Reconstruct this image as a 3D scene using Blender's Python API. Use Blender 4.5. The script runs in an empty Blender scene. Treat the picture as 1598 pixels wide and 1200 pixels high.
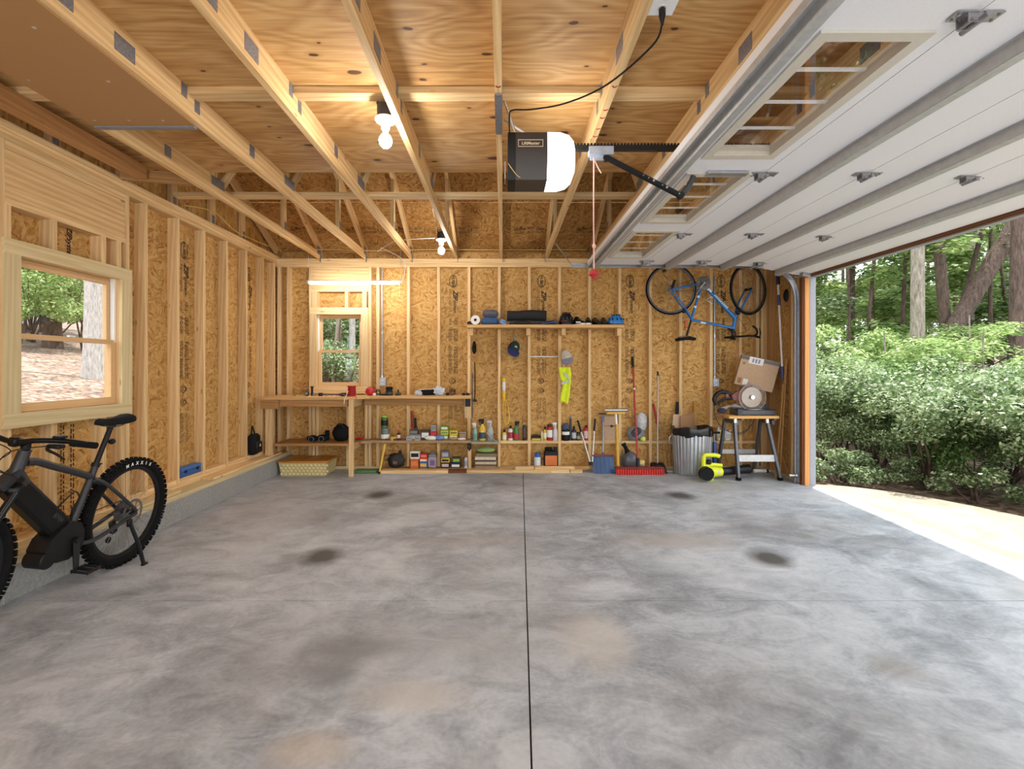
import bpy, math, random
import numpy as np
from mathutils import Vector, Matrix, Euler, Quaternion

SC = bpy.context.scene
COL = SC.collection
PI = math.pi
# ---------------------------------------------------------------- camera
F, CX, CY, H = 762.0, 785.0, 575.0, 1.354      # focal length / vanishing point in px, eye height in m
cam_d = bpy.data.cameras.new('camera'); cam = bpy.data.objects.new('camera', cam_d); COL.objects.link(cam)
cam_d.sensor_width = 36.0
cam_d.lens = F / 1598 * 36
cam_d.shift_x = (799 - CX) / 1598
cam_d.shift_y = -(600 - CY) / 1598
cam_d.clip_start = 0.02
cam.location = (0, 0, H); cam.rotation_euler = (PI / 2, 0, 0)
SC.camera = cam
# ---------------------------------------------------------------- world, sun, exposure
W = bpy.data.worlds.new('world'); SC.world = W; W.use_nodes = True
W.node_tree.nodes['Background'].inputs[0].default_value = (0.93, 0.97, 1.0, 1)
W.node_tree.nodes['Background'].inputs[1].default_value = 1.8
sun_d = bpy.data.lights.new('sun', 'SUN'); sun_d.energy = 3.4; sun_d.angle = 0.01; sun_d.color = (1, .95, .86)
sun = bpy.data.objects.new('sun', sun_d); COL.objects.link(sun); sun.location = (12, 12, 20)
sun.rotation_euler = Vector((-.153, -.146, -1)).to_track_quat('-Z', 'Y').to_euler()
VS = SC.view_settings
VS.view_transform = 'Standard'; VS.look = 'None'; VS.gamma = 1.0; VS.use_curve_mapping = False
VS.exposure = 0.9
SC.cycles.use_denoising = True
SC.cycles.max_bounces = 8; SC.cycles.diffuse_bounces = 4; SC.cycles.transparent_max_bounces = 12
SC.cycles.sample_clamp_indirect = 6.0

def at(px, py, Y):
    return Vector(((px - CX) * Y / F, Y, H - (py - CY) * Y / F))
def gnd(px, py):
    Y = F * H / (py - CY); return Vector(((px - CX) * Y / F, Y, 0))

# ---------------------------------------------------------------- material helpers
MATS = {}
def _nt(name):
    m = bpy.data.materials.new(name); m.use_nodes = True
    nt = m.node_tree; return m, nt, nt.nodes['Principled BSDF']
def node(nt, t, ins=None, **kw):
    n = nt.nodes.new(t)
    for k, v in kw.items(): setattr(n, k, v)
    for k, v in (ins or {}).items():
        if isinstance(v, bpy.types.NodeSocket): nt.links.new(v, n.inputs[k])
        else: n.inputs[k].default_value = v
    return n
def srgb(r, g, b):
    f = lambda c: (c / 255) / 12.92 if c / 255 <= .04045 else ((c / 255 + .055) / 1.055) ** 2.4
    return (f(r), f(g), f(b), 1)
def ramp(nt, fac, stops):
    n = node(nt, 'ShaderNodeValToRGB', {0: fac}); cr = n.color_ramp
    while len(cr.elements) < len(stops): cr.elements.new(.5)
    for e, (p, c) in zip(cr.elements, stops): e.position = p; e.color = c
    return n.outputs[0]
def mixc(nt, fac, a, b, mode='MIX'):
    n = node(nt, 'ShaderNodeMix', data_type='RGBA', blend_type=mode)
    for k, v in ((0, fac), (6, a), (7, b)):
        if isinstance(v, bpy.types.NodeSocket): nt.links.new(v, n.inputs[k])
        else: n.inputs[k].default_value = v
    return n.outputs[2]
def math_(nt, op, a, b=0.5):
    n = node(nt, 'ShaderNodeMath', operation=op)
    for k, v in ((0, a), (1, b)):
        if isinstance(v, bpy.types.NodeSocket): nt.links.new(v, n.inputs[k])
        else: n.inputs[k].default_value = v
    return n.outputs[0]
def objvec(nt, rnd=True):
    tc = node(nt, 'ShaderNodeTexCoord')
    if not rnd: return tc.outputs['Object'], None
    oi = node(nt, 'ShaderNodeObjectInfo')
    off = node(nt, 'ShaderNodeVectorMath', {0: oi.outputs['Random'], 1: (37.3, 19.1, 53.7)}, operation='MULTIPLY')
    add = node(nt, 'ShaderNodeVectorMath', {0: tc.outputs['Object'], 1: off.outputs[0]}, operation='ADD')
    return add.outputs[0], oi.outputs['Random']
def mapping(nt, vec, scale=(1, 1, 1), rot=(0, 0, 0)):
    return node(nt, 'ShaderNodeMapping', {0: vec, 2: rot, 3: scale}).outputs[0]

def M(name, rgb, rough=.55, metal=0.0, var=.10, scale=30, spec=.5, bump=0, trans=0, alpha=1, coat=0):
    """plain procedural material: colour with a slight noise"""
    if name in MATS: return MATS[name]
    m, nt, b = _nt(name)
    v, r = objvec(nt)
    n = node(nt, 'ShaderNodeTexNoise', {'Vector': v, 'Scale': scale, 'Detail': 4.0})
    c = srgb(*rgb)
    lo = tuple(x * (1 - var) for x in c[:3]) + (1,); hi = tuple(min(1, x * (1 + var)) for x in c[:3]) + (1,)
    nt.links.new(ramp(nt, n.outputs[0], [(.3, lo), (.7, hi)]), b.inputs['Base Color'])
    b.inputs['Roughness'].default_value = rough; b.inputs['Metallic'].default_value = metal
    b.inputs['Specular IOR Level'].default_value = spec
    b.inputs['Coat Weight'].default_value = coat
    if trans: b.inputs['Transmission Weight'].default_value = trans
    if alpha < 1: b.inputs['Alpha'].default_value = alpha
    if bump:
        bp = node(nt, 'ShaderNodeBump', {'Strength': bump, 'Distance': .01, 'Height': n.outputs[0]})
        nt.links.new(bp.outputs[0], b.inputs['Normal'])
    MATS[name] = m; return m

def wood(name, light, dark, knot=(70, 42, 22), ring=1.0, rough=.7, kn=.5, tint=.22, wv=.22):
    """sawn timber, grain along the local X axis"""
    m, nt, b = _nt(name)
    v, r = objvec(nt)
    g = node(nt, 'ShaderNodeTexNoise', {'Vector': mapping(nt, v, (1.2, 26, 26)), 'Scale': 2.2, 'Detail': 6.0, 'Roughness': .65})
    w = node(nt, 'ShaderNodeTexWave', {'Vector': mapping(nt, v, (.35, 9, 9)), 'Scale': 1.6 * ring, 'Distortion': 5.0, 'Detail': 3.0, 'Detail Scale': 1.2}, wave_type='BANDS', bands_direction='DIAGONAL')
    f = math_(nt, 'ADD', math_(nt, 'MULTIPLY', g.outputs[0], 1 - wv), math_(nt, 'MULTIPLY', w.outputs['Fac'], wv))
    c = ramp(nt, f, [(.20, srgb(*dark)), (.68, srgb(*light))])
    # knots
    vo = node(nt, 'ShaderNodeTexVoronoi', {'Vector': mapping(nt, v, (1.0, 3.2, 3.2)), 'Scale': 2.3, 'Randomness': 1.0})
    k = ramp(nt, vo.outputs['Distance'], [(.035, (1, 1, 1, 1)), (.085, (0, 0, 0, 1))])
    c = mixc(nt, math_(nt, 'MULTIPLY', k, kn), c, srgb(*knot))
    # board to board tone
    hs = node(nt, 'ShaderNodeHueSaturation', {'Color': c, 'Value': math_(nt, 'ADD', math_(nt, 'MULTIPLY', r, tint), 1 - tint * .5)})
    nt.links.new(hs.outputs[0], b.inputs['Base Color'])
    b.inputs['Roughness'].default_value = rough; b.inputs['Specular IOR Level'].default_value = .25
    bp = node(nt, 'ShaderNodeBump', {'Strength': .15, 'Distance': .004, 'Height': g.outputs[0]})
    nt.links.new(bp.outputs[0], b.inputs['Normal'])
    MATS[name] = m; return m

def osb(name, cols, rough=.75):
    """strand board; the sheet lies in its local XZ plane"""
    m, nt, b = _nt(name)
    v, r = objvec(nt)
    nz = node(nt, 'ShaderNodeTexNoise', {'Vector': v, 'Scale': 5.0, 'Detail': 2.0})
    vv = node(nt, 'ShaderNodeVectorMath', {0: v, 1: math_(nt, 'MULTIPLY', nz.outputs[0], .012)}, operation='ADD').outputs[0]
    outs = []
    for k, a in enumerate((.35, 1.35, 2.3, 2.95)):
        o = mapping(nt, vv, (1, 1, 1), (0, a, 0))
        o = mapping(nt, o, (12 + k, 3, 46 + 5 * k))
        vo = node(nt, 'ShaderNodeTexVoronoi', {'Vector': o, 'Scale': 1.0, 'Randomness': 1.0})
        sp = node(nt, 'ShaderNodeSeparateColor', {0: vo.outputs['Color']})
        outs.append(sp.outputs[0])
    sel = node(nt, 'ShaderNodeTexVoronoi', {'Vector': vv, 'Scale': 17.0})
    ss = node(nt, 'ShaderNodeSeparateColor', {0: sel.outputs['Color']})
    f = outs[0]
    for k, th in ((1, .3), (2, .55), (3, .78)):
        n = node(nt, 'ShaderNodeMix', {0: math_(nt, 'GREATER_THAN', ss.outputs[1], th), 2: f, 3: outs[k]}, data_type='FLOAT'); f = n.outputs[0]
    fine = node(nt, 'ShaderNodeTexNoise', {'Vector': v, 'Scale': 60.0, 'Detail': 5.0})
    f2 = math_(nt, 'ADD', math_(nt, 'MULTIPLY', f, .55), math_(nt, 'MULTIPLY', fine.outputs[0], .45))
    c = ramp(nt, f2, [(.17, srgb(*cols[0])), (.29, srgb(*cols[1])), (.52, srgb(*cols[2])), (.82, srgb(*cols[3]))])
    hs = node(nt, 'ShaderNodeHueSaturation', {'Color': c, 'Value': math_(nt, 'ADD', math_(nt, 'MULTIPLY', r, .14), .93)})
    nt.links.new(hs.outputs[0], b.inputs['Base Color'])
    b.inputs['Roughness'].default_value = rough; b.inputs['Specular IOR Level'].default_value = .25
    bp = node(nt, 'ShaderNodeBump', {'Strength': .3, 'Distance': .004, 'Height': f2}); nt.links.new(bp.outputs[0], b.inputs['Normal'])
    MATS[name] = m; return m

def plywood(name):
    m, nt, b = _nt(name)
    v, r = objvec(nt)
    nz = node(nt, 'ShaderNodeTexNoise', {'Vector': mapping(nt, v, (.55, 1.5, 1.5)), 'Scale': 1.5, 'Detail': 2.5, 'Roughness': .45})
    rings = math_(nt, 'FRACT', math_(nt, 'MULTIPLY', nz.outputs[0], 17.0))
    tri = math_(nt, 'ABSOLUTE', math_(nt, 'SUBTRACT', rings, .5))
    g = node(nt, 'ShaderNodeTexNoise', {'Vector': mapping(nt, v, (1.6, 30, 30)), 'Scale': 2.0, 'Detail': 5.0})
    bl = node(nt, 'ShaderNodeTexNoise', {'Vector': mapping(nt, v, (.7, 1.8, 1)), 'Scale': 1.6, 'Detail': 2.0})
    f = math_(nt, 'ADD', math_(nt, 'MULTIPLY', tri, .30), math_(nt, 'ADD', math_(nt, 'MULTIPLY', g.outputs[0], .45), math_(nt, 'MULTIPLY', bl.outputs[0], .42)))
    c = ramp(nt, f, [(.28, srgb(152, 106, 58)), (.45, srgb(186, 140, 84)), (.60, srgb(206, 164, 108)), (.78, srgb(222, 186, 134))])
    kz = node(nt, 'ShaderNodeTexNoise', {'Vector': v, 'Scale': 9.0, 'Detail': 2.0})
    kv = node(nt, 'ShaderNodeVectorMath', {0: mapping(nt, v, (1.0, 2.0, 1)), 1: node(nt, 'ShaderNodeVectorMath', {0: kz.outputs['Color'], 1: (.05, .05, 0)}, operation='MULTIPLY').outputs[0]}, operation='ADD').outputs[0]
    vo = node(nt, 'ShaderNodeTexVoronoi', {'Vector': kv, 'Scale': 2.3, 'Randomness': 1.0}, voronoi_dimensions='2D')
    _kr = node(nt, 'ShaderNodeSeparateColor', {0: vo.outputs['Color']}).outputs[1]
    _kd = math_(nt, 'MULTIPLY', vo.outputs['Distance'], math_(nt, 'ADD', math_(nt, 'MULTIPLY', _kr, 2.4), .75))
    halo = ramp(nt, _kd, [(.08, (1, 1, 1, 1)), (.24, (0, 0, 0, 1))])
    k = ramp(nt, _kd, [(.075, (1, 1, 1, 1)), (.095, (0, 0, 0, 1))])
    sel = node(nt, 'ShaderNodeSeparateColor', {0: vo.outputs['Color']}).outputs[0]
    on = math_(nt, 'GREATER_THAN', sel, .45)
    c = mixc(nt, math_(nt, 'MULTIPLY', math_(nt, 'MULTIPLY', halo, .35), on), c, srgb(150, 92, 42))
    c = mixc(nt, math_(nt, 'MULTIPLY', math_(nt, 'MULTIPLY', k, .9), on), c, srgb(58, 34, 20))
    hs = node(nt, 'ShaderNodeHueSaturation', {'Color': c, 'Value': math_(nt, 'ADD', math_(nt, 'MULTIPLY', r, .16), .90)})
    nt.links.new(hs.outputs[0], b.inputs['Base Color'])
    b.inputs['Roughness'].default_value = .6; b.inputs['Specular IOR Level'].default_value = .3
    MATS[name] = m; return m

def emis(name, rgb, strength):
    m, nt, b = _nt(name)
    b.inputs['Base Color'].default_value = (.9, .9, .9, 1)
    b.inputs['Emission Color'].default_value = tuple(rgb) + (1,)
    b.inputs['Emission Strength'].default_value = strength
    MATS[name] = m; return m

def glass(name, tint=(1, 1, 1), gl=.06):
    m, nt, b = _nt(name)
    tr = node(nt, 'ShaderNodeBsdfTransparent', {0: tuple(tint) + (1,)})
    gs = node(nt, 'ShaderNodeBsdfGlossy', {0: (1, 1, 1, 1), 1: .02})
    lw = node(nt, 'ShaderNodeLayerWeight', {0: .5})
    fr = math_(nt, 'ADD', math_(nt, 'MULTIPLY', math_(nt, 'POWER', lw.outputs['Facing'], 5.0), .8), .03)
    mx = node(nt, 'ShaderNodeMixShader', {0: fr, 1: tr.outputs[0], 2: gs.outputs[0]})
    nt.links.new(mx.outputs[0], nt.nodes['Material Output'].inputs[0])
    MATS[name] = m; return m

def leafmat(name, cols, trans=.35, rough=.45):
    m, nt, b = _nt(name)
    geo = node(nt, 'ShaderNodeNewGeometry')
    c = ramp(nt, geo.outputs['Random Per Island'], [(0, srgb(*cols[0])), (.5, srgb(*cols[1])), (1, srgb(*cols[2]))])
    nt.links.new(c, b.inputs['Base Color']); b.inputs['Roughness'].default_value = rough
    tr = node(nt, 'ShaderNodeBsdfTranslucent', {0: c})
    mx = node(nt, 'ShaderNodeMixShader', {0: trans, 1: b.outputs[0], 2: tr.outputs[0]})
    nt.links.new(mx.outputs[0], nt.nodes['Material Output'].inputs[0])
    MATS[name] = m; return m

def bark(name, a, bcol, sc=1.0):
    m, nt, b = _nt(name)
    v, r = objvec(nt)
    n = node(nt, 'ShaderNodeTexNoise', {'Vector': mapping(nt, v, (14 * sc, 14 * sc, 2.5 * sc)), 'Scale': 2.0, 'Detail': 6.0, 'Roughness': .7})
    nt.links.new(ramp(nt, n.outputs[0], [(.35, srgb(*a)), (.65, srgb(*bcol))]), b.inputs['Base Color'])
    b.inputs['Roughness'].default_value = .9
    bp = node(nt, 'ShaderNodeBump', {'Strength': .8, 'Distance': .03, 'Height': n.outputs[0]}); nt.links.new(bp.outputs[0], b.inputs['Normal'])
    MATS[name] = m; return m

# ---------------------------------------------------------------- mesh helpers
def cr(pts, k=6, closed=False):
    """Catmull-Rom through the points"""
    P = [Vector(p) for p in pts]; n = len(P); out = []
    rng = range(n) if closed else range(n - 1)
    for i in rng:
        g = lambda j: P[j % n] if closed else P[min(max(j, 0), n - 1)]
        a, b, c, d = g(i - 1), g(i), g(i + 1), g(i + 2)
        for s in range(k):
            t = s / k
            out.append(.5 * ((2 * b) + (c - a) * t + (2 * a - 5 * b + 4 * c - d) * t * t + (3 * b - a - 3 * c + d) * t ** 3))
    if not closed: out.append(P[-1])
    return out

class MB:
    def __init__(s): s.v = []; s.f = []
    def add(s, vs, fs, T=None):
        o = len(s.v)
        for p in vs:
            p = Vector(p); s.v.append(T @ p if T is not None else p)
        s.f += [tuple(i + o for i in f) for f in fs]; return s
    def box(s, c, d, rot=None, T=None):
        c = Vector(c); x, y, z = d[0] / 2, d[1] / 2, d[2] / 2
        vs = [Vector((i * x, j * y, k * z)) for i in (-1, 1) for j in (-1, 1) for k in (-1, 1)]
        if rot is not None:
            q = Euler(rot).to_matrix(); vs = [q @ p for p in vs]
        return s.add([p + c for p in vs], [(0, 1, 3, 2), (4, 6, 7, 5), (0, 4, 5, 1), (2, 3, 7, 6), (0, 2, 6, 4), (1, 5, 7, 3)], T)
    def box2(s, a, b, T=None):
        return s.box([(a[i] + b[i]) / 2 for i in range(3)], [abs(b[i] - a[i]) for i in range(3)], T=T)
    def rbox(s, c, d, r=.01, T=None, rot=None):
        """box with chamfered edges"""
        c = Vector(c); hx, hy, hz = d[0] / 2, d[1] / 2, d[2] / 2; r = min(r, hx * .95, hy * .95, hz * .95)
        vs = []; idx = {}
        for i in (-1, 1):
            for j in (-1, 1):
                for k in (-1, 1):
                    for ax in range(3):
                        p = [i * (hx - r), j * (hy - r), k * (hz - r)]
                        p[ax] = (i, j, k)[ax] * (hx, hy, hz)[ax]
                        idx[(i, j, k, ax)] = len(vs); vs.append(Vector(p))
        fs = []
        I = lambda i, j, k, ax: idx[(i, j, k, ax)]
        for sg in (-1, 1):
            fs.append([I(sg, -1, -1, 0), I(sg, 1, -1, 0), I(sg, 1, 1, 0), I(sg, -1, 1, 0)][::sg])
            fs.append([I(-1, sg, -1, 1), I(-1, sg, 1, 1), I(1, sg, 1, 1), I(1, sg, -1, 1)][::sg])
            fs.append([I(-1, -1, sg, 2), I(1, -1, sg, 2), I(1, 1, sg, 2), I(-1, 1, sg, 2)][::sg])
        for a in (-1, 1):
            for b_ in (-1, 1):
                fs.append([I(a, b_, -1, 0), I(a, b_, 1, 0), I(a, b_, 1, 1), I(a, b_, -1, 1)][::-1 if a * b_ > 0 else 1])
                fs.append([I(a, -1, b_, 0), I(a, 1, b_, 0), I(a, 1, b_, 2), I(a, -1, b_, 2)][::1 if a * b_ > 0 else -1])
                fs.append([I(-1, a, b_, 1), I(1, a, b_, 1), I(1, a, b_, 2), I(-1, a, b_, 2)][::-1 if a * b_ > 0 else 1])
                for c_ in (-1, 1):
                    fs.append([I(a, b_, c_, 0), I(a, b_, c_, 1), I(a, b_, c_, 2)][::1 if a * b_ * c_ > 0 else -1])
        if rot is not None:
            q = Euler(rot).to_matrix(); vs = [q @ p for p in vs]
        return s.add([p + c for p in vs], fs, T)
    def tube(s, pts, r, n=8, closed=False, caps=True, T=None, flat=1.0):
        P = [Vector(p) for p in pts]; m = len(P)
        rs = r if isinstance(r, (list, tuple)) else [r] * m
        vs = []; up = None
        for i in range(m):
            if closed: d = P[(i + 1) % m] - P[i - 1]
            else: d = P[min(i + 1, m - 1)] - P[max(i - 1, 0)]
            if d.length < 1e-9: d = Vector((0, 0, 1))
            d.normalize()
            if up is None:
                up = Vector((0, 0, 1)) if abs(d.z) < .9 else Vector((1, 0, 0))
            a = up - d * up.dot(d)
            if a.length < 1e-6: a = d.orthogonal()
            a.normalize(); up = a; b_ = d.cross(a)
            for k in range(n):
                t = 2 * PI * k / n
                vs.append(P[i] + (a * math.cos(t) * flat + b_ * math.sin(t)) * rs[i])
        fs = []
        for i in range(m if closed else m - 1):
            j = (i + 1) % m
            for k in range(n):
                l = (k + 1) % n
                fs.append((i * n + k, j * n + k, j * n + l, i * n + l)[::-1])
        if caps and not closed:
            fs.append(tuple(range(n))); fs.append(tuple(range((m - 1) * n, m * n))[::-1])
        return s.add(vs, fs, T)
    def cyl(s, p0, p1, r0, r1=None, n=12, caps=True, T=None):
        return s.tube([p0, p1], [r0, r0 if r1 is None else r1], n, caps=caps, T=T)
    def lathe(s, prof, n=16, c=(0, 0, 0), T=None, axis='z', closed=False):
        c = Vector(c); vs = []
        for (r, z) in prof:
            for k in range(n):
                t = 2 * PI * k / n; a, b_ = r * math.cos(t), r * math.sin(t)
                p = {'z': (a, b_, z), 'y': (a, z, b_), 'x': (z, a, b_)}[axis]
                vs.append(c + Vector(p))
        fs = []; m = len(prof)
        for i in range(m if closed else m - 1):
            j = (i + 1) % m
            for k in range(n):
                l = (k + 1) % n; q = (i * n + k, i * n + l, j * n + l, j * n + k)
                fs.append(q if axis != 'y' else q[::-1])
        if not closed:
            for i, fl in ((0, True), (m - 1, False)):
                if prof[i][0] > 1e-5:
                    q = tuple(range(i * n, i * n + n)); q = q[::-1] if fl else q
                    fs.append(q if axis != 'y' else q[::-1])
        return s.add(vs, fs, T)
    def ell(s, c, rad, nu=14, nv=9, T=None, z0=-1.0, z1=1.0):
        prof = []
        for i in range(nv + 1):
            zz = z0 + (z1 - z0) * i / nv
            t = math.asin(max(-1, min(1, zz))) if (z0 > -1 or z1 < 1) else -PI / 2 + PI * i / nv
            prof.append((max(math.cos(t), 1e-4), math.sin(t)))
        T2 = Matrix.Translation(Vector(c)) @ Matrix.Diagonal((rad[0], rad[1], rad[2], 1))
        return s.lathe(prof, nu, T=(T @ T2 if T is not None else T2))
    def torus(s, c, R, r, axis='y', n=40, m=8, a0=0, a1=2 * PI):
        full = abs(a1 - a0 - 2 * PI) < 1e-6; pts = []
        k = n if full else n + 1
        for i in range(k):
            t = a0 + (a1 - a0) * i / n; a, b_ = R * math.cos(t), R * math.sin(t)
            pts.append(Vector(c) + Vector({'y': (a, 0, b_), 'z': (a, b_, 0), 'x': (0, a, b_)}[axis]))
        return s.tube(pts, r, m, closed=full)
    def prism(s, poly, d, T=None, z0=0):
        n = len(poly)
        vs = [(x, y, z0) for x, y in poly] + [(x, y, z0 + d) for x, y in poly]
        fs = [tuple(range(n))[::-1], tuple(range(n, 2 * n))] + [(i, (i + 1) % n, n + (i + 1) % n, n + i) for i in range(n)]
        return s.add(vs, fs, T)
    def grid(s, nu, nv, fn, T=None):
        vs = [fn(i / nu, j / nv) for i in range(nu + 1) for j in range(nv + 1)]
        fs = [(i * (nv + 1) + j, (i + 1) * (nv + 1) + j, (i + 1) * (nv + 1) + j + 1, i * (nv + 1) + j + 1) for i in range(nu) for j in range(nv)]
        return s.add(vs, fs, T)
    def mesh(s, name, mat, smooth=True, angle=38):
        me = bpy.data.meshes.new(name); me.from_pydata([tuple(p) for p in s.v], [], s.f)
        me.materials.append(mat)
        if smooth:
            me.polygons.foreach_set('use_smooth', [True] * len(me.polygons))
            me.set_sharp_from_angle(angle=math.radians(angle))
        return me
    def obj(s, name, mat, parent=None, loc=(0, 0, 0), rot=(0, 0, 0), smooth=True, angle=38):
        return link(name, s.mesh(name, mat, smooth, angle), parent, loc, rot)

def link(name, data, parent=None, loc=(0, 0, 0), rot=(0, 0, 0)):
    o = bpy.data.objects.new(name, data); COL.objects.link(o)
    o.location = loc; o.rotation_euler = rot
    if parent is not None: o.parent = parent
    return o
def tag(o, label, cat, group=None, kind=None):
    o['label'] = label; o['category'] = cat
    if group: o['group'] = group
    if kind: o['kind'] = kind
    return o
def thing(name, label, cat, loc=(0, 0, 0), rot=(0, 0, 0), group=None, kind=None):
    o = link(name, None, None, loc, rot); o.empty_display_size = .1
    return tag(o, label, cat, group, kind)

_BM = {}
def board(name, a, b, parent, mat, axis=None, off=None):
    """rectangular stick between two corners; grain runs along its length (shared meshes)"""
    off = Vector(off) if off is not None else (parent.location if parent is not None else Vector())
    d = [abs(b[i] - a[i]) for i in range(3)]; c = Vector([(a[i] + b[i]) / 2 for i in range(3)]) - off
    ax = axis if axis is not None else d.index(max(d))
    dim = {0: (d[0], d[1], d[2]), 1: (d[1], d[0], d[2]), 2: (d[2], d[1], d[0])}[ax]
    rot = {0: (0, 0, 0), 1: (0, 0, PI / 2), 2: (0, -PI / 2, 0)}[ax]
    return link(name, _bmesh(dim, mat), parent, c, rot)
def _bmesh(dim, mat):
    k = tuple(round(x, 3) for x in dim) + (mat.name,)
    if k not in _BM: _BM[k] = MB().box((0, 0, 0), dim).mesh('board', mat, False)
    return _BM[k]
def beam(name, p0, p1, w, t, parent, mat, up=(0, 0, 1)):
    """slanted stick from p0 to p1; w = size along 'up', t = the other one"""
    off = parent.location if parent is not None else Vector()
    p0, p1 = Vector(p0), Vector(p1); d = p1 - p0; L = d.length; x = d.normalized()
    z = Vector(up); z = (z - x * z.dot(x)).normalized(); y = z.cross(x)
    o = link(name, _bmesh((L, t, w), mat), parent)
    o.rotation_euler = Matrix((x, y, z)).transposed().to_euler(); o.location = (p0 + p1) / 2 - off
    return o
def panel(name, a, b, parent, mat, nrm):
    """sheet whose local XZ plane is the board face; nrm = world axis of the thickness"""
    d = [abs(b[i] - a[i]) for i in range(3)]; c = Vector([(a[i] + b[i]) / 2 for i in range(3)])
    if nrm == 1: dim, rot = (d[0], d[1], d[2]), (0, 0, 0)
    elif nrm == 0: dim, rot = (d[1], d[0], d[2]), (0, 0, PI / 2)
    else: dim, rot = (d[0], d[2], d[1]), (PI / 2, 0, 0)
    return link(name, _bmesh(dim, mat), parent, c - (parent.location if parent else Vector()), rot)

_TX = {}
def textmesh(s, size, mat, shear=0, off=0.0, ext=.0006, sx=1.0):
    k = (s, round(size, 4), mat.name, shear, off, sx)
    if k in _TX: return _TX[k]
    cu = bpy.data.curves.new('lettering', 'FONT'); cu.body = s; cu.size = size; cu.shear = shear; cu.offset = off
    cu.align_x = 'CENTER'; cu.align_y = 'CENTER'; cu.extrude = ext; cu.resolution_u = 2
    t = bpy.data.objects.new('t', cu)
    me = bpy.data.meshes.new_from_object(t); bpy.data.objects.remove(t)
    if sx != 1.0: me.transform(Matrix.Diagonal((sx, 1, 1, 1)))
    me.materials.clear(); me.materials.append(mat); me.name = 'lettering'
    _TX[k] = me; return me
# ---------------------------------------------------------------- materials
PINE = wood('pine_stud', (234, 204, 154), (204, 162, 108))
PINE2 = wood('pine_truss', (232, 200, 148), (200, 156, 100), kn=.6)
PINED = wood('pine_dark', (190, 146, 94), (158, 114, 66))
TREAT = wood('treated_pine', (220, 202, 158), (198, 176, 128))
CLEAR = wood('window_pine', (220, 184, 136), (212, 174, 124), kn=.06, tint=.08, wv=0)
BENCH = wood('bench_board', (224, 182, 124), (192, 146, 90))
BROWN = wood('brown_wood', (120, 74, 40), (84, 48, 24))
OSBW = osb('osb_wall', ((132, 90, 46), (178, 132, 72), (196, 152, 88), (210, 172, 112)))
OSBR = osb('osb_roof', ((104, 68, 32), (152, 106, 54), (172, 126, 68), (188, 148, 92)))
PLY = plywood('ceiling_plywood')
HARD = M('hardboard', (172, 130, 84), .75, var=.06, scale=160)
INK = M('print_ink', (34, 26, 20), .8)
RED_INK = M('red_crayon', (196, 72, 52), .8)
GALV = M('galvanised_steel', (178, 182, 188), .38, .85, var=.12, scale=18)
PLATE = M('truss_plate_steel', (142, 144, 152), .5, .6, var=.25, scale=90)
STRUT = M('strut_steel', (186, 187, 186), .45, .45, var=.08)
ALU = M('aluminium', (205, 208, 212), .3, .9, var=.05)
WHITE = M('door_white', (232, 233, 236), .5, var=.03, scale=220, bump=.08)
WPLAS = M('white_plastic', (236, 236, 234), .4, var=.02)
BEIGE = M('frame_beige', (206, 200, 186), .45, var=.03)
BLACK = M('black_plastic', (19, 19, 21), .5, var=.15, spec=.35)
BLACKM = M('black_matte', (22, 23, 25), .8, var=.15, spec=.2)
RUBBER = M('rubber', (15, 15, 16), .85, var=.2, spec=.2)
DGREY = M('dark_grey', (62, 64, 68), .55, var=.08)
GREY = M('grey', (130, 132, 136), .55, var=.08)
GREYT = M('grey_trim', (150, 154, 164), .6, var=.08, scale=60)
CARD = M('cardboard', (190, 160, 130), .85, var=.06, scale=40)
CARDD = M('cardboard_dark', (150, 112, 78), .85, var=.06)
PAPER = M('paper', (232, 230, 224), .8, var=.03)
GLASS = glass('window_glass')

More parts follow.
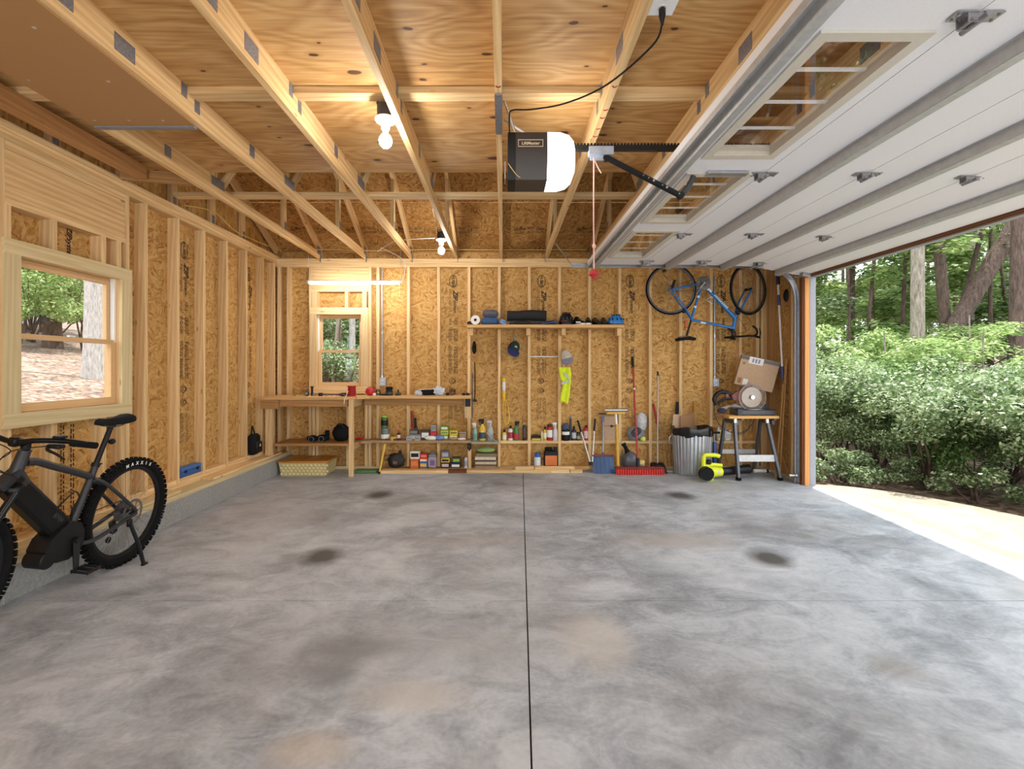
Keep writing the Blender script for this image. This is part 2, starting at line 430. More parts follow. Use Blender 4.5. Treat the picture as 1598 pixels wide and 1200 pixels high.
# concrete floor
def concrete(name, cols, stains=()):
    m, nt, b = _nt(name)
    tc = node(nt, 'ShaderNodeTexCoord'); geo = node(nt, 'ShaderNodeNewGeometry')
    v = geo.outputs['Position']
    n1 = node(nt, 'ShaderNodeTexNoise', {'Vector': v, 'Scale': .9, 'Detail': 6.0, 'Roughness': .62, 'Distortion': .6})
    n2 = node(nt, 'ShaderNodeTexNoise', {'Vector': mapping(nt, v, (2, 2.8, 1)), 'Scale': 1.7, 'Detail': 8.0, 'Roughness': .7, 'Distortion': 1.0})
    n3 = node(nt, 'ShaderNodeTexNoise', {'Vector': v, 'Scale': 45.0, 'Detail': 4.0})
    f = math_(nt, 'ADD', math_(nt, 'MULTIPLY', n1.outputs[0], .5), math_(nt, 'ADD', math_(nt, 'MULTIPLY', n2.outputs[0], .4), math_(nt, 'MULTIPLY', n3.outputs[0], .1)))
    c = ramp(nt, f, [(.38, srgb(*cols[0])), (.47, srgb(*cols[1])), (.53, srgb(*cols[2])), (.62, srgb(*cols[3]))])
    # brownish film
    n4 = node(nt, 'ShaderNodeTexNoise', {'Vector': v, 'Scale': .55, 'Detail': 5.0, 'Roughness': .6})
    c = mixc(nt, ramp(nt, n4.outputs[0], [(.48, (0, 0, 0, 1)), (.66, (.5, .5, .5, 1))]), c, srgb(*cols[4]), 'MIX')
    for (x, y, rx, ry, col, amt) in stains:
        sv = node(nt, 'ShaderNodeVectorMath', {0: v, 1: (x, y, 0)}, operation='SUBTRACT').outputs[0]
        sv = mapping(nt, sv, (1 / rx, 1 / ry, 0))
        dn = node(nt, 'ShaderNodeTexNoise', {'Vector': v, 'Scale': 3.0, 'Detail': 5.0})
        L = node(nt, 'ShaderNodeVectorMath', {0: sv}, operation='LENGTH').outputs['Value']
        L = math_(nt, 'ADD', L, math_(nt, 'MULTIPLY', math_(nt, 'SUBTRACT', dn.outputs[0], .5), .9))
        k = ramp(nt, L, [(.35, (1, 1, 1, 1)), (1.0, (0, 0, 0, 1))])
        c = mixc(nt, math_(nt, 'MULTIPLY', k, amt), c, srgb(*col))
    nt.links.new(c, b.inputs['Base Color'])
    b.inputs['Roughness'].default_value = .55; b.inputs['Specular IOR Level'].default_value = .35
    nt.links.new(ramp(nt, n2.outputs[0], [(.3, (.42, .42, .42, 1)), (.7, (.7, .7, .7, 1))]), b.inputs['Roughness'])
    bp = node(nt, 'ShaderNodeBump', {'Strength': .12, 'Distance': .006, 'Height': n2.outputs[0]}); nt.links.new(bp.outputs[0], b.inputs['Normal'])
    MATS[name] = m; return m
def st(px, py, rx, ry, col=(70, 66, 62), amt=.9):
    g = gnd(px, py); return (g.x, g.y, rx, ry, col, amt)
CONC = concrete('floor_concrete', ((128, 132, 139), (162, 168, 176), (184, 190, 198), (206, 210, 216), (164, 160, 156)),
    [st(505, 868, .17, .24), st(590, 772, .18, .22), st(1200, 870, .20, .22), st(1062, 773, .2, .2),
     st(545, 1010, .30, .14, (112, 113, 114), .6), st(520, 1050, .16, .14, (108, 109, 110), .6),
     st(640, 1085, .30, .14, (190, 182, 168), .45), st(480, 1170, .2, .12, (198, 184, 164), .45), st(760, 1010, .3, .3, (166, 166, 168), .5), st(930, 1000, .22, .3, (212, 208, 200), .5),
     st(740, 842, .7, .22, (160, 152, 144), .45), st(1050, 842, .7, .25, (166, 156, 146), .5), st(1400, 1040, .16, .14, (142, 136, 130), .55), st(560, 1010, .8, .5, (134, 134, 134), .35)])
APRON = concrete('apron_concrete', ((150, 140, 124), (164, 154, 138), (176, 166, 150), (186, 178, 164), (160, 144, 122)))
BLOCK = M('concrete_block', (150, 150, 146), .9, var=.18, scale=70, bump=.25)
MORTAR = M('mortar', (176, 174, 166), .9, var=.1, scale=80)
# ================================================================ THE SETTING
ZP = 2.832            # underside of the trusses / top of the plates
YB, XL, XR = 6.57, -3.04, 3.50    # stud faces of back, left and right wall
SH = .089             # stud depth
YN = -1.6             # the room runs on behind the camera

R0 = random.Random(3)
# ---- floor: four slabs with sawn joints
floor = thing('floor', 'grey stained concrete garage floor with sawn joints', 'floor', kind='structure')
jx = lambda y: .040 + .0345 * y
JY = 2.845
def slab(poly):
    a = MB(); a.prism(poly, .12, z0=-.12); return a.obj('concrete_slab', CONC, floor, smooth=False)
g = .0035
for (y0, y1) in ((YN, JY - g), (JY + g, 6.70)):
    slab([(-3.10, y0), (jx(y0) - g, y0), (jx(y1) - g, y1), (-3.10, y1)])
    slab([(jx(y0) + g, y0), (3.62, y0), (3.62, y1), (jx(y1) + g, y1)])
MB().box2((-3.1, YN, -.16), (3.62, 6.7, -.022)).obj('joint_bed', M('joint_dark', (50, 44, 38), .9), floor, smooth=False)

# ---- printed marks of the sheathing
def addmesh(mb, me, T):
    mb.add([v.co for v in me.vertices], [tuple(p.vertices) for p in me.polygons], T)
def print_mesh(seed=1, full=True, L=1.97):
    a = MB(); rr = random.Random(seed)
    def ring(x, y, rx, ry, w=.006, n=28):
        vs = []
        for i in range(n):
            t = 2 * PI * i / n
            vs += [(x + rx * math.cos(t), y + ry * math.sin(t), 0), (x + (rx - w) * math.cos(t), y + (ry - w) * math.sin(t), 0)]
        a.add(vs, [(2 * i, (2 * i + 2) % (2 * n), (2 * i + 3) % (2 * n), 2 * i + 1) for i in range(n)])
    ring(.088, 0, .088, .056); ring(.088, 0, .078, .047, .003)
    addmesh(a, textmesh('HUBER', .052, INK, off=.001), Matrix.Translation((.088, 0, 0)))
    addmesh(a, textmesh('ZIP', .088, INK, shear=.35, off=.003), Matrix.Translation((.275, .028, 0)))
    addmesh(a, textmesh('system', .064, INK, shear=.35, off=.0012), Matrix.Translation((.43, .026, 0)))
    def rows(x0, x1, ys, h=.006):
        for y in ys:
            x = x0
            while x < x1:
                w = rr.uniform(.008, .035)
                a.add([(x, y, 0), (min(x + w, x1), y, 0), (min(x + w, x1), y + h, 0), (x, y + h, 0)], [(0, 1, 2, 3)])
                x += w + rr.uniform(.006, .014)
    rows(.20, .49, (-.052, -.036))
    rows(.59, .70, (.02, .04), .010); rows(.60, .69, (-.05, -.035))
    for x0, x1 in ((.74, .905), (.98, 1.13), (1.15, 1.35)):
        rows(x0, x1, (-.06, -.045, -.03), .008); rows(x0, x1, (.012, .03, .05), .010)
    for x in (1.447, 1.578):
        ring(x, -.01, .036, .046); ring(x, .0, .02, .03, .008, 14)
    rows(1.68, L, (-.06, -.045, -.03, -.015, .02, .035, .05), .005)
    return a.mesh('printed_lettering', INK, False)
PRINT = print_mesh()
RB = Matrix(((0, 1, 0), (0, 0, -1), (-1, 0, 0))).to_euler()      # back wall: reads downwards
RL = Matrix(((0, 0, 1), (0, 1, 0), (-1, 0, 0))).to_euler()       # left wall
# the two matrices above map local (x along text, y up, z normal) to world columns

# ---- back wall
wb = thing('wall_back', 'open stud back wall of the garage with bare sheathing', 'wall', kind='structure')
def bx(px): return (px - CX) / 116.0
YS = YB + SH
seams = [-3.13, -2.49, -1.90, -.87, .353, 1.573, 2.80, 3.60]
W2 = dict(x0=bx(494.7), x1=bx(564), z0=1.11, z1=2.08)
for i in range(len(seams) - 1):
    a, b = seams[i] + .001, seams[i + 1] - .001
    if i == 1:
        panel('sheathing_panel', (a, YS, 0), (b, YS + .012, W2['z0']), wb, OSBW, 1)
        panel('sheathing_panel', (a, YS, W2['z1']), (b, YS + .012, ZP + .1), wb, OSBW, 1)
    else:
        p = panel('sheathing_panel', (a, YS, 0), (b, YS + .012, ZP + .1), wb, OSBW, 1)
for x in (-.68, .526, 1.73, 2.97):
    link('printed_lettering', PRINT, wb, (x, YS - .0015, 2.63), RB)
def stud(px, z0=.038, z1=ZP - .114, w=.038, mat=None):
    X = bx(px); return board('stud', (X - w / 2, YB, z0), (X + w / 2, YS, z1), wb, mat or PINE)
for px in (435, 449.5, 484, 577, 589.5, 637, 684.3, 731.8, 779, 826, 873.3, 920.3, 967.5, 1015, 1062.5, 1110, 1156, 1189.8):
    stud(px)
board('stud', (bx(1180), YB + .0, .038), (bx(1185), YS, ZP - .114), wb, PINE)
stud(489.5, .038, 1.02); stud(495, .038, 1.02); stud(542.5, .038, 1.02); stud(571.5, .038, 1.02)
for k in range(3):
    z1 = ZP - .038 * k
    board('top_plate', (XL - .05 if k else XL - .089, YB - (.002 if k == 1 else 0), z1 - .037), (3.6, YS, z1), wb, PINE if k != 1 else PINE2)
board('bottom_plate', (XL, YB, 0), (3.6, YS, .038), wb, TREAT)
# window header on the back wall
board('header', (bx(486), YB + .004, at(0, 449, YB).z), (bx(575), YB + .042, ZP - .116), wb, PINE2)
board('header_plate', (bx(486), YB, at(0, 455, YB).z), (bx(575), YS, at(0, 449.3, YB).z), wb, PINE)
zc0, zc1 = 2.16, at(0, 455, YB).z
for px, w in ((491, .075), (540.5, .045), (568.5, .06)):
    board('cripple_stud', (bx(px) - w / 2, YB, zc0), (bx(px) + w / 2, YS, zc1), wb, PINE)
# flat blocking between the studs, used as a narrow shelf
bp = [731.8, 779, 826, 873.3, 920.3, 967.5, 1015, 1062.5, 1110, 1156, 1183]
for a, b in zip(bp[:-1], bp[1:]):
    j = 0
    board('blocking', (bx(a) + .02, YB - .004, .345 + j), (bx(b) - .02, YS, .383 + j), wb, PINE)

# ---- left wall
wl_ = thing('wall_left', 'open stud left wall on a concrete block curb', 'wall', kind='structure')
XS = XL - SH
ysm = [YN, -.15, 1.07, 2.285, 3.06, 3.87, 4.62, 5.84, 6.66]
for i in range(len(ysm) - 1):
    a, b = ysm[i] + .001, ysm[i + 1] - .001
    if i == 4:
        panel('sheathing_panel', (XS - .012, a, .2), (XS, b, 1.07), wl_, OSBW, 0)
        panel('sheathing_panel', (XS - .012, a, 2.06), (XS, b, ZP + .1), wl_, OSBW, 0)
    else:
        panel('sheathing_panel', (XS - .012, a, .2), (XS, b, ZP + .1), wl_, OSBW, 0)
for y in (4.79, 6.01):
    link('printed_lettering', PRINT, wl_, (XS + .0015, y, 2.60), RL)
link('printed_lettering', textmesh('ZIPsystem', .058, INK, shear=.3, off=.0015), wl_, (XS + .0015, 3.52, 2.255), RL)
_sm = MB(); _r = random.Random(4)
for _y in (-.05, -.03, .03, .05):
    _x = 0
    while _x < .62:
        _w = _r.uniform(.01, .04); _sm.add([(_x, _y, 0), (_x + _w, _y, 0), (_x + _w, _y + .010, 0), (_x, _y + .010, 0)], [(0, 1, 2, 3)]); _x += _w + .012
link('printed_lettering', _sm.mesh('printed_lettering', INK, False), wl_, (XS + .0015, 3.50, .95), RL)
def lstud(y, z0=.276, z1=ZP - .076, w=.038, mat=None):
    return board('stud', (XS, y - w / 2, z0), (XL, y + w / 2, z1), wl_, mat or PINE)
for y in (4.16, 4.57, 4.97, 5.38, 5.79, 6.19, 6.50, 3.955, 2.96, 2.53, 2.13, 1.72, 1.31, .9, .1, -.7, -1.5): lstud(y)
for y, z0, z1 in ((3.31, 2.15, 2.36), (3.72, 2.15, 2.36), (3.87, 2.15, 2.36), (3.0, .276, 2.36), (3.31, .276, .99), (3.72, .276, .99), (3.91, .276, .99), (2.995, 2.15, 2.36)):
    lstud(y, z0, z1)
board('header', (XL - .045, 2.98, 2.40), (XL - .006, 3.935, 2.70), wl_, PINE2)
board('header_plate', (XS, 2.98, 2.36), (XL, 3.935, 2.398), wl_, PINE)
board('header_plate', (XS, 2.98, 2.7015), (XL, 3.935, 2.755), wl_, PINE)
for k in range(2):
    board('top_plate', (XS, YN, ZP - .038 * (k + 1) + .001), (XL, YB if k == 0 else YB - .001, ZP - .038 * k), wl_, PINE2)
board('gable_plate', (XS - .005, YN, ZP + .001), (XL + .004, YS, ZP + .04), wl_, PINE)
board('bottom_plate', (XS, YN, .238), (XL, YB, .276), wl_, PINE)
board('sill_plate', (XS - .01, YN, .2), (-2.872, YB + .05, .2375), wl_, TREAT)
for k in range(2):
    board('ledge_board', (XL + .002, 4.9 - k * 2.2, .2385), (-2.90, 6.4 - k * 2.0, .262), wl_, TREAT if k else PINE)
# block curb
yb = YN; k = 0
curb_core = MB().box2((-3.10, YN, 0), (-2.864, 6.60, .199)).obj('mortar_bed', MORTAR, wl_, smooth=False)
while yb < 6.58:
    y1 = min(yb + .40, 6.62)
    MB().rbox((0, 0, 0), (.235, y1 - yb - .008, .196), .004).obj('concrete_block', BLOCK, wl_, (-2.9765, (yb + y1) / 2, .099), smooth=False)
    yb = y1
    if y1 >= 6.6: break

# ---- right wall with the garage opening
wr = thing('wall_right', 'stud return of the right wall beside the garage opening', 'wall', kind='structure')
YJ, YJN, ZO = 5.67, .18, 2.41
panel('sheathing_panel', (XR + SH, YJ + .01, 0), (XR + SH + .012, 6.66, ZP + .1), wr, OSBW, 0)
panel('sheathing_panel', (XR + SH, YN, 0), (XR + SH + .012, YJN, ZP + .1), wr, OSBW, 0)
panel('sheathing_panel', (XR + SH, YJN, ZO), (XR + SH + .012, YJ, ZP + .1), wr, OSBW, 0)
for y in (6.545, 6.505, 6.465, 6.425, 5.955, 5.915, 5.80, 5.76, 5.715, .14, .1, -.3, -.7, -1.1, -1.5):
    board('stud', (XR, y - .0185, .038), (XR + SH, y + .0185, ZP - .076), wr, PINED if y in (6.425, 6.465, 5.955) else PINE)
board('bottom_plate', (XR, YJ, 0), (XR + SH, 6.6, .038), wr, TREAT)
for k in range(2):
    board('top_plate', (XR, YN, ZP - .038 * (k + 1) + .001), (XR + SH, 6.57, ZP - .038 * k), wr, PINE)
board('header', (XR + .002, YJN - .05, ZO + .02), (XR + SH - .004, YJ + .03, ZP - .08), wr, PINE2)
board('jamb', (XR - .004, YJ - .02, 0), (XR + .05, YJ, ZO), wr, wood('jamb_wood', (222, 162, 104), (206, 142, 84), kn=.1))
board('jamb', (XR - .004, YJN, 0), (XR + .05, YJN + .02, ZO), wr, MATS['jamb_wood'])
board('door_stop', (XR - .03, YJ - .004, 0), (XR - .006, YJ + .045, ZO), wr, BROWN)
board('exterior_trim', (XR + .052, YJ - .022, 0), (XR + .118, YJ + .10, ZO + .1), wr, GREYT)
board('exterior_trim', (XR + .052, YJN - .1, 0), (XR + .118, YJN + .022, ZO + .1), wr, GREYT)
board('head_jamb', (XR - .03, YJN, ZO), (XR + .05, YJ, ZO + .02), wr, BROWN)
board('exterior_trim', (XR + .052, YJN - .1, ZO - .002), (XR + .118, YJ + .1, ZO + .11), wr, GREYT)
beam('diagonal_brace', (XR - .003, 6.42, .62), (XR - .003, 6.0, .06), .06, .012, wr, PINED, up=(0, 1, 0))

# ---- ceiling: sheets, trusses, bracing, roof
ce = thing('ceiling', 'bare truss ceiling with plywood sheets and open roof edge', 'ceiling', kind='structure')
ZC = 2.995
for (x0, x1) in ((-3.12, -1.242), (-1.238, 1.186), (1.19, 3.58)):
    for (y0, y1) in ((YN, .432), (.436, 1.652), (1.656, 2.872), (2.876, 4.09)):
        board('plywood_sheet', (x0, y0, ZC), (x1, y1, ZC + .018), ce, PLY, axis=0)
TX_ = [-2.47, -1.855, -1.24, -.63, -.025, .585, 1.195, 1.80, 2.41, 3.02]
SL = .5
def zr(y): return 2.90 + (6.62 - y) * SL       # underside of rafters
for X in TX_:
    t = .019; s = 1 if X < 0 else -1           # side seen from the room's middle
    bc = board('roof_truss', (X - t, YN, ZP), (X + t, YS, ZP + .089), ce, PINE2)
    inv = bc.matrix_basis.inverted()
    def sub(o):
        m = o.matrix_basis.copy(); o.parent = bc; o.matrix_basis = inv @ m; return o
    sub(board('upper_chord', (X - t, YN, ZP + .0895), (X + t, 4.09, ZC - .0005), None, PINE2))
    sub(beam('rafter', (X, 6.62, zr(6.62) + .045), (X, 2.55, zr(2.55) + .045), .09, .038, None, PINE2))
    sub(board('web', (X - t, 4.10, ZP + .09), (X + t, 4.19, zr(4.15)), None, PINE))
    sub(board('web', (X - t, 5.46, ZP + .09), (X + t, 5.53, zr(5.5)), None, PINE))
    sub(beam('web', (X, 4.24, ZP + .09), (X, 4.95, zr(4.95)), .085, .037, None, PINE, up=(0, 1, 0)))
    plates = [(2.37, .13, .085, .045), (2.81, .05, .075, .095), (2.93, .05, .075, .06), (3.57, .07, .085, .08), (4.2, .19, .075, .085), (5.5, .05, .09, .1), (6.5, .12, .1, .06)]
    if X in (-1.855, -1.24, -.63): plates.append((2.02, .13, .1, .06))
    for (y, ly, lz, zo) in plates:
        xx = X + s * (t + .0012)
        sub(board('gusset_plate', (xx - .001, y - ly / 2, ZP + zo - lz / 2 + .03), (xx + .001, y + ly / 2, ZP + zo + lz / 2 + .03), None, PLATE, axis=1))
    sub(board('hurricane_tie', (X + s * (t + .001) - .0015, 6.53, ZP - .05), (X + s * (t + .001) + .0015, 6.60, ZP + .05), None, PLATE, axis=2))
# flat blocking under the sheet joint, lateral brace
xs = [-3.05] + TX_
for a, b in zip(xs[:-1], xs[1:]):
    board('blocking', (a + .0195, 2.84, ZC - .0385), (b - .0195, 2.93, ZC - .0005), ce, PINE)
board('lateral_brace', (-3.0, 4.44, ZP + .0895), (3.4, 4.53, ZP + .127), ce, PINE)
# roof sheathing
c_, s_ = math.cos(math.atan(SL)), math.sin(math.atan(SL))
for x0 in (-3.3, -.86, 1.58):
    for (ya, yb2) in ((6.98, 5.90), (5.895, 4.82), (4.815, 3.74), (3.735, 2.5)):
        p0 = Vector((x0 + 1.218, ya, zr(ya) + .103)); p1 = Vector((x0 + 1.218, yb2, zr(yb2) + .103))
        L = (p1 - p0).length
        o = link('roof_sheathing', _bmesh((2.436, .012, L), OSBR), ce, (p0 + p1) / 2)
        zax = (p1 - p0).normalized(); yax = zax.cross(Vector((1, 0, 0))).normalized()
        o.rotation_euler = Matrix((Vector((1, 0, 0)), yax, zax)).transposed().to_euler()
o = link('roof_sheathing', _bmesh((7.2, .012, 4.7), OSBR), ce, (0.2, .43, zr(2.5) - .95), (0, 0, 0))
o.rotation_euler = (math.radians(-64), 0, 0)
RFP = print_mesh(5)
for x in (-2.75, -2.02, -1.42, -.85, .15, .95):
    o = link('printed_lettering', RFP, ce, (x, 6.32, zr(6.32) + .0955))
    zax = Vector((0, -s_, -c_)); xax = Vector((1, 0, 0)); yax = zax.cross(xax)
    o.rotation_euler = Matrix((xax, yax, zax)).transposed().to_euler(); o.scale = (.28, .9, 1)
board('eave_block', (-3.05, YS + .002, ZP), (3.6, YS + .04, ZP + .12), ce, PINED)
# gable end above the left wall
gm = MB(); gm.prism([(YN, 0), (6.9, 0), (6.9, .06), (2.5, zr(2.5) - ZP + .05), (YN, zr(2.5) - ZP - 1.5)], .012)
go = gm.obj('gable_sheathing', OSBW, ce, smooth=False)
go.rotation_euler = Matrix(((0, 0, 1), (1, 0, 0), (0, 1, 0))).to_euler(); go.location = (-3.135, 0, ZP + .04)
go2 = link('gable_sheathing', go.data, ce, (XR + .1, 0, ZP + .04), go.rotation_euler)
for y in (2.2, 2.75, 3.36, 3.97, 4.58, 5.19, 5.80):
    board('gable_stud', (-3.12, y - .0445, ZP + .042), (-3.082, y + .0445, min(zr(y), 4.4)), ce, PINE)
    board('gusset_plate', (-3.0815, y - .02, ZP + .06), (-3.080, y + .03, ZP + .15), ce, PLATE)
beam('gable_rafter', (-3.07, 6.62, zr(6.62) + .045), (-3.07, 2.55, zr(2.55) + .045), .09, .038, ce, PINE2)
beam('support_beam', (-2.86, YN, ZP + .07), (-2.86, 3.86, ZP + .07), .10, .09, ce, wood('log_wood', (196, 150, 98), (160, 112, 66)))
beam('gable_brace', (-3.02, 3.86, ZP + .06), (-2.50, 4.02, ZP + .07), .088, .037, ce, PINED)
# brown hardboard hatch screwed under two trusses
hb = MB().box2((-2.475, YN, ZP - .0125), (-1.86, 2.95, ZP - .0005)).obj('hatch_panel', HARD, ce, smooth=False)
for (px, py) in ((53, 43), (44, 125), (169, 127), (147, 188), (201, 188), (254, 188)):
    Y = F * (ZP - .0125 - H) / (CY - py); p = at(px, py, Y)
    MB().lathe([(.001, -.0015), (.008, -.001), (.010, .001)], 10).obj('screw_head', ALU, hb, (p.x, p.y, ZP - .0125))
board('hatch_edge', (-2.47, 2.951, ZP - .02), (-1.87, 2.985, ZP - .0005), ce, GREY)
# red crayon layout marks on the trusses
for (X, ys) in ((.585, (2.55, 2.78, 2.87, 3.0, 3.1, 3.32)), (-.025, (2.55, 2.77)), (-.63, (2.9, 3.0))):
    for i, y in enumerate(ys):
        a = MB(); n = 6
        for k in range(n):
            t = PI * (.15 + .9 * k / (n - 1)); t2 = PI * (.15 + .9 * (k + 1) / (n - 1))
            if k < n - 1 - (i % 2): a.box((.011 * math.cos(t), .016 * math.sin(t), 0), (.008, .010, .001), (0, 0, t))
        a.obj('crayon_mark', RED_INK, ce, (X, y, ZP - .0008), smooth=False)
# wiring stapled along the eave
wy = M('yellow_cable', (222, 190, 96), .5); ww = M('white_cable', (228, 222, 208), .5)
MB().tube(cr([(-2.6, 6.45, ZP + .10), (-1.7, 6.42, ZP + .07), (-.9, 6.46, ZP + .095), (0, 6.44, ZP + .085), (1.1, 6.45, ZP + .09)], 6), .005, 6).obj('cable', wy, ce)
MB().tube(cr([(-1.62, 6.30, ZP + .03), (-1.45, 6.2, ZP + .10), (-1.24, 6.0, ZP + .10), (-.80, 5.72, ZP + .05)], 6), .005, 6).obj('cable', ww, ce)
MB().tube(cr([(-3.0, 4.6, ZP + .06), (-2.95, 5.0, ZP + .12), (-2.98, 5.5, ZP + .05), (-2.9, 6.4, ZP + .06)], 6), .005, 6).obj('cable', wy, ce)

# ---- windows
def window(name, label, loc, rot, cw, z0, z1, o0, o1, oz0, oz1, mid, depth=.09, case=TREAT):
    """local X to the right, local Y outwards, Z up; cw casing half width"""
    w = thing(name, label, 'window', loc, rot, kind='structure')
    B = lambda n, a, b, m=CLEAR, ax=None: board(n, a, b, w, m, ax, off=(0, 0, 0))
    pr = -.022
    B('casing', (-cw, pr, oz1), (cw, 0, z1), case); B('casing', (-cw, pr, z0), (cw, 0, oz0), case)
    B('casing', (-cw, pr, oz0), (o0, 0, oz1), case); B('casing', (o1, pr, oz0), (cw, 0, oz1), case)
    e = .018
    B('window_frame', (o0 - e, 0, oz0 - e), (o0, depth + .03, oz1 + e)); B('window_frame', (o1, 0, oz0 - e), (o1 + e, depth + .03, oz1 + e))
    B('window_frame', (o0, 0, oz1), (o1, depth + .03, oz1 + e)); B('window_frame', (o0, 0, oz0 - e), (o1, depth + .03, oz0))
    B('window_track', (o1 - .016, .028, mid), (o1 - .0005, .062, oz1), WPLAS); B('window_track', (o0 + .0005, .028, mid), (o0 + .016, .062, oz1), WPLAS)
    def sash(y, s0, s1, rt, rb):
        a, b = o0 + .004, o1 - .004; sw = .042
        f = MB(); f.box2((a, y, s0), (a + sw, y + .03, s1)); f.box2((b - sw, y, s0), (b, y + .03, s1))
        f.box2((a + sw, y, s1 - rt), (b - sw, y + .03, s1)); f.box2((a + sw, y, s0), (b - sw, y + .03, s0 + rb))
        so = f.obj('sash', CLEAR, w, smooth=False)
        MB().box2((a + sw - .005, y + .012, s0 + rb - .005), (b - sw + .005, y + .017, s1 - rt + .005)).obj('pane', GLASS, so, smooth=False)
    sash(.066, mid - .012, oz1 - .002, .045, .032)
    sash(.030, oz0 + .002, mid + .018, .034, .055)
    MB().box((0, .026, mid + .022), (.05, .02, .012)).obj('sash_lock', WPLAS, w, smooth=False)
    B('exterior_trim', (-cw, depth + .014, oz1 + e), (cw, depth + .03, z1), GREYT); B('exterior_trim', (-cw, depth + .014, z0), (cw, depth + .03, oz0 - e), GREYT)
    return w
yc = (2.96 + 3.975) / 2
window('window_1', 'pine double hung window above the black electric bike', (XL, yc, 0), (0, 0, PI / 2), .508, .984, 2.152, 3.06 - yc, 3.87 - yc, 1.075, 2.06, 1.56)
xc = bx(529.5)
window('window_2', 'pine double hung window above the workbench', (xc, YB, 0), (0, 0, 0), .392, 1.015, 2.172, W2['x0'] - xc, W2['x1'] - xc, W2['z0'], W2['z1'], 1.585, case=wood('casing_pine', (232, 204, 156), (214, 178, 126)))

# ---- garage door, open under the trusses
dr = thing('door_1', 'white sectional garage door rolled up under the trusses', 'garage door', kind='structure')
DY0, DY1 = .20, 5.66
seam = [(.98, 2.556), (1.605, 2.556), (2.243, 2.556), (2.88, 2.535), (3.475, 2.425)]
wins = [(.52, 1.50), (1.77, 2.75), (3.03, 3.99), (4.28, 5.25)]
def hinge_mesh():
    a = MB()
    a.box((-.045, 0, -.004), (.07, .05, .004)); a.box((.045, 0, -.004), (.07, .05, .004))
    a.box((-.02, -.022, -.020), (.05, .003, .034)); a.box((-.02, .022, -.020), (.05, .003, .034))
    a.cyl((0, -.05, -.028), (0, .05, -.028), .010, n=10); a.cyl((-.03, -.03, -.03), (-.03, .03, -.03), .006, n=8)
    for x in (-.068, -.04, .04, .068):
        for y in (-.014, .014): a.cyl((x, y, -.004), (x, y, -.012), .005, n=6)
    return a.mesh('hinge', M('zinc', (165, 165, 168), .35, .85), True)
HM = hinge_mesh()
def roller_mesh():
    a = MB(); a.box((0, -.10, -.02), (.09, .06, .05)); a.cyl((0, -.13, -.012), (0, .075, -.012), .006, n=8)
    a.lathe([(.004, .05), (.022, .052), (.022, .07), (.004, .072)], 14, axis='y'); return a.mesh('roller', MATS['zinc'])
RM = roller_mesh()
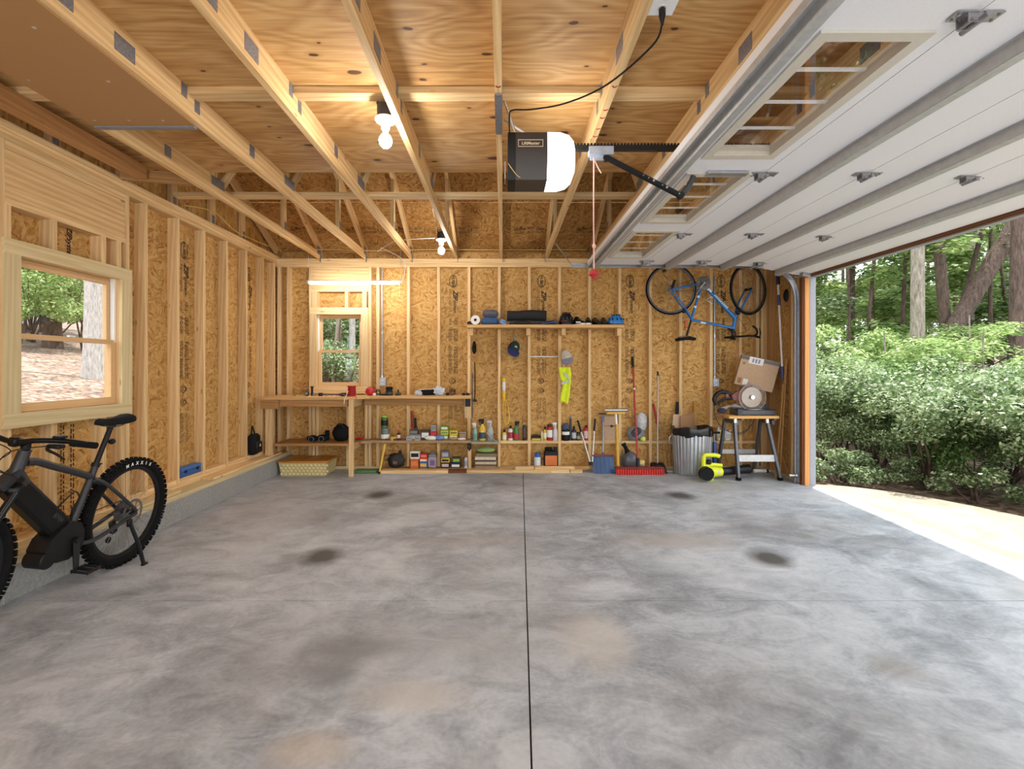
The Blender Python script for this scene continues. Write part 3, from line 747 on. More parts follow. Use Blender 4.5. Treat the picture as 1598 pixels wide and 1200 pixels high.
for i in range(4):
    (xa, za), (xb, zb) = seam[i], seam[i + 1]
    L = math.hypot(xb - xa, zb - za); ang = math.atan2(zb - za, xb - xa)
    T = .045; a = MB(); gp = .0025
    if i == 0:
        u0, u1 = .185, .525
        ys = [DY0] + [v for wv in wins for v in wv] + [DY1]
        a.box2((gp, DY0, 0), (u0, DY1, T)); a.box2((u1, DY0, 0), (L - gp, DY1, T))
        for k in range(0, len(ys), 2): a.box2((u0, ys[k], 0), (u1, ys[k + 1], T))
    else:
        a.box2((gp, DY0, 0), (L - gp, DY1, T))
    so = a.obj('door_section', WHITE, dr, (xa, 0, za), (0, -ang, 0), smooth=False)
    if i == 0:
        for (y0, y1) in wins:
            fr = MB()
            for (p, q) in (((u0 - .035, y0 - .035), (u0 + .012, y1 + .035)), ((u1 - .012, y0 - .035), (u1 + .035, y1 + .035)), ((u0 + .012, y0 - .035), (u1 - .012, y0 + .012)), ((u0 + .012, y1 - .012), (u1 - .012, y1 + .035))):
                fr.box2((p[0], p[1], -.010), (q[0], q[1], -.0005))
            for (p, q) in (((u0 + .0005, y0), (u0 + .010, y1)), ((u1 - .010, y0), (u1 - .0005, y1)), ((u0, y0 + .0005), (u1, y0 + .01)), ((u0, y1 - .01), (u1, y1 - .0005))):
                fr.box2((p[0], p[1], -.0005), (q[0], q[1], T + .008))
            fr.obj('window_frame', BEIGE, so, smooth=False)
            MB().box2((u0 + .006, y0 + .006, .018), (u1 - .006, y1 - .006, .022)).obj('pane', GLASS, so, smooth=False)
            for k in (1, 2, 3):
                yy = y0 + (y1 - y0) * k / 4
                MB().box2((u0 + .006, yy - .009, .028), (u1 - .006, yy + .009, .036)).obj('muntin', WPLAS, so, smooth=False)
    us = {0: .045, 1: .30, 2: .30, 3: .30}[i]
    st_ = MB(); hh = .055; b0 = .030
    prof = [(-.05, 0), (-.05, -.003), (-b0, -.003), (-b0 + .006, -hh), (b0 - .006, -hh), (b0, -.003), (.05, -.003), (.05, 0), (b0 + .003, 0), (b0 - .003, -hh + .003), (-b0 + .003, -hh + .003), (-b0 - .003, 0)]
    if i == 0: prof = [(-.045, 0), (-.045, -.03), (-.04, -.03), (-.04, -.004), (.0, -.004), (.006, -.05), (.045, -.05), (.05, -.004), (.06, -.004), (.06, 0)]
    Tm = Matrix(((1, 0, 0, us), (0, 0, -1, DY1 - .01), (0, 1, 0, -.0005), (0, 0, 0, 1)))
    st_.prism(prof, DY1 - DY0 - .02, T=Tm); st_.obj('strut', STRUT, so, smooth=False)
    if i < 3:
        for y in (5.45, 4.36, 3.01, 1.66, .4): link('hinge', HM, so, (L, y, -.0015))
    for u in ((.06,) if i == 0 else (.0,)):
        link('roller', RM, so, (u + .01, DY1 - .03, 0))
    if i == 3:
        link('roller', RM, so, (L - .05, DY1 - .03, 0))
        MB().box2((L, DY0, -.012), (L + .03, DY1, T)).obj('bottom_seal', RUBBER, so, smooth=False)
        MB().box2((L - .004, DY0, -.004), (L + .0, DY1, T)).obj('bottom_rail', ALU, so, smooth=False)
    if i == 0:   # opener reinforcement bracket
        a = MB(); a.box((.39, 2.99, -.010), (.25, .055, .014)); a.obj('opener_bracket', GALV, so, smooth=False)
# track on the far side
tr = thing('door_track', 'curved galvanised garage door track beside the opening', 'door track')
def channel(pts, name):
    """C shaped rail along the points, open towards -Y"""
    a = MB(); P = [Vector(p) for p in pts]
    sec = [(-.028, -.012), (-.028, .012), (.028, .012), (.028, -.012), (.024, -.012), (.024, .008), (-.024, .008), (-.024, -.012)]
    vs = []
    for i, p in enumerate(P):
        d = (P[min(i + 1, len(P) - 1)] - P[max(i - 1, 0)]).normalized(); nrm = Vector((d.z, 0, -d.x))
        for (u, v) in sec: vs.append(p + nrm * u + Vector((0, v, 0)))
    n = len(sec); fs = [(i * n + k, i * n + (k + 1) % n, (i + 1) * n + (k + 1) % n, (i + 1) * n + k) for i in range(len(P) - 1) for k in range(n)]
    fs += [tuple(range(n))[::-1], tuple(range((len(P) - 1) * n, len(P) * n))]
    a.add(vs, fs); return a.obj(name, GALV, tr)
TYY = 5.745
ZH = 2.565
arc = [(3.455 - .40 + .40 * math.sin(t), TYY, ZH - .40 + .40 * math.cos(t)) for t in [PI / 2 * k / 12 for k in range(13)]]
channel([(.80, TYY, ZH)] + [(1.6, TYY, ZH), (2.4, TYY, ZH)] + arc, 'curved_rail')
channel([(3.455, TYY, ZH - .402), (3.455, TYY, .012)], 'vertical_rail')
beam('hanger', (.82, TYY + .02, ZH), (.60, TYY + .06, ZP + .04), .035, .004, tr, GALV, up=(0, 1, 0))
for z in (.09, 1.1, 2.0):
    board('track_bracket', (3.47, TYY + .013, z - .05), (3.50, TYY + .06, z + .05), tr, GALV)
br = MB(); br.cyl((3.36, TYY - .02, .10), (3.44, TYY - .02, .10), .016, n=10); br.lathe([(.004, -.01), (.022, -.01), (.022, .01), (.004, .01)], 12, (3.36, TYY - .02, .10), axis='x')
br.lathe([(.004, -.01), (.024, -.01), (.024, .01), (.004, .01)], 12, (3.43, TYY - .02, .10), axis='x'); br.obj('cable_bracket', MATS['zinc'], tr)
# ================================================================ OUTDOORS
def ground_z(x, y):
    z = -.06
    d = max(0, -3.6 - x)
    zl = .45 + .16 * d if x < -3.2 else -.06
    if x < -3.2: z = zl
    b = max(0, y - 7.2)
    if x < -3.2: z = max(z, .45)
    else:
        if y > 6.8: z = -.06 + min(.35, (y - 6.8) * .3) * (1 if x < 0 else max(0, 1 - x / 3.0)) + max(0, b) * .035
    if x > 4: z = -.10 - .02 * min(3, max(0, x - 4)) + max(0, math.hypot(x - 4, max(0, y - 5)) - 9) * .06
    z += .05 * math.sin(x * 1.3 + y * .7) * math.cos(y * 1.1 - x * .4) * (1 if (x > 5.4 or x < -3.9 or y > 7.6) else 0)
    return z
def leaf_ground():
    m, nt, b = _nt('leaf_litter')
    v = node(nt, 'ShaderNodeNewGeometry').outputs['Position']
    vo = node(nt, 'ShaderNodeTexVoronoi', {'Vector': mapping(nt, v, (1, 1, .3)), 'Scale': 17.0}); sp = node(nt, 'ShaderNodeSeparateColor', {0: vo.outputs['Color']})
    n = node(nt, 'ShaderNodeTexNoise', {'Vector': v, 'Scale': 1.2, 'Detail': 6.0})
    f = math_(nt, 'ADD', math_(nt, 'MULTIPLY', sp.outputs[0], .55), math_(nt, 'MULTIPLY', n.outputs[0], .5))
    nt.links.new(ramp(nt, f, [(.2, srgb(58, 42, 32)), (.45, srgb(112, 90, 74)), (.7, srgb(150, 128, 112)), (.9, srgb(182, 164, 150))]), b.inputs['Base Color'])
    b.inputs['Roughness'].default_value = .9
    bp = node(nt, 'ShaderNodeBump', {'Strength': .9, 'Distance': .04, 'Height': sp.outputs[1]}); nt.links.new(bp.outputs[0], b.inputs['Normal'])
    return m
LITTER = leaf_ground()
gxs = sorted(set([-42, -34, -27, -21, -16.5, -13, -10.5, -8.5, -7, -5.8, -4.8, -4.1, -3.6, -3.25, -3.145] + [3.65, 4, 4.5, 5, 5.6, 6.3, 7.2, 8.3, 9.6, 11.2, 13, 15.5, 18.5, 22, 26, 31, 37, 44]))
gys = [-16, -12, -9, -6.5, -4.5, -3, -1.6, 0, 1.2, 2.2, 3.2, 4, 4.8, 5.6, 6.2, 6.72, 7.2, 7.8, 8.6, 9.6, 10.8, 12.2, 14, 16, 18.5, 21.5, 25, 30, 36, 44]
a = MB(); idx = {}
for x in gxs:
    for y in gys:
        idx[(x, y)] = len(a.v); a.v.append(Vector((x, y, ground_z(x, y))))
for x0, x1 in zip(gxs[:-1], gxs[1:]):
    for y0, y1 in zip(gys[:-1], gys[1:]):
        if x0 >= -3.2 and x1 <= 3.7 and y0 < 6.7: continue
        a.f.append((idx[(x0, y0)], idx[(x1, y0)], idx[(x1, y1)], idx[(x0, y1)]))
gr = a.obj('forest_ground', LITTER, None, smooth=True, angle=180)
tag(gr, 'brown leaf litter on the wooded slope around the garage', 'ground', kind='structure')
# apron
edge = [(3.60, 5.74), (3.98, 5.64), (4.39, 5.29), (4.63, 4.89), (4.78, 4.49), (4.95, 3.9), (5.15, 2.8), (5.5, 1.2), (6.4, -1.0), (8, -4), (10, -7)]
e2 = [(p.x, p.y) for p in cr([(x, y, 0) for x, y in edge], 5)]
ap = MB(); ap.prism([(3.622, -7)] + e2[::-1][:-1] + [(3.622, 5.735)], .12, z0=-.128)
tag(ap.obj('driveway_apron', APRON, None, smooth=False), 'pale concrete apron outside the garage opening', 'driveway', kind='structure')

# ---- plants
def leaves(name, spheres, n, size, mat, seed=0, up=.55, asp=.5, shell=.55):
    """thousands of little folded leaves scattered through the given ellipsoids"""
    rg = np.random.default_rng(seed)
    S = np.array(spheres, float); vol = np.prod(S[:, 3:6], 1) ** (2 / 3); pr = vol / vol.sum()
    k = rg.choice(len(S), n, p=pr)
    d = rg.normal(size=(n, 3)); d /= np.linalg.norm(d, axis=1)[:, None]
    rad = shell + (1 - shell) * rg.random(n) ** .7
    rad = np.where(rg.random(n) < .25, rg.random(n), rad)
    c = S[k, :3] + d * S[k, 3:6] * rad[:, None]
    nrm = rg.normal(size=(n, 3)) * (1 - up); nrm[:, 2] += up * (1 + rg.random(n)); nrm += d * .35
    nrm /= np.linalg.norm(nrm, axis=1)[:, None]
    t = rg.normal(size=(n, 3)); t -= nrm * (t * nrm).sum(1)[:, None]; t /= np.linalg.norm(t, axis=1)[:, None]
    b = np.cross(nrm, t); sz = size * (.65 + .7 * rg.random(n))[:, None]
    v = np.empty((n, 6, 3))
    v[:, 0] = c - t * sz; v[:, 1] = c - t * sz * .2 + b * sz * asp - nrm * sz * .12; v[:, 2] = c + t * sz * .45 + b * sz * asp * .8 - nrm * sz * .1
    v[:, 3] = c + t * sz * 1.05 - nrm * sz * .2; v[:, 4] = c + t * sz * .45 - b * sz * asp * .8 - nrm * sz * .1; v[:, 5] = c - t * sz * .2 - b * sz * asp - nrm * sz * .12
    me = bpy.data.meshes.new(name)
    me.vertices.add(n * 6); me.vertices.foreach_set('co', v.reshape(-1))
    o = np.arange(n)[:, None] * 6
    q = np.concatenate([o + np.array([[0, 1, 2, 3]]), o + np.array([[0, 3, 4, 5]])], 1).reshape(-1)
    me.loops.add(n * 8); me.loops.foreach_set('vertex_index', q.astype(np.int32))
    me.polygons.add(n * 2); me.polygons.foreach_set('loop_start', (np.arange(n * 2) * 4).astype(np.int32)); me.polygons.foreach_set('loop_total', np.full(n * 2, 4, np.int32))
    me.update(calc_edges=True); me.materials.append(mat); return me
LAUREL = leafmat('laurel_leaf', ((66, 92, 54), (124, 150, 96), (204, 216, 184)), .35, .28)
BRIGHT = leafmat('bright_leaf', ((104, 136, 76), (152, 180, 108), (208, 220, 162)), .5)
DARKL = leafmat('deep_leaf', ((60, 92, 48), (104, 138, 78), (164, 188, 124)), .35, .35)
BARKG = bark('grey_bark', (104, 96, 86), (166, 158, 146)); BARKD = bark('dark_bark', (58, 46, 40), (112, 94, 84)); BARKW = bark('pale_bark', (150, 146, 142), (206, 204, 200), 1.5)
rp = random.Random(11)
def shrub_data(seed, h, w, nl, size, mat, ns=7):
    rr = random.Random(seed); sp = []; st2 = MB()
    for i in range(ns):
        t = 2 * PI * i / ns + rr.uniform(-.4, .4); q = rr.uniform(.25, .8) * w
        top = Vector((math.cos(t) * q, math.sin(t) * q, h * rr.uniform(.55, .95)))
        mid = Vector((math.cos(t + .5) * q * .45, math.sin(t + .5) * q * .45, top.z * .45))
        st2.tube(cr([(rr.uniform(-.06, .06), rr.uniform(-.06, .06), -.1), mid + Vector((rr.uniform(-.1, .1), rr.uniform(-.1, .1), 0)), top], 5), [.022 - .0014 * j for j in range(11)], 6)
        for k in range(3):
            c = top + Vector((rr.uniform(-.35, .35) * w, rr.uniform(-.35, .35) * w, rr.uniform(-.30, .12) * h)); s = rr.uniform(.22, .4) * w
            c.z = max(c.z, s * .7 + .12)
            sp.append((c.x, c.y, c.z, s, s, s * .7))
    return leaves('foliage', sp, nl, size, mat, seed), st2.mesh('stem', BARKD)
SHR = [shrub_data(1, 1.7, 1.0, 9000, .030, LAUREL), shrub_data(2, 2.3, 1.2, 11000, .034, LAUREL, 8), shrub_data(3, 1.5, 1.0, 8000, .034, DARKL), shrub_data(4, 2.6, 1.3, 9000, .042, BRIGHT, 8), shrub_data(5, .6, .5, 1800, .028, LAUREL, 5)]
def shrub(kind, x, y, sc, label, group=None, rz=0):
    t = thing('shrub', label, 'shrub', (x, y, ground_z(x, y)), (0, 0, rz), group); t.scale = (sc, sc, sc)
    f, s = SHR[kind]; link('foliage', f, t); link('stem', s, t); return t
def tree_data(seed, h, r, lean, mat, nl=0, size=.09, lm=None, low=2.0, spread=2.0, branches=8):
    rr = random.Random(seed); tk = MB()
    pts = [(lean[0] * t + .12 * math.sin(3 * t + seed), lean[1] * t, h * t - .25) for t in [k / 8 for k in range(9)]]
    pp = cr(pts, 2); n = len(pp)
    tk.tube(pp, [r * (1.25 if i == 0 else 1.08 if i == 1 else 1) * (1 - .55 * i / n) for i in range(n)], 12)
    sp = []
    for b in range(branches):
        z = rr.uniform(low, h * .95); i = min(n - 1, int(z / h * n)); base = pp[i]
        t = rr.uniform(0, 2 * PI); q = rr.uniform(.5, 1) * spread; end = base + Vector((math.cos(t) * q, math.sin(t) * q, rr.uniform(-.2, .9)))
        tk.tube(cr([base, (base + end) / 2 + Vector((0, 0, .15)), end], 4), [r * .32 * (1 - .09 * j) for j in range(9)], 6)
        for k in range(4):
            c = base.lerp(end, rr.uniform(.45, 1.15)); s = rr.uniform(.3, .62) * spread * .6
            sp.append((c.x + rr.uniform(-.4, .4), c.y + rr.uniform(-.4, .4), c.z + rr.uniform(-.3, .3), s, s, s * .38))
    lf = leaves('foliage', sp, nl, size, lm, seed, up=.75) if nl else None
    return tk.mesh('trunk', mat), lf
TRD = [tree_data(1, 9, .055, (.3, .2), BARKD, 6500, .085, BRIGHT, 1.6, 2.2, 12), tree_data(2, 10, .07, (-.4, .1), BARKD, 7000, .09, BRIGHT, 2.4, 2.4, 13),
       tree_data(3, 8, .05, (.2, -.3), BARKD, 6500, .08, DARKL, 1.2, 2.0, 13), tree_data(4, 7, .05, (.1, .3), BARKD, 7500, .07, LAUREL, .8, 1.9, 14), tree_data(6, 3.3, .03, (.2, .1), BARKG, 7000, .05, BRIGHT, .9, 1.5, 12)]
def tree(kind, x, y, sc, label, group=None, rz=0):
    t = thing('tree', label, 'tree', (x, y, ground_z(x, y)), (0, 0, rz), group); t.scale = (sc, sc, sc)
    tk, lf = TRD[kind]; link('trunk', tk, t); link('foliage', lf, t); return t
def bigtrunk(px, py, Y, rpx, label, mat, lean=(0, 0), h=11):
    """trunk standing at direction px, at depth Y, with its radius in metres"""
    X = (px - CX) * Y / F
    t = thing('forest_tree', label, 'tree', (X, Y, ground_z(X, Y)))
    a = MB(); n = 12
    a.tube([(lean[0] * k / n, lean[1] * k / n, -.3 + h * k / n) for k in range(n + 1)], [rpx * (1.35 if k == 0 else 1.08 if k == 1 else 1) * (1 - .35 * k / n) for k in range(n + 1)], 16)
    a.obj('trunk', mat, t); return t
bigtrunk(1432, 0, 11.0, .145, 'thick straight grey trunk left of the leaning oak outside', BARKG)
bigtrunk(1490, 0, 11.8, .13, 'dark upright trunk beside the leaning oak', BARKD, (-.9, 0))
bigtrunk(1381, 0, 11.5, .20, 'leaning brown oak trunk seen through the garage opening', BARKD, (6.4, 0), 11)
bigtrunk(1446, 0, 12.4, .075, 'thin dark trunk slanting between the grey trunk and the oak', BARKD, (1.9, 0), 7)
bigtrunk(1497, 0, 15.0, .2, 'pale trunk standing behind the leaning oak', BARKG, (.8, 0))
bigtrunk(1582, 0, 10.6, .15, 'dark mossy trunk at the right edge of the photo', BARKD, (.25, 0))
bigtrunk(1560, 0, 17.0, .09, 'slim grey trunk left of the mossy trunk', BARKG, (.8, 0))
bigtrunk(1340, 0, 13.0, .05, 'slender dark sapling trunk near the door jamb', BARKD, (.7, 0), 8)
bigtrunk(1330, 0, 15.0, .09, 'dim trunk behind the slender sapling', BARKD, (0, 0), 8)
bigtrunk(1494, 0, 7.0, .025, 'thin young stem rising from the laurels', BARKG, (.05, 0), 1.9)
bigtrunk(149, 0, 9.6, .185, 'pale oak trunk seen through the left window', BARKW)
bigtrunk(82, 0, 14, .2, 'dark trunk behind the shrubs in the left window', BARKD)
bigtrunk(549, 0, 11.5, .075, 'pale straight trunk in the back window', BARKW, (.05, 0))
bigtrunk(538, 0, 11.0, .05, 'crooked dark trunk beside the pale one in the back window', BARKD, (-.5, 0), 8)
bigtrunk(516, 0, 10.5, .04, 'thin grey stem at the left of the back window', BARKG, (.35, 0), 5)
G1, G2, G3 = 'laurels along the apron', 'understory trees in the woods', 'shrubs on the left slope'
ORD = ['first', 'second', 'third', 'fourth', 'fifth', 'sixth', 'seventh', 'eighth', 'ninth', 'tenth', 'eleventh', 'twelfth', 'thirteenth', 'fourteenth', 'fifteenth', 'sixteenth', 'seventeenth', 'eighteenth', 'nineteenth', 'twentieth']
def rows(items, mk, fmt, bounds, names, group, key):
    """sort into depth rows, then order sideways, so that every plant has a place of its own in words"""
    rws = [[] for _ in names]
    for it in items:
        d = math.hypot(it[1], it[2]); rws[sum(d > b for b in bounds)].append(it)
    j = 0
    for nm, rw in zip(names, rws):
        for i, (k, x, y, s) in enumerate(sorted(rw, key=key)):
            mk(k, x, y, s, fmt % (nm, ORD[i]), group, j * 1.3); j += 1
az = lambda it: it[1] / it[2]
rows([(0, 5.15, 5.95, .75), (0, 5.75, 5.2, .85), (0, 5.3, 6.9, .9), (2, 6.4, 6.2, .8), (0, 6.6, 5.0, .8), (1, 4.9, 8.2, .75), (2, 5.9, 8.0, .9), (1, 7.3, 7.2, .62), (0, 4.9, 7.4, .75), (2, 7.4, 5.9, .8), (2, 8.3, 8.6, .8), (1, 6.9, 9.6, .7), (3, 5.6, 10.2, .8), (3, 9.0, 7.6, .85), (3, 7.9, 11.0, .9), (2, 10.2, 9.3, .9), (3, 9.6, 11.6, .95), (1, 11.6, 10.6, .8), (0, 4.9, 6.6, .5), (2, 5.6, 5.9, .5), (0, 6.1, 5.6, .5), (0, 6.0, 6.7, .55), (2, 6.9, 6.6, .5), (0, 5.3, 7.6, .55), (2, 6.3, 7.4, .55), (0, 7.2, 5.2, .55)],
     shrub, 'green laurel shrub in the %s row beyond the apron, %s from the door jamb', (8.6, 11.2), ('front', 'middle', 'back'), G1, az)
rows([(4, 4.35, 6.3, .8), (4, 4.75, 6.15, .7), (4, 5.2, 5.35, .7), (4, 5.5, 4.55, .7), (4, 4.15, 6.05, .55), (4, 5.85, 4.4, .8)], shrub, 'low seedling on the %s edge of the apron, %s from the jamb', (), ('outer',), 'seedlings at the apron edge', az)
rows([(0, 9.0, 12.8, .75), (1, 11, 13.5, .9), (0, 12.8, 12.6, 1.0), (2, 14.2, 15, 1.1), (1, 10.6, 16.5, 1.1), (0, 13, 18.5, 1.2), (1, 16.5, 17.0, 1.2), (2, 18.5, 20, 1.3), (0, 15.5, 22, 1.4), (1, 20, 24, 1.5), (3, 8.2, 13.6, .8), (3, 13.4, 11.4, .8), (1, 22, 21, 1.5), (0, 24, 27, 1.7), (1, 18, 28, 1.8), (0, 27, 31, 2.0), (2, 12, 24, 1.6), (1, 16, 33, 2.2), (0, 22, 34, 2.2), (1, 30, 30, 2.2), (0, 29, 36, 2.3), (1, 12.5, 30, 2.0), (4, 6.9, 9.0, .72), (4, 8.5, 8.4, .74), (4, 9.6, 9.8, .85), (1, 8.6, 14.4, .7), (0, 11.6, 15.0, .75), (1, 14.2, 13.6, .75)],
     tree, 'leafy understory tree in the %s of the woods, %s from the door jamb', (14, 18, 24, 33), ('very front', 'near edge', 'nearer middle', 'farther middle', 'far back'), G2, az)
rows([(3, -12.6, 12.6, 1.1), (3, -14.5, 15, 1.3), (1, -15.5, 16.8, 1.4), (3, -12.5, 14.6, 1.1), (1, -17.5, 18, 1.5), (3, -17, 21, 1.6), (1, -20, 20, 1.7)], shrub, 'green shrub %s the left window slope, %s from its left side', (22,), ('low on', 'high on'), G3, az)
rows([(2, -15, 14.3, .8), (3, -18, 19, 1.0), (2, -21, 23, 1.3), (3, -22, 20.5, 1.3)], tree, 'leafy tree %s the left window slope, %s from the left', (), ('above',), 'trees on the left slope', az)
rows([(1, -4.3, 11.2, .85), (0, -3.6, 10.6, .8), (2, -4.6, 12.6, 1.2), (1, -3.3, 13, 1.2), (3, -5.2, 14.5, 1.3), (1, -4.1, 15.5, 1.3)], shrub, 'green shrub in the %s of the back window view, %s from left', (13.2,), ('front', 'rear'), 'shrubs behind the back wall', az)
rows([(2, -4.2, 13.4, .8), (3, -5.6, 16, 1.0), (2, -4.6, 18, 1.2), (3, -6.5, 20, 1.4)], tree, 'dense leafy tree %s the back window, %s from the left', (), ('filling',), 'trees behind the back wall', az)
# ================================================================ LAMPS
BULB = emis('lamp_glow', (1.0, .98, .95), 170)
LENS = emis('opener_lens_glow', (1.0, .97, .92), 6)
TUBE = emis('led_tube_glow', (1.0, .98, .94), 36)
def bulb_fixture(x, y, label, X):
    t = thing('bulb_fixture', label, 'light fixture', (x, y, ZP + .02), group='bare ceiling bulbs')
    a = MB(); a.lathe([(.042, .0), (.050, .005), (.050, .075), (.046, .08)], 20)
    for k in range(4): a.box((.046 * math.cos(k * 1.57 + .4), .046 * math.sin(k * 1.57 + .4), .085), (.012, .012, .016))
    a.obj('junction_box', M('box_blue_black', (38, 40, 50), .5), t)
    MB().lathe([(.062, .0), (.064, -.006), (.058, -.016), (.03, -.022), (.026, -.05), (.024, -.065)], 22).obj('lampholder', WPLAS, t)
    MB().lathe([(.018, -.066), (.019, -.085), (.026, -.10)], 16).obj('bulb_collar', WPLAS, t)
    MB().lathe([(.026, -.10), (.036, -.118), (.039, -.134), (.034, -.155), (.02, -.170), (.001, -.174)], 18).obj('bulb', BULB, t)
    MB().tube(cr([(.01, .0, .09), (.02, .01, .12), (.035 if X > x else -.035, 0, .13)], 4), .004, 6).obj('cable', MATS['yellow_cable'], t)
    return t
bulb_fixture(-.705, 2.93, 'bare bulb in a round box on a truss, nearest the camera', -.63)
bulb_fixture(-.715, 5.66, 'bare bulb in a round box near the back wall', -.63)
bulb_fixture(-.705, .20, 'added bare bulb in a round box, unseen behind the camera', -.63)  # added lamp out of view, brightens the front of the room
# led shop light
t = thing('led_shop_light', 'white tube shop light hanging in front of the back window header', 'light fixture', (-1.885, 6.2, 2.45))
MB().box((0, 0, .012), (1.20, .045, .012)).obj('housing', WPLAS, t, smooth=False)
MB().tube([(-.565, 0, -.008), (.565, 0, -.008)], .018, 12).obj('tube', TUBE, t)
for s in (-1, 1):
    MB().rbox((s * .585, 0, 0), (.035, .05, .045), .008).obj('end_cap', WPLAS, t, smooth=False)
    MB().tube(cr([(s * .59, 0, .02), (s * .60, 0, .16), (s * .585, .0, .30), (s * .585, 0, .44)], 4), .0022, 5).obj('hanging_chain', ALU, t)
MB().tube(cr([(.57, 0, -.02), (.572, 0, -.10), (.571, 0, -.18)], 4), .002, 5).obj('pull_cord', WPLAS, t)
MB().tube(cr([(.60, 0, .01), (.635, 0, .12), (.60, .05, .30), (.30, .12, .47)], 6), .004, 6).obj('power_cord', WPLAS, t)
# ---- garage door opener
OY = 3.0
t = thing('garage_opener', 'black and white garage door opener hanging from the truss', 'garage opener', (0, OY, 0))
pro = [(.0, 2.735), (.015, 2.745), (.235, 2.745), (.235, 2.475), (.05, 2.475), (.02, 2.52), (.0, 2.60)]
def facet(x0, x1, mat, name, taper=0):
    """body: facets around the long axis"""
    ring = [(-.13, 2.60), (-.13, 2.745), (.13, 2.745), (.13, 2.53), (.09, 2.475), (-.085, 2.475)]
    ring = [(-.14, 2.62), (-.125, 2.745), (.125, 2.745), (.14, 2.62), (.10, 2.475), (-.10, 2.475)]
    a = MB(); n = len(ring)
    ws = [(x0, 1.0), (x1, 1.0)] if not taper else [(x0, 1.0), (x0 + (x1 - x0) * .45, .99), (x0 + (x1 - x0) * .75, .90), (x0 + (x1 - x0) * .93, .72), (x1, .48)]
    vs = []
    for (x, k) in ws:
        for (y, z) in ring: vs.append((x, y * (k if taper else 1), 2.61 + (z - 2.61) * k))
    m = len(ws)
    fs = [(i * n + j, (i + 1) * n + j, (i + 1) * n + (j + 1) % n, i * n + (j + 1) % n) for i in range(m - 1) for j in range(n)]
    fs += [tuple(range(n)), tuple(range((m - 1) * n, m * n))[::-1]]
    a.add(vs, fs); return a.obj(name, mat, t, angle=25)
facet(.075, .262, M('opener_brown_black', (58, 52, 48), .45, var=.06), 'housing')
facet(.028, .0745, BLACK, 'end_cover')
facet(.2625, .432, LENS, 'light_lens', 1)
f0 = -.1325
lab = link('lettering', textmesh('LiftMaster', .026, M('label_cream', (222, 206, 178), .5), off=.0006), t, (.162, -.1362, 2.675), (PI / 2, 0, 0))
lab.rotation_euler = (PI / 2 + math.radians(-6), 0, 0)
fr = MB()
for (x, z, w, h) in ((.162, 2.697, .145, .003), (.162, 2.656, .145, .003), (.09, 2.6765, .003, .044), (.234, 2.6765, .003, .044)): fr.box((x, -(.125 + .12 * (2.745 - z)) - .0015, z), (w, .003, h))
fr.obj('label_frame', MATS['label_cream'], t, smooth=False)
hk = MB(); hk.box((.14, 0, 2.757), (.13, .03, .022)); hk.obj('top_bracket', GALV, t, smooth=False)
beam('hanger_strap', (.09, OY, 2.765), (.005, OY - .22, ZP + .045), .028, .003, t, GALV, up=(0, 1, 0))
beam('hanger_strap', (.19, OY, 2.765), (.005, OY + .0, ZP + .05), .028, .003, t, GALV, up=(0, 1, 0))
board('mounting_angle', (-.046, 2.62, ZP - .012), (-.004, 3.06, ZP - .004), t, PLATE)
MB().box((.012, -.10, 2.515), (.006, .09, .10)).obj('terminal_cover', ALU, t, smooth=False)
MB().tube(cr([(.03, -.13, 2.56), (.045, -.17, 2.52), (.075, -.17, 2.48), (.10, -.15, 2.468)], 5), .0022, 6).obj('antenna_wire', MATS['yellow_cable'], t)
MB().box2((.42, -.013, 2.690), (3.46, .013, 2.722)).obj('rail', M('rail_black', (34, 33, 33), .4, .3), t, smooth=False)
ch = MB()
for k in range(150): ch.box((.44 + k * .0205, -.002, 2.730), (.012, .012, .010))
o = ch.obj('drive_chain', BLACK, t, smooth=False)
tro = MB(); tro.box((.60, 0, 2.685), (.15, .05, .05)); tro.box((.58, 0, 2.65), (.09, .012, .035)); tro.obj('trolley', M('trolley_grey', (176, 186, 200), .4, .4), t, smooth=False)
p0, p1 = Vector((.645, 0, 2.645)), Vector((1.09, .0, 2.415)); d = (p1 - p0)
am = MB(); am.cyl(p0, p1, .019, n=6); am.cyl(p0 + Vector((-.012, -.015, 0)), p0 + Vector((-.012, .015, 0)), .02, n=10); am.cyl(p1 + Vector((0, -.02, 0)), p1 + Vector((0, .02, 0)), .02, n=10)
ao = am.obj('door_arm', BLACK, t)
for k in (.48, .55, .62, .74, .8, .97): MB().cyl(p0 + d * k + Vector((0, -.021, 0)), p0 + d * k + Vector((0, -.015, 0)), .007 if k in (.62, .8) else .004, n=8).obj('bolt', ALU, ao)
MB().tube(cr([p1 + Vector((0, .0, 0)), p1 + Vector((.03, 0, .03)), (1.15, 0, 2.49), (1.17, 0, 2.535)], 4), .017, 6).obj('curved_arm', DGREY, t)
cord = MB(); cord.tube(cr([(.555, -.02, 2.64), (.553, -.02, 2.3), (.555, -.02, 1.99), (.554, -.02, 1.93)], 4), .004, 6); cord.tube(cr([(.556, -.02, 2.63), (.58, -.02, 2.58), (.60, -.02, 2.545)], 3), .004, 6)
PK = M('red_white_cord', (226, 176, 164), .7)
cord.obj('release_cord', PK, t)
cord2 = MB(); cord2.ell((.555, -.02, 2.10), (.012, .012, .016)); cord2.obj('cord_knot', PK, t)
MB().lathe([(.004, .03), (.03, .012), (.032, -.004), (.012, -.02), (.006, -.035)], 12, (.554, -.02, 1.93)).obj('release_handle', M('release_red', (176, 38, 40), .5), t)
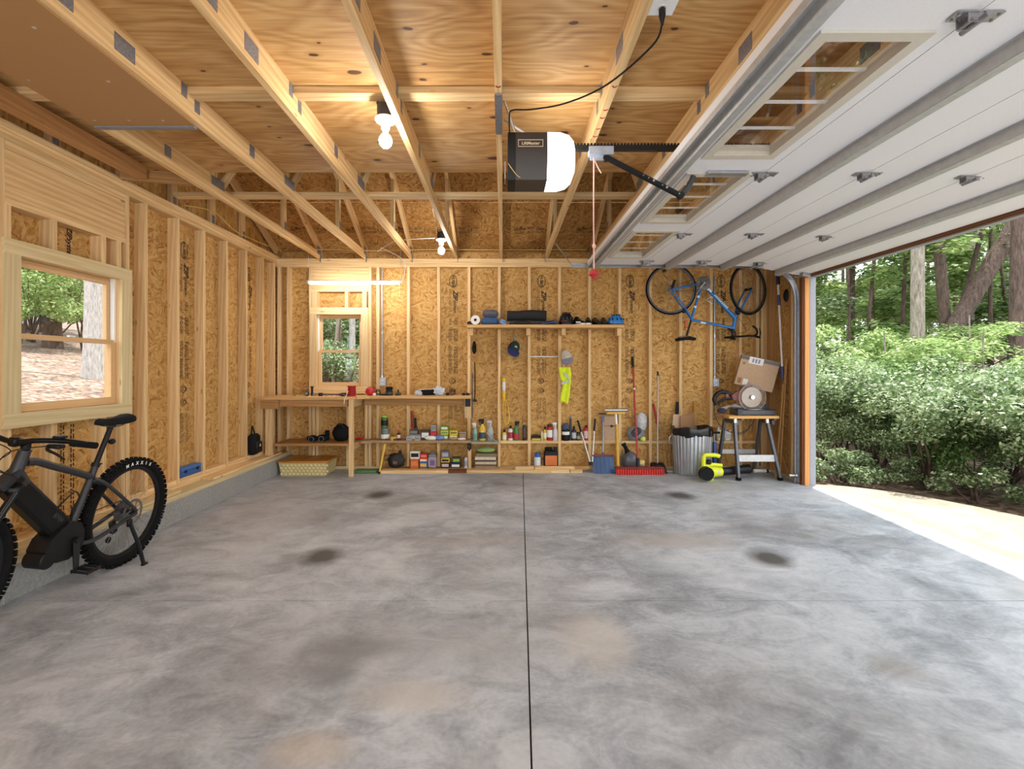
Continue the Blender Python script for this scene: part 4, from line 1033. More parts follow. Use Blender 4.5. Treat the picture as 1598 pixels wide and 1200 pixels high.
# outlet and cord on the next truss
t = thing('ceiling_outlet', 'white outlet box with plug on the truss near the door', 'outlet', (.605, 1.98, ZP + .02))
MB().box2((.002, -.05, .0), (.05, .05, .10)).obj('box', M('box_brown', (96, 84, 74), .5), t, smooth=False)
MB().box2((-.005, -.07, -.012), (.105, .075, -.004)).obj('cover_plate', WPLAS, t, smooth=False)
for yy in (-.03, .03): MB().lathe([(.001, -.0155), (.018, -.015), (.019, -.012)], 12, (.05, yy, 0)).obj('socket', M('socket_white', (214, 212, 206), .4), t)
pc = thing('opener_power_cord', 'black cord swagged from ceiling outlet to opener', 'cord', (.655, 2.01, ZP - .02))
pl = MB(); pl.lathe([(.010, .025), (.014, .02), (.014, -.005), (.008, -.03), (.005, -.045)], 12); pl.obj('plug', BLACK, pc)
q = lambda x, y, z: (x - .655, y - 2.01, z - (ZP - .02))
MB().tube(cr([(0, 0, -.04), q(.64, 2.1, 2.74), q(.50, 2.35, 2.72), q(.33, 2.55, 2.74), q(.16, 2.63, 2.75), q(.05, 2.66, 2.76), q(.035, 2.70, 2.74), q(.04, 2.9, 2.73), q(.05, 2.95, 2.74)], 6), .0045, 6).obj('cable', BLACK, pc)
# ================================================================ BIKES
def wheel(parent, c, R, r, axis_rot=None, tyre=RUBBER, rim=BLACK, spokes=28, knob=0, hub=BLACK, name='wheel', rimw=.012, bright=None):
    """wheel in the local XZ plane"""
    T = Matrix.Translation(Vector(c)) @ (axis_rot if axis_rot is not None else Matrix.Identity(4))
    a = MB(); b = MB(); b.torus((0, 0, 0), R - r, r, 'y', 56, 10)
    if knob:
        for k in range(knob):
            t = 2 * PI * k / knob
            for (yy, dr) in ((-.016, .0), (.016, .0), (-.026, -.010), (.026, -.010)):
                tt = t + (.5 * 2 * PI / knob if abs(yy) > .02 else 0); rr_ = R + dr + .002
                b.box((rr_ * math.cos(tt), yy, rr_ * math.sin(tt)), (.012, .014, .017), (0, -tt, 0))
    a.add(b.v, b.f, T); ty = a.obj('tyre', tyre, parent)
    a = MB(); b = MB(); b.lathe([(R - 2 * r + .004, -rimw), (R - 2 * r + .004, rimw), (R - 2 * r - .018, rimw * .7), (R - 2 * r - .018, -rimw * .7)], 56, axis='y', closed=True)
    a.add(b.v, b.f, T); rm = a.obj('rim', rim, parent)
    a = MB(); b = MB()
    for k in range(spokes):
        t = 2 * PI * k / spokes; s = 1 if k % 2 else -1; u = t + (.35 if (k // 2) % 2 else -.35)
        b.cyl((.022 * math.cos(u), s * .028, .022 * math.sin(u)), ((R - 2 * r - .01) * math.cos(t), 0, (R - 2 * r - .01) * math.sin(t)), .0013, n=4, caps=False)
    a.add(b.v, b.f, T); sp_ = a.obj('spokes', bright or M('spoke_steel', (120, 122, 126), .4, .8), parent); sp_['kind'] = 'stuff'
    a = MB(); b = MB(); b.lathe([(.006, -.055), (.018, -.05), (.022, -.03), (.014, -.02), (.014, .02), (.022, .03), (.018, .05), (.006, .055)], 14, axis='y')
    a.add(b.v, b.f, T); a.obj('hub', hub, parent)
    return ty, rm

FR = M('ebike_grey', (56, 57, 60), .42, .3, var=.05); FRB = M('ebike_black', (16, 17, 18), .4, .1, var=.08, spec=.3)
eb = thing('electric_bike', 'black electric mountain bike on its kickstand below the left window', 'bicycle', (-2.65, 3.39, 0), (math.radians(-5.5), 0, -PI / 2))
RW = .365
ZA = RW
wheel(eb, (0, 0, ZA), RW, .030, knob=54, spokes=28)
wheel(eb, (1.155, 0, ZA), RW, .030, knob=54, spokes=28)
def pt(x, z, y=0): return Vector((x, y, z))
BBx, BBz = .47, .335
# seat tube, top tube, head tube
a = MB(); a.tube([pt(BBx - .02, BBz + .05), pt(.335, .655), pt(.30, .745)], [.024, .020, .0185], 12); a.obj('seat_tube', FR, eb)
a = MB(); a.tube(cr([pt(.325, .675), pt(.45, .735), pt(.60, .80), pt(.70, .845), pt(.765, .855)], 5), [.021] * 16 + [.024] * 5, 12); a.obj('top_tube', FR, eb)
a = MB(); a.tube([pt(.835, .745), pt(.775, .915)], [.034, .028], 14); a.lathe([(.03, -.004), (.03, .004)], 14, pt(.773, .918)); a.obj('head_tube', FR, eb)
# down tube housing the battery: chamfered sweep
def boxsweep(p0, p1, w0, w1, h0, h1, ch=.3):
    m = MB(); d = (p1 - p0).normalized(); up = Vector((-d.z, 0, d.x)); vs = []
    for (p, w, h) in ((p0, w0, h0), (p1, w1, h1)):
        for (u, v) in ((-1, -1 + ch), (-1, 1 - ch), (-1 + ch, 1), (1 - ch, 1), (1, 1 - ch), (1, -1 + ch), (1 - ch, -1), (-1 + ch, -1)):
            vs.append(p + Vector((0, u * w / 2, 0)) + up * v * h / 2)
    n = 8; fs = [(k, (k + 1) % n, n + (k + 1) % n, n + k) for k in range(n)] + [tuple(range(n))[::-1], tuple(range(n, 2 * n))]
    m.add(vs, fs); return m
boxsweep(pt(.845, .765), pt(.515, .40), .066, .078, .125, .135).obj('down_tube', FRB, eb, angle=20)
boxsweep(pt(.785, .765), pt(.495, .445), .055, .062, .045, .045).obj('battery_cover', FR, eb, angle=20)
boxsweep(pt(.86, .80), pt(.80, .72), .06, .07, .14, .12).obj('head_gusset', FR, eb, angle=20)
lo = link('lettering', textmesh('Ride', .045, DGREY), eb, pt(.535, .47, -.0), (0, 0, 0))
lo.matrix_basis = Matrix(((-.67, .74, 0, .575), (0, 0, 1, .0405), (-.74, -.67, 0, .50), (0, 0, 0, 1)))
MB().lathe([(.001, .0), (.009, .0), (.010, -.004)], 12, (0, 0, 0), axis='y').obj('battery_lock', ALU, eb, (.515, .042, .43))
# motor
a = MB(); T = Matrix(((1, 0, 0, 0), (0, 0, -1, .055), (0, 1, 0, 0), (0, 0, 0, 1)))
a.prism([(.40, .30), (.425, .255), (.50, .23), (.58, .24), (.64, .275), (.655, .33), (.625, .385), (.56, .43), (.49, .455), (.43, .43), (.40, .37)], .11, T=T); a.obj('motor', M('motor_black', (22, 23, 24), .5, var=.06, spec=.3), eb, angle=20)
MB().lathe([(.004, .056), (.045, .056), (.05, .05), (.05, -.05)], 22, pt(.63, .275), axis='y').obj('motor_cover', BLACK, eb)
# rear triangle, both sides
for s in (-1, 1):
    a = MB(); a.tube(cr([pt(.325, .668, s * .018), pt(.25, .612, s * .05), pt(.05, .425, s * .068), pt(0, ZA + .01, s * .068)], 5), .0115, 8); a.obj('seat_stay', FR, eb)
    a = MB(); a.tube(cr([pt(.44, .30, s * .035), pt(.33, .285, s * .055), pt(.12, .33, s * .066), pt(0, ZA - .005, s * .068)], 5), .013, 8); a.obj('chain_stay', FR, eb)
MB().tube([pt(.265, .625, -.046), pt(.265, .625, .046)], .012, 8).obj('stay_bridge', FR, eb)
# fork
fd = Vector((.355, 0, -.555)).normalized()
for s in (-1, 1):
    MB().tube([pt(.85, .735, s * .055), pt(1.02, .49, s * .055)], [.019, .019], 12).obj('fork_stanchion', M('stanchion', (28, 28, 30), .2, .4), eb)
    MB().tube([pt(.985, .545, s * .056), pt(1.125, ZA + .0, s * .058), pt(1.16, ZA, s * .058)], [.026, .024, .018], 12).obj('fork_lower', FRB, eb)
MB().rbox(pt(.845, .735), (.07, .15, .045), .015, rot=(0, math.radians(32), 0)).obj('fork_crown', FRB, eb)
MB().tube(cr([pt(1.00, .56, .05), pt(.955, .63, .05), pt(.955, .63, -.05), pt(1.00, .56, -.05)], 5), .012, 8).obj('fork_arch', FRB, eb)
# stem, bars
a = MB(); a.tube([pt(.772, .925), pt(.768, .965)], .022, 12); a.tube([pt(.765, .958), pt(.825, .975)], [.02, .023], 12); a.rbox(pt(.835, .975), (.04, .05, .05), .01); a.obj('stem', FRB, eb)
bar = cr([pt(.79, .985, .385), pt(.795, .995, .25), pt(.825, .992, .12), pt(.835, .977, .03), pt(.835, .977, -.03), pt(.825, .992, -.12), pt(.795, .995, -.25), pt(.79, .985, -.385)], 5)
MB().tube(bar, .0145, 10).obj('handlebar', FRB, eb)
for s in (-1, 1):
    MB().tube([pt(.789, .985, s * .26), pt(.789, .985, s * .39)], .0175, 12).obj('grip', RUBBER, eb)
    a = MB(); a.rbox(pt(.815, .967, s * .20), (.05, .07, .02), .006); a.tube(cr([pt(.825, .965, s * .17), pt(.86, .955, s * .20), pt(.872, .940, s * .26), pt(.868, .915, s * .30)], 4), [.010, .009, .009, .009, .008, .008, .008, .007, .007, .007, .006, .006, .006], 6); a.obj('brake_lever', BLACK, eb)
MB().box(pt(.789, .966, .20), (.003, .05, .008), (.15, 0, 0)).obj('lever_decal', PAPER, eb, smooth=False)
a = MB(); a.rbox(pt(.80, 1.015, .205), (.055, .045, .014), .005); a.tube([pt(.80, .995, .205), pt(.80, 1.01, .205)], .008, 8); a.obj('display', BLACK, eb)
for k, (x, y) in enumerate(((.02, .10), (.05, -.12))):
    MB().tube(cr([pt(.82, .965, .16 - .3 * k), pt(.90, .94, .05), pt(.93, .86, .02 - .04 * k), pt(.86, .80, .045), pt(.83, .74, .045)], 6), .0028, 5).obj('brake_cable', BLACK, eb)
# seat post, saddle
a = MB(); a.tube([pt(.305, .735), pt(.205, .985)], .0155, 12); a.obj('seat_post', FRB, eb)
a = MB(); a.lathe([(.024, -.012), (.024, .012)], 14, T=Matrix.Translation(pt(.30, .748)) @ Matrix.Rotation(math.radians(-22), 4, 'Y')); a.box(pt(.275, .75), (.02, .03, .008)); a.obj('seat_clamp', BLACK, eb)
def saddle(parent, x0, z0, L=.27, Wd=.072, mat=BLACKM, flip=1, y0=0):
    m = MB()
    def fn(u, v):
        x = -.5 + u; w = Wd * (.24 + .76 * (1 / (1 + math.exp((u - .42) * 11)))) * (1 - .25 * max(0, .12 - u) / .12) * math.sqrt(max(0.02, 1 - max(0, (u - .93) / .07) ** 2))
        kk = math.sqrt(max(.004, 1 - max(0, (u - .86) / .14) ** 2)) * math.sqrt(max(.004, 1 - max(0, (.10 - u) / .10) ** 2)); w *= .35 + .65 * kk
        th = PI * (v * 1.3 - .15); y = -math.cos(th) * w; z = math.sin(th) * .030 * kk + .018 * (abs(u - .5) * 2) ** 2 - .012 * u
        return Vector((x0 + x * L, y0 + y, z0 + flip * z))
    m.grid(18, 12, fn)
    # underside
    def fu(u, v):
        a_ = fn(u, 0); b_ = fn(u, 1); return a_.lerp(b_, v)
    m.grid(18, 4, lambda u, v: fu(u, 1 - v))
    o = m.obj('saddle', mat, parent, angle=60)
    r_ = MB()
    for s in (-1, 1): r_.tube(cr([(x0 - .10, y0 + s * .03, z0 - flip * .004), (x0 - .05, y0 + s * .022, z0 - flip * .028), (x0 + .04, y0 + s * .02, z0 - flip * .028), (x0 + .11, y0 + s * .01, z0 - flip * .004)], 4), .0035, 6)
    r_.obj('saddle_rail', DGREY, parent); return o
saddle(eb, .195, 1.012, .29, .074)
MB().rbox(pt(.205, .985), (.045, .04, .022), .006).obj('saddle_clamp', BLACK, eb)
a = MB(); a.lathe([(.016, -.016), (.020, 0), (.014, .014), (.002, .016)], 12, pt(.19, .88), axis='x'); a.obj('tail_light', BLACK, eb); MB().lathe([(.013, -.002), (.014, .0)], 12, pt(.172, .88), axis='x').obj('light_lens', M('tail_red', (150, 24, 24), .3), eb)
# drivetrain (right side = wall side) and rotor, crank, pedals
a = MB(); a.lathe([(.072, -.001), (.09, -.001), (.09, .001), (.072, .001)], 32, pt(0, ZA, .045), axis='y', closed=True)
for k in range(6):
    t = k * PI / 3; a.box(pt(.046 * math.cos(t), ZA + .046 * math.sin(t), .045), (.06, .002, .008), (0, -t + .5, 0))
a.obj('brake_rotor', M('rotor_steel', (150, 150, 152), .3, .9), eb)
a = MB()
for k in range(7): a.lathe([(.02, -.001), (.075 - .007 * k, -.001), (.075 - .007 * k, .001), (.02, .001)], 24, pt(0, ZA, -.03 - .005 * k), axis='y', closed=True)
a.obj('cassette', M('cassette_steel', (110, 110, 112), .4, .8), eb)
a = MB(); a.rbox(pt(.03, .26, -.06), (.05, .03, .10), .01, rot=(0, .3, 0)); a.lathe([(.004, -.004), (.022, -.004), (.022, .004), (.004, .004)], 14, pt(.06, .18, -.06), axis='y'); a.obj('derailleur', BLACK, eb)
a = MB(); a.lathe([(.05, -.002), (.075, -.002), (.075, .002), (.05, .002)], 28, pt(BBx, BBz, -.06), axis='y', closed=True); a.obj('chainring', BLACK, eb)
MB().tube([pt(BBx, BBz + .075, -.06), pt(0, ZA + .07, -.045)], .004, 5).obj('chain', DGREY, eb)
for s, z1 in ((1, BBz - .165), (-1, BBz + .165)):
    a = MB(); a.tube([pt(BBx, BBz, s * .065), pt(BBx + .005, z1, s * .085)], [.02, .014], 8); a.lathe([(.003, .0), (.02, .0), (.02, -.02 * s)], 14, pt(BBx, BBz, s * .085), axis='y'); co = a.obj('crank_arm', BLACK, eb)
    p = MB(); px_, pz_ = BBx + .005, z1; yy = s * .145
    for (dx, dy, wx, wy) in ((0, .048, .10, .012), (0, -.048, .10, .012), (.046, 0, .010, .10), (-.046, 0, .010, .10), (0, 0, .022, .10)):
        p.rbox((px_ + dx, yy + dy, pz_), (wx, wy, .016), .003)
    for dx in (-.045, -.02, .02, .045):
        for dy in (-.048, .048): p.cyl((px_ + dx, yy + dy, pz_ - .013), (px_ + dx, yy + dy, pz_ + .013), .0025, n=5)
    p.cyl((px_, s * .085, pz_), (px_, s * .15, pz_), .007, n=8); p.obj('pedal', BLACK, eb)
# kickstand
a = MB(); a.rbox(pt(.075, .315, .085), (.04, .02, .05), .006); a.tube([pt(.075, .31, .09), pt(.04, .16, .135), pt(.022, .022, .17)], [.011, .013, .012], 8); a.rbox(pt(.018, .020, .172), (.05, .026, .018), .006); a.obj('kickstand', FRB, eb)
# bottle cage
a = MB(); a.tube(cr([pt(.545, .545, .0), pt(.515, .60, .03), pt(.47, .625, .035), pt(.44, .575, .034), pt(.475, .53, .03), pt(.455, .47, .0), pt(.52, .50, -.03), pt(.57, .56, -.03)], 4), .004, 6); a.obj('bottle_cage', BLACK, eb)
# tyre lettering on the near sidewall
for k, ch in enumerate('MAXXIS'):
    t = math.radians(112 - 7 * k) ; rr_ = RW - .030
    o = link('lettering', textmesh(ch, .030, PAPER, off=.0012), eb)
    # seen from the left: local -x is to the right
    u = Vector((-math.sin(t), 0, math.cos(t))); rad_ = Vector((math.cos(t), 0, math.sin(t)))
    tt = math.radians(68 + 7 * k); rad_ = Vector((-math.cos(tt) * -1, 0, math.sin(tt)))
    ang = math.radians(78 + 7.5 * k); rad_ = Vector((math.cos(ang), 0, math.sin(ang))); u = Vector((-math.sin(ang), 0, math.cos(ang))) 
    n_ = u.cross(rad_)
    o.matrix_basis = Matrix(((u.x, rad_.x, n_.x, rad_.x * rr_), (u.y, rad_.y, n_.y, .0318), (u.z, rad_.z, n_.z, ZA + rad_.z * rr_), (0, 0, 0, 1)))

# ---- blue road bike hung upside down on the back wall
BL = M('bike_blue', (38, 112, 184), .3, .25, var=.05); WB = M('bike_decal', (214, 226, 238), .4)
YR = 6.36
def rz_(zx, zy, dy=0):
    p = at(980 + zx / 5.327, 400 + zy / 5.327, YR); return Vector((p.x, dy, p.z))
o_ = rz_(620, 690); rbk = thing('road_bike', 'blue road bike hanging upside down by its wheels on the back wall', 'bicycle', (o_.x, YR, o_.z))
def q_(zx, zy, dy=0):
    v = rz_(zx, zy, dy); return Vector((v.x - o_.x, dy, v.z - o_.z))
RR = 212 / 5.327 * YR / F
GR = M('rim_grey', (88, 90, 94), .35, .6)
hubR, hubF = q_(357, 275), q_(1000, 276)
ff = Matrix.Rotation(math.radians(24), 4, 'Z')
wheel(rbk, hubR, RR, .0125, spokes=28, rim=GR, rimw=.009)
wheel(rbk, hubF, RR, .0125, ff, spokes=24, rim=GR, rimw=.009)
bb, st1, hd0, hd1 = q_(618, 225), q_(525, 528), q_(893, 505), q_(876, 605)
a = MB(); a.tube([bb, st1], .017, 10); a.obj('seat_tube', BL, rbk)
a = MB(); a.tube([st1, hd1 + Vector((0, 0, .015))], [.016, .018], 10); a.obj('top_tube', BL, rbk)
dtb = MB().tube([bb, hd0 + Vector((0, 0, -.02))], [.022, .026], 12).obj('down_tube', BL, rbk)
a = MB(); a.tube([hd0 + Vector((.004, 0, .02)), hd1], .023, 12); a.obj('head_tube', BL, rbk)
for s in (-1, 1):
    MB().tube([bb + Vector((-.02, s * .02, 0)), hubR + Vector((0, s * .06, 0))], [.012, .009], 8).obj('chain_stay', BL, rbk)
    MB().tube([st1 + Vector((0, s * .018, .02)), hubR + Vector((0, s * .06, 0))], [.010, .008], 8).obj('seat_stay', BL, rbk)
    fo = ff @ Vector((0, s * .05, 0))
    MB().tube(cr([q_(908, 470) + fo * .6, q_(945, 385) + fo, hubF + fo], 4), [.015, .0145, .014, .013, .013, .012, .011, .010, .009], 8).obj('fork_blade', BL, rbk)
d_ = (hd0 - bb); dn = d_.normalized(); up = Vector((-dn.z, 0, dn.x)) * -1 if dn.x > 0 else Vector((0, 0, 1))
upv = Vector((dn.z * -1, 0, dn.x)); 
def decal(s, size, p, ux, uz, dy, sx=1.0):
    o = link('lettering', textmesh(s, size, WB, off=.0008, sx=sx), rbk); nn = ux.cross(uz)
    o.matrix_basis = Matrix(((ux.x, uz.x, nn.x, p.x), (ux.y, uz.y, nn.y, dy), (ux.z, uz.z, nn.z, p.z), (0, 0, 0, 1)))
for k in range(9):
    p_ = bb + d_ * (.36 + .045 * k); dm = MB(); dm.box((0, 0, 0), (.012, .003, .026), (0, .5, 0)); dm.box((.010, 0, .008), (.010, .003, .006)); dm.box((.006, 0, -.008), (.010, .003, .006))
    dm.obj('decal_stroke', WB, rbk, (p_.x, -.0262, p_.z), (0, math.atan2(-dn.z, dn.x), 0), smooth=False)
for (p, q2, k0, k1, r_) in ((bb, hd0, .16, .26, .0245), (st1, hd1, .22, .34, .0172), (bb, st1, .34, .40, .0176), (bb, st1, .62, .68, .0176)):
    MB().tube([p.lerp(q2, k0), p.lerp(q2, k1)], r_, 12, caps=False).obj('decal_band', WB, rbk)
# seat post + saddle (upside down)
sp0, sp1 = st1 + Vector((0, 0, 0)), q_(487, 660)
MB().tube([sp0, sp1], .0135, 10).obj('seat_post', BLACK, rbk)
sd = q_(482, 688); saddle(rbk, sd.x, sd.z + .010, .275, .07, BLACKM, -1)
for zy in (545, 580): MB().rbox(q_(482, zy), (.04, .03, .034), .006).obj('tail_reflector', M('reflector_red', (196, 62, 40), .35), rbk)
# stem, drop bars, levers
MB().tube([hd1, q_(872, 655), q_(905, 668)], [.02, .018, .016], 10).obj('stem', BLACK, rbk)
cB = q_(905, 668)
wd = ff @ Vector((0, 1, 0)); fw = ff @ Vector((1, 0, 0))
for s in (-1, 1):
    base = cB + wd * s * .19
    a = MB(); a.tube(cr([cB, cB + wd * s * .10, base, base + fw * .07 + Vector((0, 0, .0)), base + fw * .135 + Vector((0, 0, .03)), base + fw * .125 + Vector((0, 0, .09)), base + fw * .06 + Vector((0, 0, .125))], 4), .0125, 8); a.obj('handlebar', BLACK, rbk)
    a = MB(); a.tube(cr([base + fw * .09, base + fw * .16 + Vector((0, 0, -.012)), base + fw * .19 + Vector((0, 0, -.02))], 4), [.016, .016, .015, .015, .014, .013, .013, .012, .010], 8); a.tube(cr([base + fw * .18, base + fw * .20 + Vector((0, 0, .04)), base + fw * .18 + Vector((0, 0, .10))], 4), .006, 6); a.obj('brake_hood', BLACKM, rbk)
MB().tube(cr([q_(905, 640, -.05), q_(965, 630, -.05), q_(940, 560, -.04), q_(920, 520, -.02)], 5), .0028, 5).obj('brake_cable', BLACK, rbk)
# chainset
a = MB(); a.lathe([(.045, -.002), (.088, -.002), (.088, .002), (.045, .002)], 30, bb + Vector((0, -.045, 0)), axis='y', closed=True); a.lathe([(.05, -.002), (.068, -.002), (.068, .002), (.05, .002)], 30, bb + Vector((0, -.036, 0)), axis='y', closed=True)
for k in range(5):
    t = k * 2 * PI / 5; a.box(bb + Vector((.03 * math.cos(t), -.045, .03 * math.sin(t))), (.05, .006, .014), (0, -t, 0))
a.obj('chainring', M('ring_grey', (120, 122, 124), .35, .8), rbk)
for (p1, y) in ((q_(552, 298), -.075), (q_(678, 165), .075)):
    a = MB(); a.tube([bb + Vector((0, y, 0)), Vector((p1.x, y, p1.z))], [.014, .010], 8); a.obj('crank_arm', M('crank_silver', (205, 206, 208), .3, .7), rbk)
    MB().rbox((p1.x, y * 1.7, p1.z), (.07, .06, .016), .004, rot=(0, -.9, 0)).obj('pedal', GREY, rbk)
MB().tube([bb + Vector((0, -.045, .085)), hubR + Vector((0, -.04, .035))], .003, 5).obj('chain', DGREY, rbk)
MB().tube([bb + Vector((0, -.045, -.085)), hubR + Vector((.01, -.04, -.035))], .003, 5).obj('chain', DGREY, rbk)
a = MB()
for k in range(6): a.lathe([(.015, -.001), (.05 - .005 * k, -.001), (.05 - .005 * k, .001), (.015, .001)], 20, hubR + Vector((0, -.03 - .004 * k, 0)), axis='y', closed=True)
a.obj('cassette', MATS['cassette_steel'], rbk)
a = MB(); a.rbox(hubR + Vector((.012, -.05, .05)), (.03, .03, .09), .008, rot=(0, .3, 0)); a.lathe([(.004, -.004), (.018, -.004), (.018, .004), (.004, .004)], 12, hubR + Vector((.03, -.05, .10)), axis='y'); a.obj('derailleur', BLACK, rbk)
for (p, s) in ((q_(465, 455), 1), (q_(915, 470), -1)): MB().rbox(p, (.05, .05, .05), .012, rot=(0, .6 * s, 0)).obj('brake_caliper', BLACK, rbk)
MB().tube([q_(720, 345), q_(690, 335), q_(652, 362), q_(700, 395)], .004, 6).obj('bottle_cage', WB, rbk)
# wall hooks
for i, (zx, lab) in enumerate(((357, 'hook over the rear wheel of the hanging road bike'), (1000, 'hook over the front wheel of the hanging road bike'))):
    p = rz_(zx, 275); zz = p.z + RR - .028
    hk_ = thing('bike_hook', lab, 'hook', (p.x, YB, zz))
    MB().tube(cr([(0, .004, -.01), (0, -.1, -.012), (0, -.235, -.012), (0, -.255, .02), (0, -.25, .045)], 4), .006, 8).obj('hook', M('hook_red', (170, 60, 50), .5), hk_)
    MB().box((0, .045, -.01), (.03, .08, .03)).obj('hook_mount', DGREY, hk_, smooth=False)
# ================================================================ WORKBENCH AND ITS THINGS
def lx(px, Y): return (px - CX) * Y / F
def prism_part(poly, z0, z1, name, mat, parent):
    """flat polygon part in world coordinates"""
    o = parent.location; a = MB(); a.prism([(x - o.x, y - o.y) for x, y in poly], z1 - z0, z0=z0 - o.z)
    return a.obj(name, mat, parent, smooth=False)
wbn = thing('workbench', 'plain pine workbench under the back window', 'workbench', (-1.9, 6.3, 0))
ZB = 1.0
YF1, YF2 = 6.05, 6.30
YE = YB - .03
prism_part([(-3.025, YF1), (-1.98, YF1), (-1.86, 6.16), (-1.86, YE), (-3.025, YE)], ZB - .034, ZB, 'bench_top', BENCH, wbn)
prism_part([(-1.855, 6.19), (-1.72, YF2), (lx(735, YF2), YF2 - .01), (lx(735, YF2), YE), (-1.855, YE)], ZB - .036, ZB + .002, 'bench_top', BENCH, wbn)
board('rail', (-2.98, 6.13, ZB - .125), (-1.95, 6.165, ZB - .035), wbn, PINED)
board('rail', (-1.83, YE - .05, ZB - .13), (lx(727, 6.5), YE - .012, ZB - .037), wbn, PINED)
board('rail', (-1.925, 6.14, ZB - .135), (-1.887, YE, ZB - .035), wbn, PINE)
board('leg', (-1.928, 6.10, 0), (-1.872, 6.138, ZB - .036), wbn, PINE)
board('end_block', (-3.02, 6.08, ZB - .15), (-2.80, 6.12, ZB - .035), wbn, PINED)
board('leg', (-2.99, 6.14, .262), (-2.90, 6.178, ZB - .126), wbn, PINE)
board('end_block', (lx(725, 6.45), 6.45, ZB - .30), (lx(735, 6.45), 6.488, ZB - .037), wbn, PINE)
MB().box((lx(730, 6.44) + 1.9, .144, ZB - .085), (.07, .006, .13)).obj('black_plate', BLACK, wbn, smooth=False)
ZS = .415
prism_part([(-2.86, 6.10), (-1.97, 6.10), (-1.84, 6.22), (-1.84, YE), (-2.86, YE)], ZS - .03, ZS, 'lower_shelf', PINED, wbn)
prism_part([(-1.835, 6.30), (-1.70, 6.36), (lx(735, 6.36), 6.36), (lx(735, 6.36), YE), (-1.835, YE)], ZS - .032, ZS, 'lower_shelf', wood('shelf_grey', (188, 156, 116), (150, 116, 80)), wbn)
board('shelf_cleat', (-1.945, 6.30, ZS - .10), (-1.905, YE, ZS - .031), wbn, PINE)
board('leg', (lx(731, 6.45), 6.45, .039), (lx(735.5, 6.45), 6.488, ZS - .033), wbn, PINE)
sh = thing('thin_shelf', 'short grey-green shelf board holding spray bottles beside the workbench', 'shelf', (lx(756, 6.4), 6.4, .38))
board('board', (lx(735.5, 6.38), 6.36, .383), (bx(778) , YS - .004, .40), sh, M('shelf_plastic', (158, 158, 134), .5, var=.15))
board('lip', (lx(735.5, 6.38), 6.352, .372), (bx(778), 6.36, .40), sh, M('shelf_plastic2', (150, 150, 128), .5))
ZT = .40; ZK = .383

# ---- generic small things -------------------------------------------------
def col(r, g, b, rough=.5, **k): return M('c_%d_%d_%d_%d' % (r, g, b, int(rough * 100)), (r, g, b), rough, **k)
def dims(x0, x1, y0, y1, Y): return (x1 - x0) * Y / F, (y1 - y0) * Y / F
def place(name, label, cat, x0, x1, Y, z, rot=0, group=None):
    return thing(name, label, cat, (lx((x0 + x1) / 2, Y), Y, z), (0, 0, rot), group)
def carton(label, x0, x1, y0, y1, Y, z, c, d=.08, rot=0, c2=None, cat='box', name='box', band=None, word=None, wc=PAPER, group=None):
    """printed pack: body, front label, top flap"""
    w, h = dims(x0, x1, y0, y1, Y); t = place(name, label, cat, x0, x1, Y, z, rot, group)
    MB().rbox((0, 0, h / 2), (w, d, h), .003).obj('pack', c, t, smooth=False)
    MB().box((0, -d / 2 - .0006, h * .5), (w * .8, .001, h * (.5 if band is None else band))).obj('pack_label', c2 or PAPER, t, smooth=False)
    MB().box((0, 0, h + .0008), (w * .98, d * .5, .0012)).obj('pack_flap', c, t, smooth=False)
    if word: link('lettering', textmesh(word, h * .22, wc, off=.0004), t, (0, -d / 2 - .0016, h * .78 if band is None else h * .5), (PI / 2, 0, 0))
    return t
def bottle(label, x0, x1, y0, y1, Y, z, body, cap, lab=None, neck=.7, cat='bottle', name='bottle', group=None, r=None):
    w, h = dims(x0, x1, y0, y1, Y); R_ = r or w / 2; t = place(name, label, cat, x0, x1, Y, z, 0, group)
    MB().lathe([(R_ * .9, 0), (R_, h * .02), (R_, h * neck), (R_ * .85, h * (neck + .05)), (R_ * .45, h * (neck + .11)), (R_ * .42, h * (neck + .14))], 18).obj('body', body, t)
    MB().lathe([(R_ * .5, h * (neck + .13)), (R_ * .52, h * .93), (R_ * .3, h * .96), (R_ * .22, h)], 14).obj('cap', cap, t)
    if lab is not None: MB().lathe([(R_ * 1.008, h * .15), (R_ * 1.012, h * .16), (R_ * 1.012, h * (neck - .12)), (R_ * 1.008, h * (neck - .11))], 18).obj('wrap_label', lab, t)
    return t
def can(label, x0, x1, y0, y1, Y, z, body, cap, lab=None, capf=.18, cat='can', name='spray_can', group=None):
    w, h = dims(x0, x1, y0, y1, Y); R_ = w / 2; t = place(name, label, cat, x0, x1, Y, z, 0, group); k = 1 - capf
    MB().lathe([(R_ * .92, 0), (R_, .004), (R_, h * k * .96), (R_ * .75, h * k)], 18).obj('body', body, t)
    MB().lathe([(R_ * .8, h * k), (R_ * .82, h * .97), (R_ * .6, h), (.001, h)], 16).obj('cap', cap, t)
    if lab is not None: MB().lathe([(R_ * 1.01, h * .2), (R_ * 1.013, h * .21), (R_ * 1.013, h * k * .75), (R_ * 1.01, h * k * .76)], 18).obj('wrap_label', lab, t)
    return t
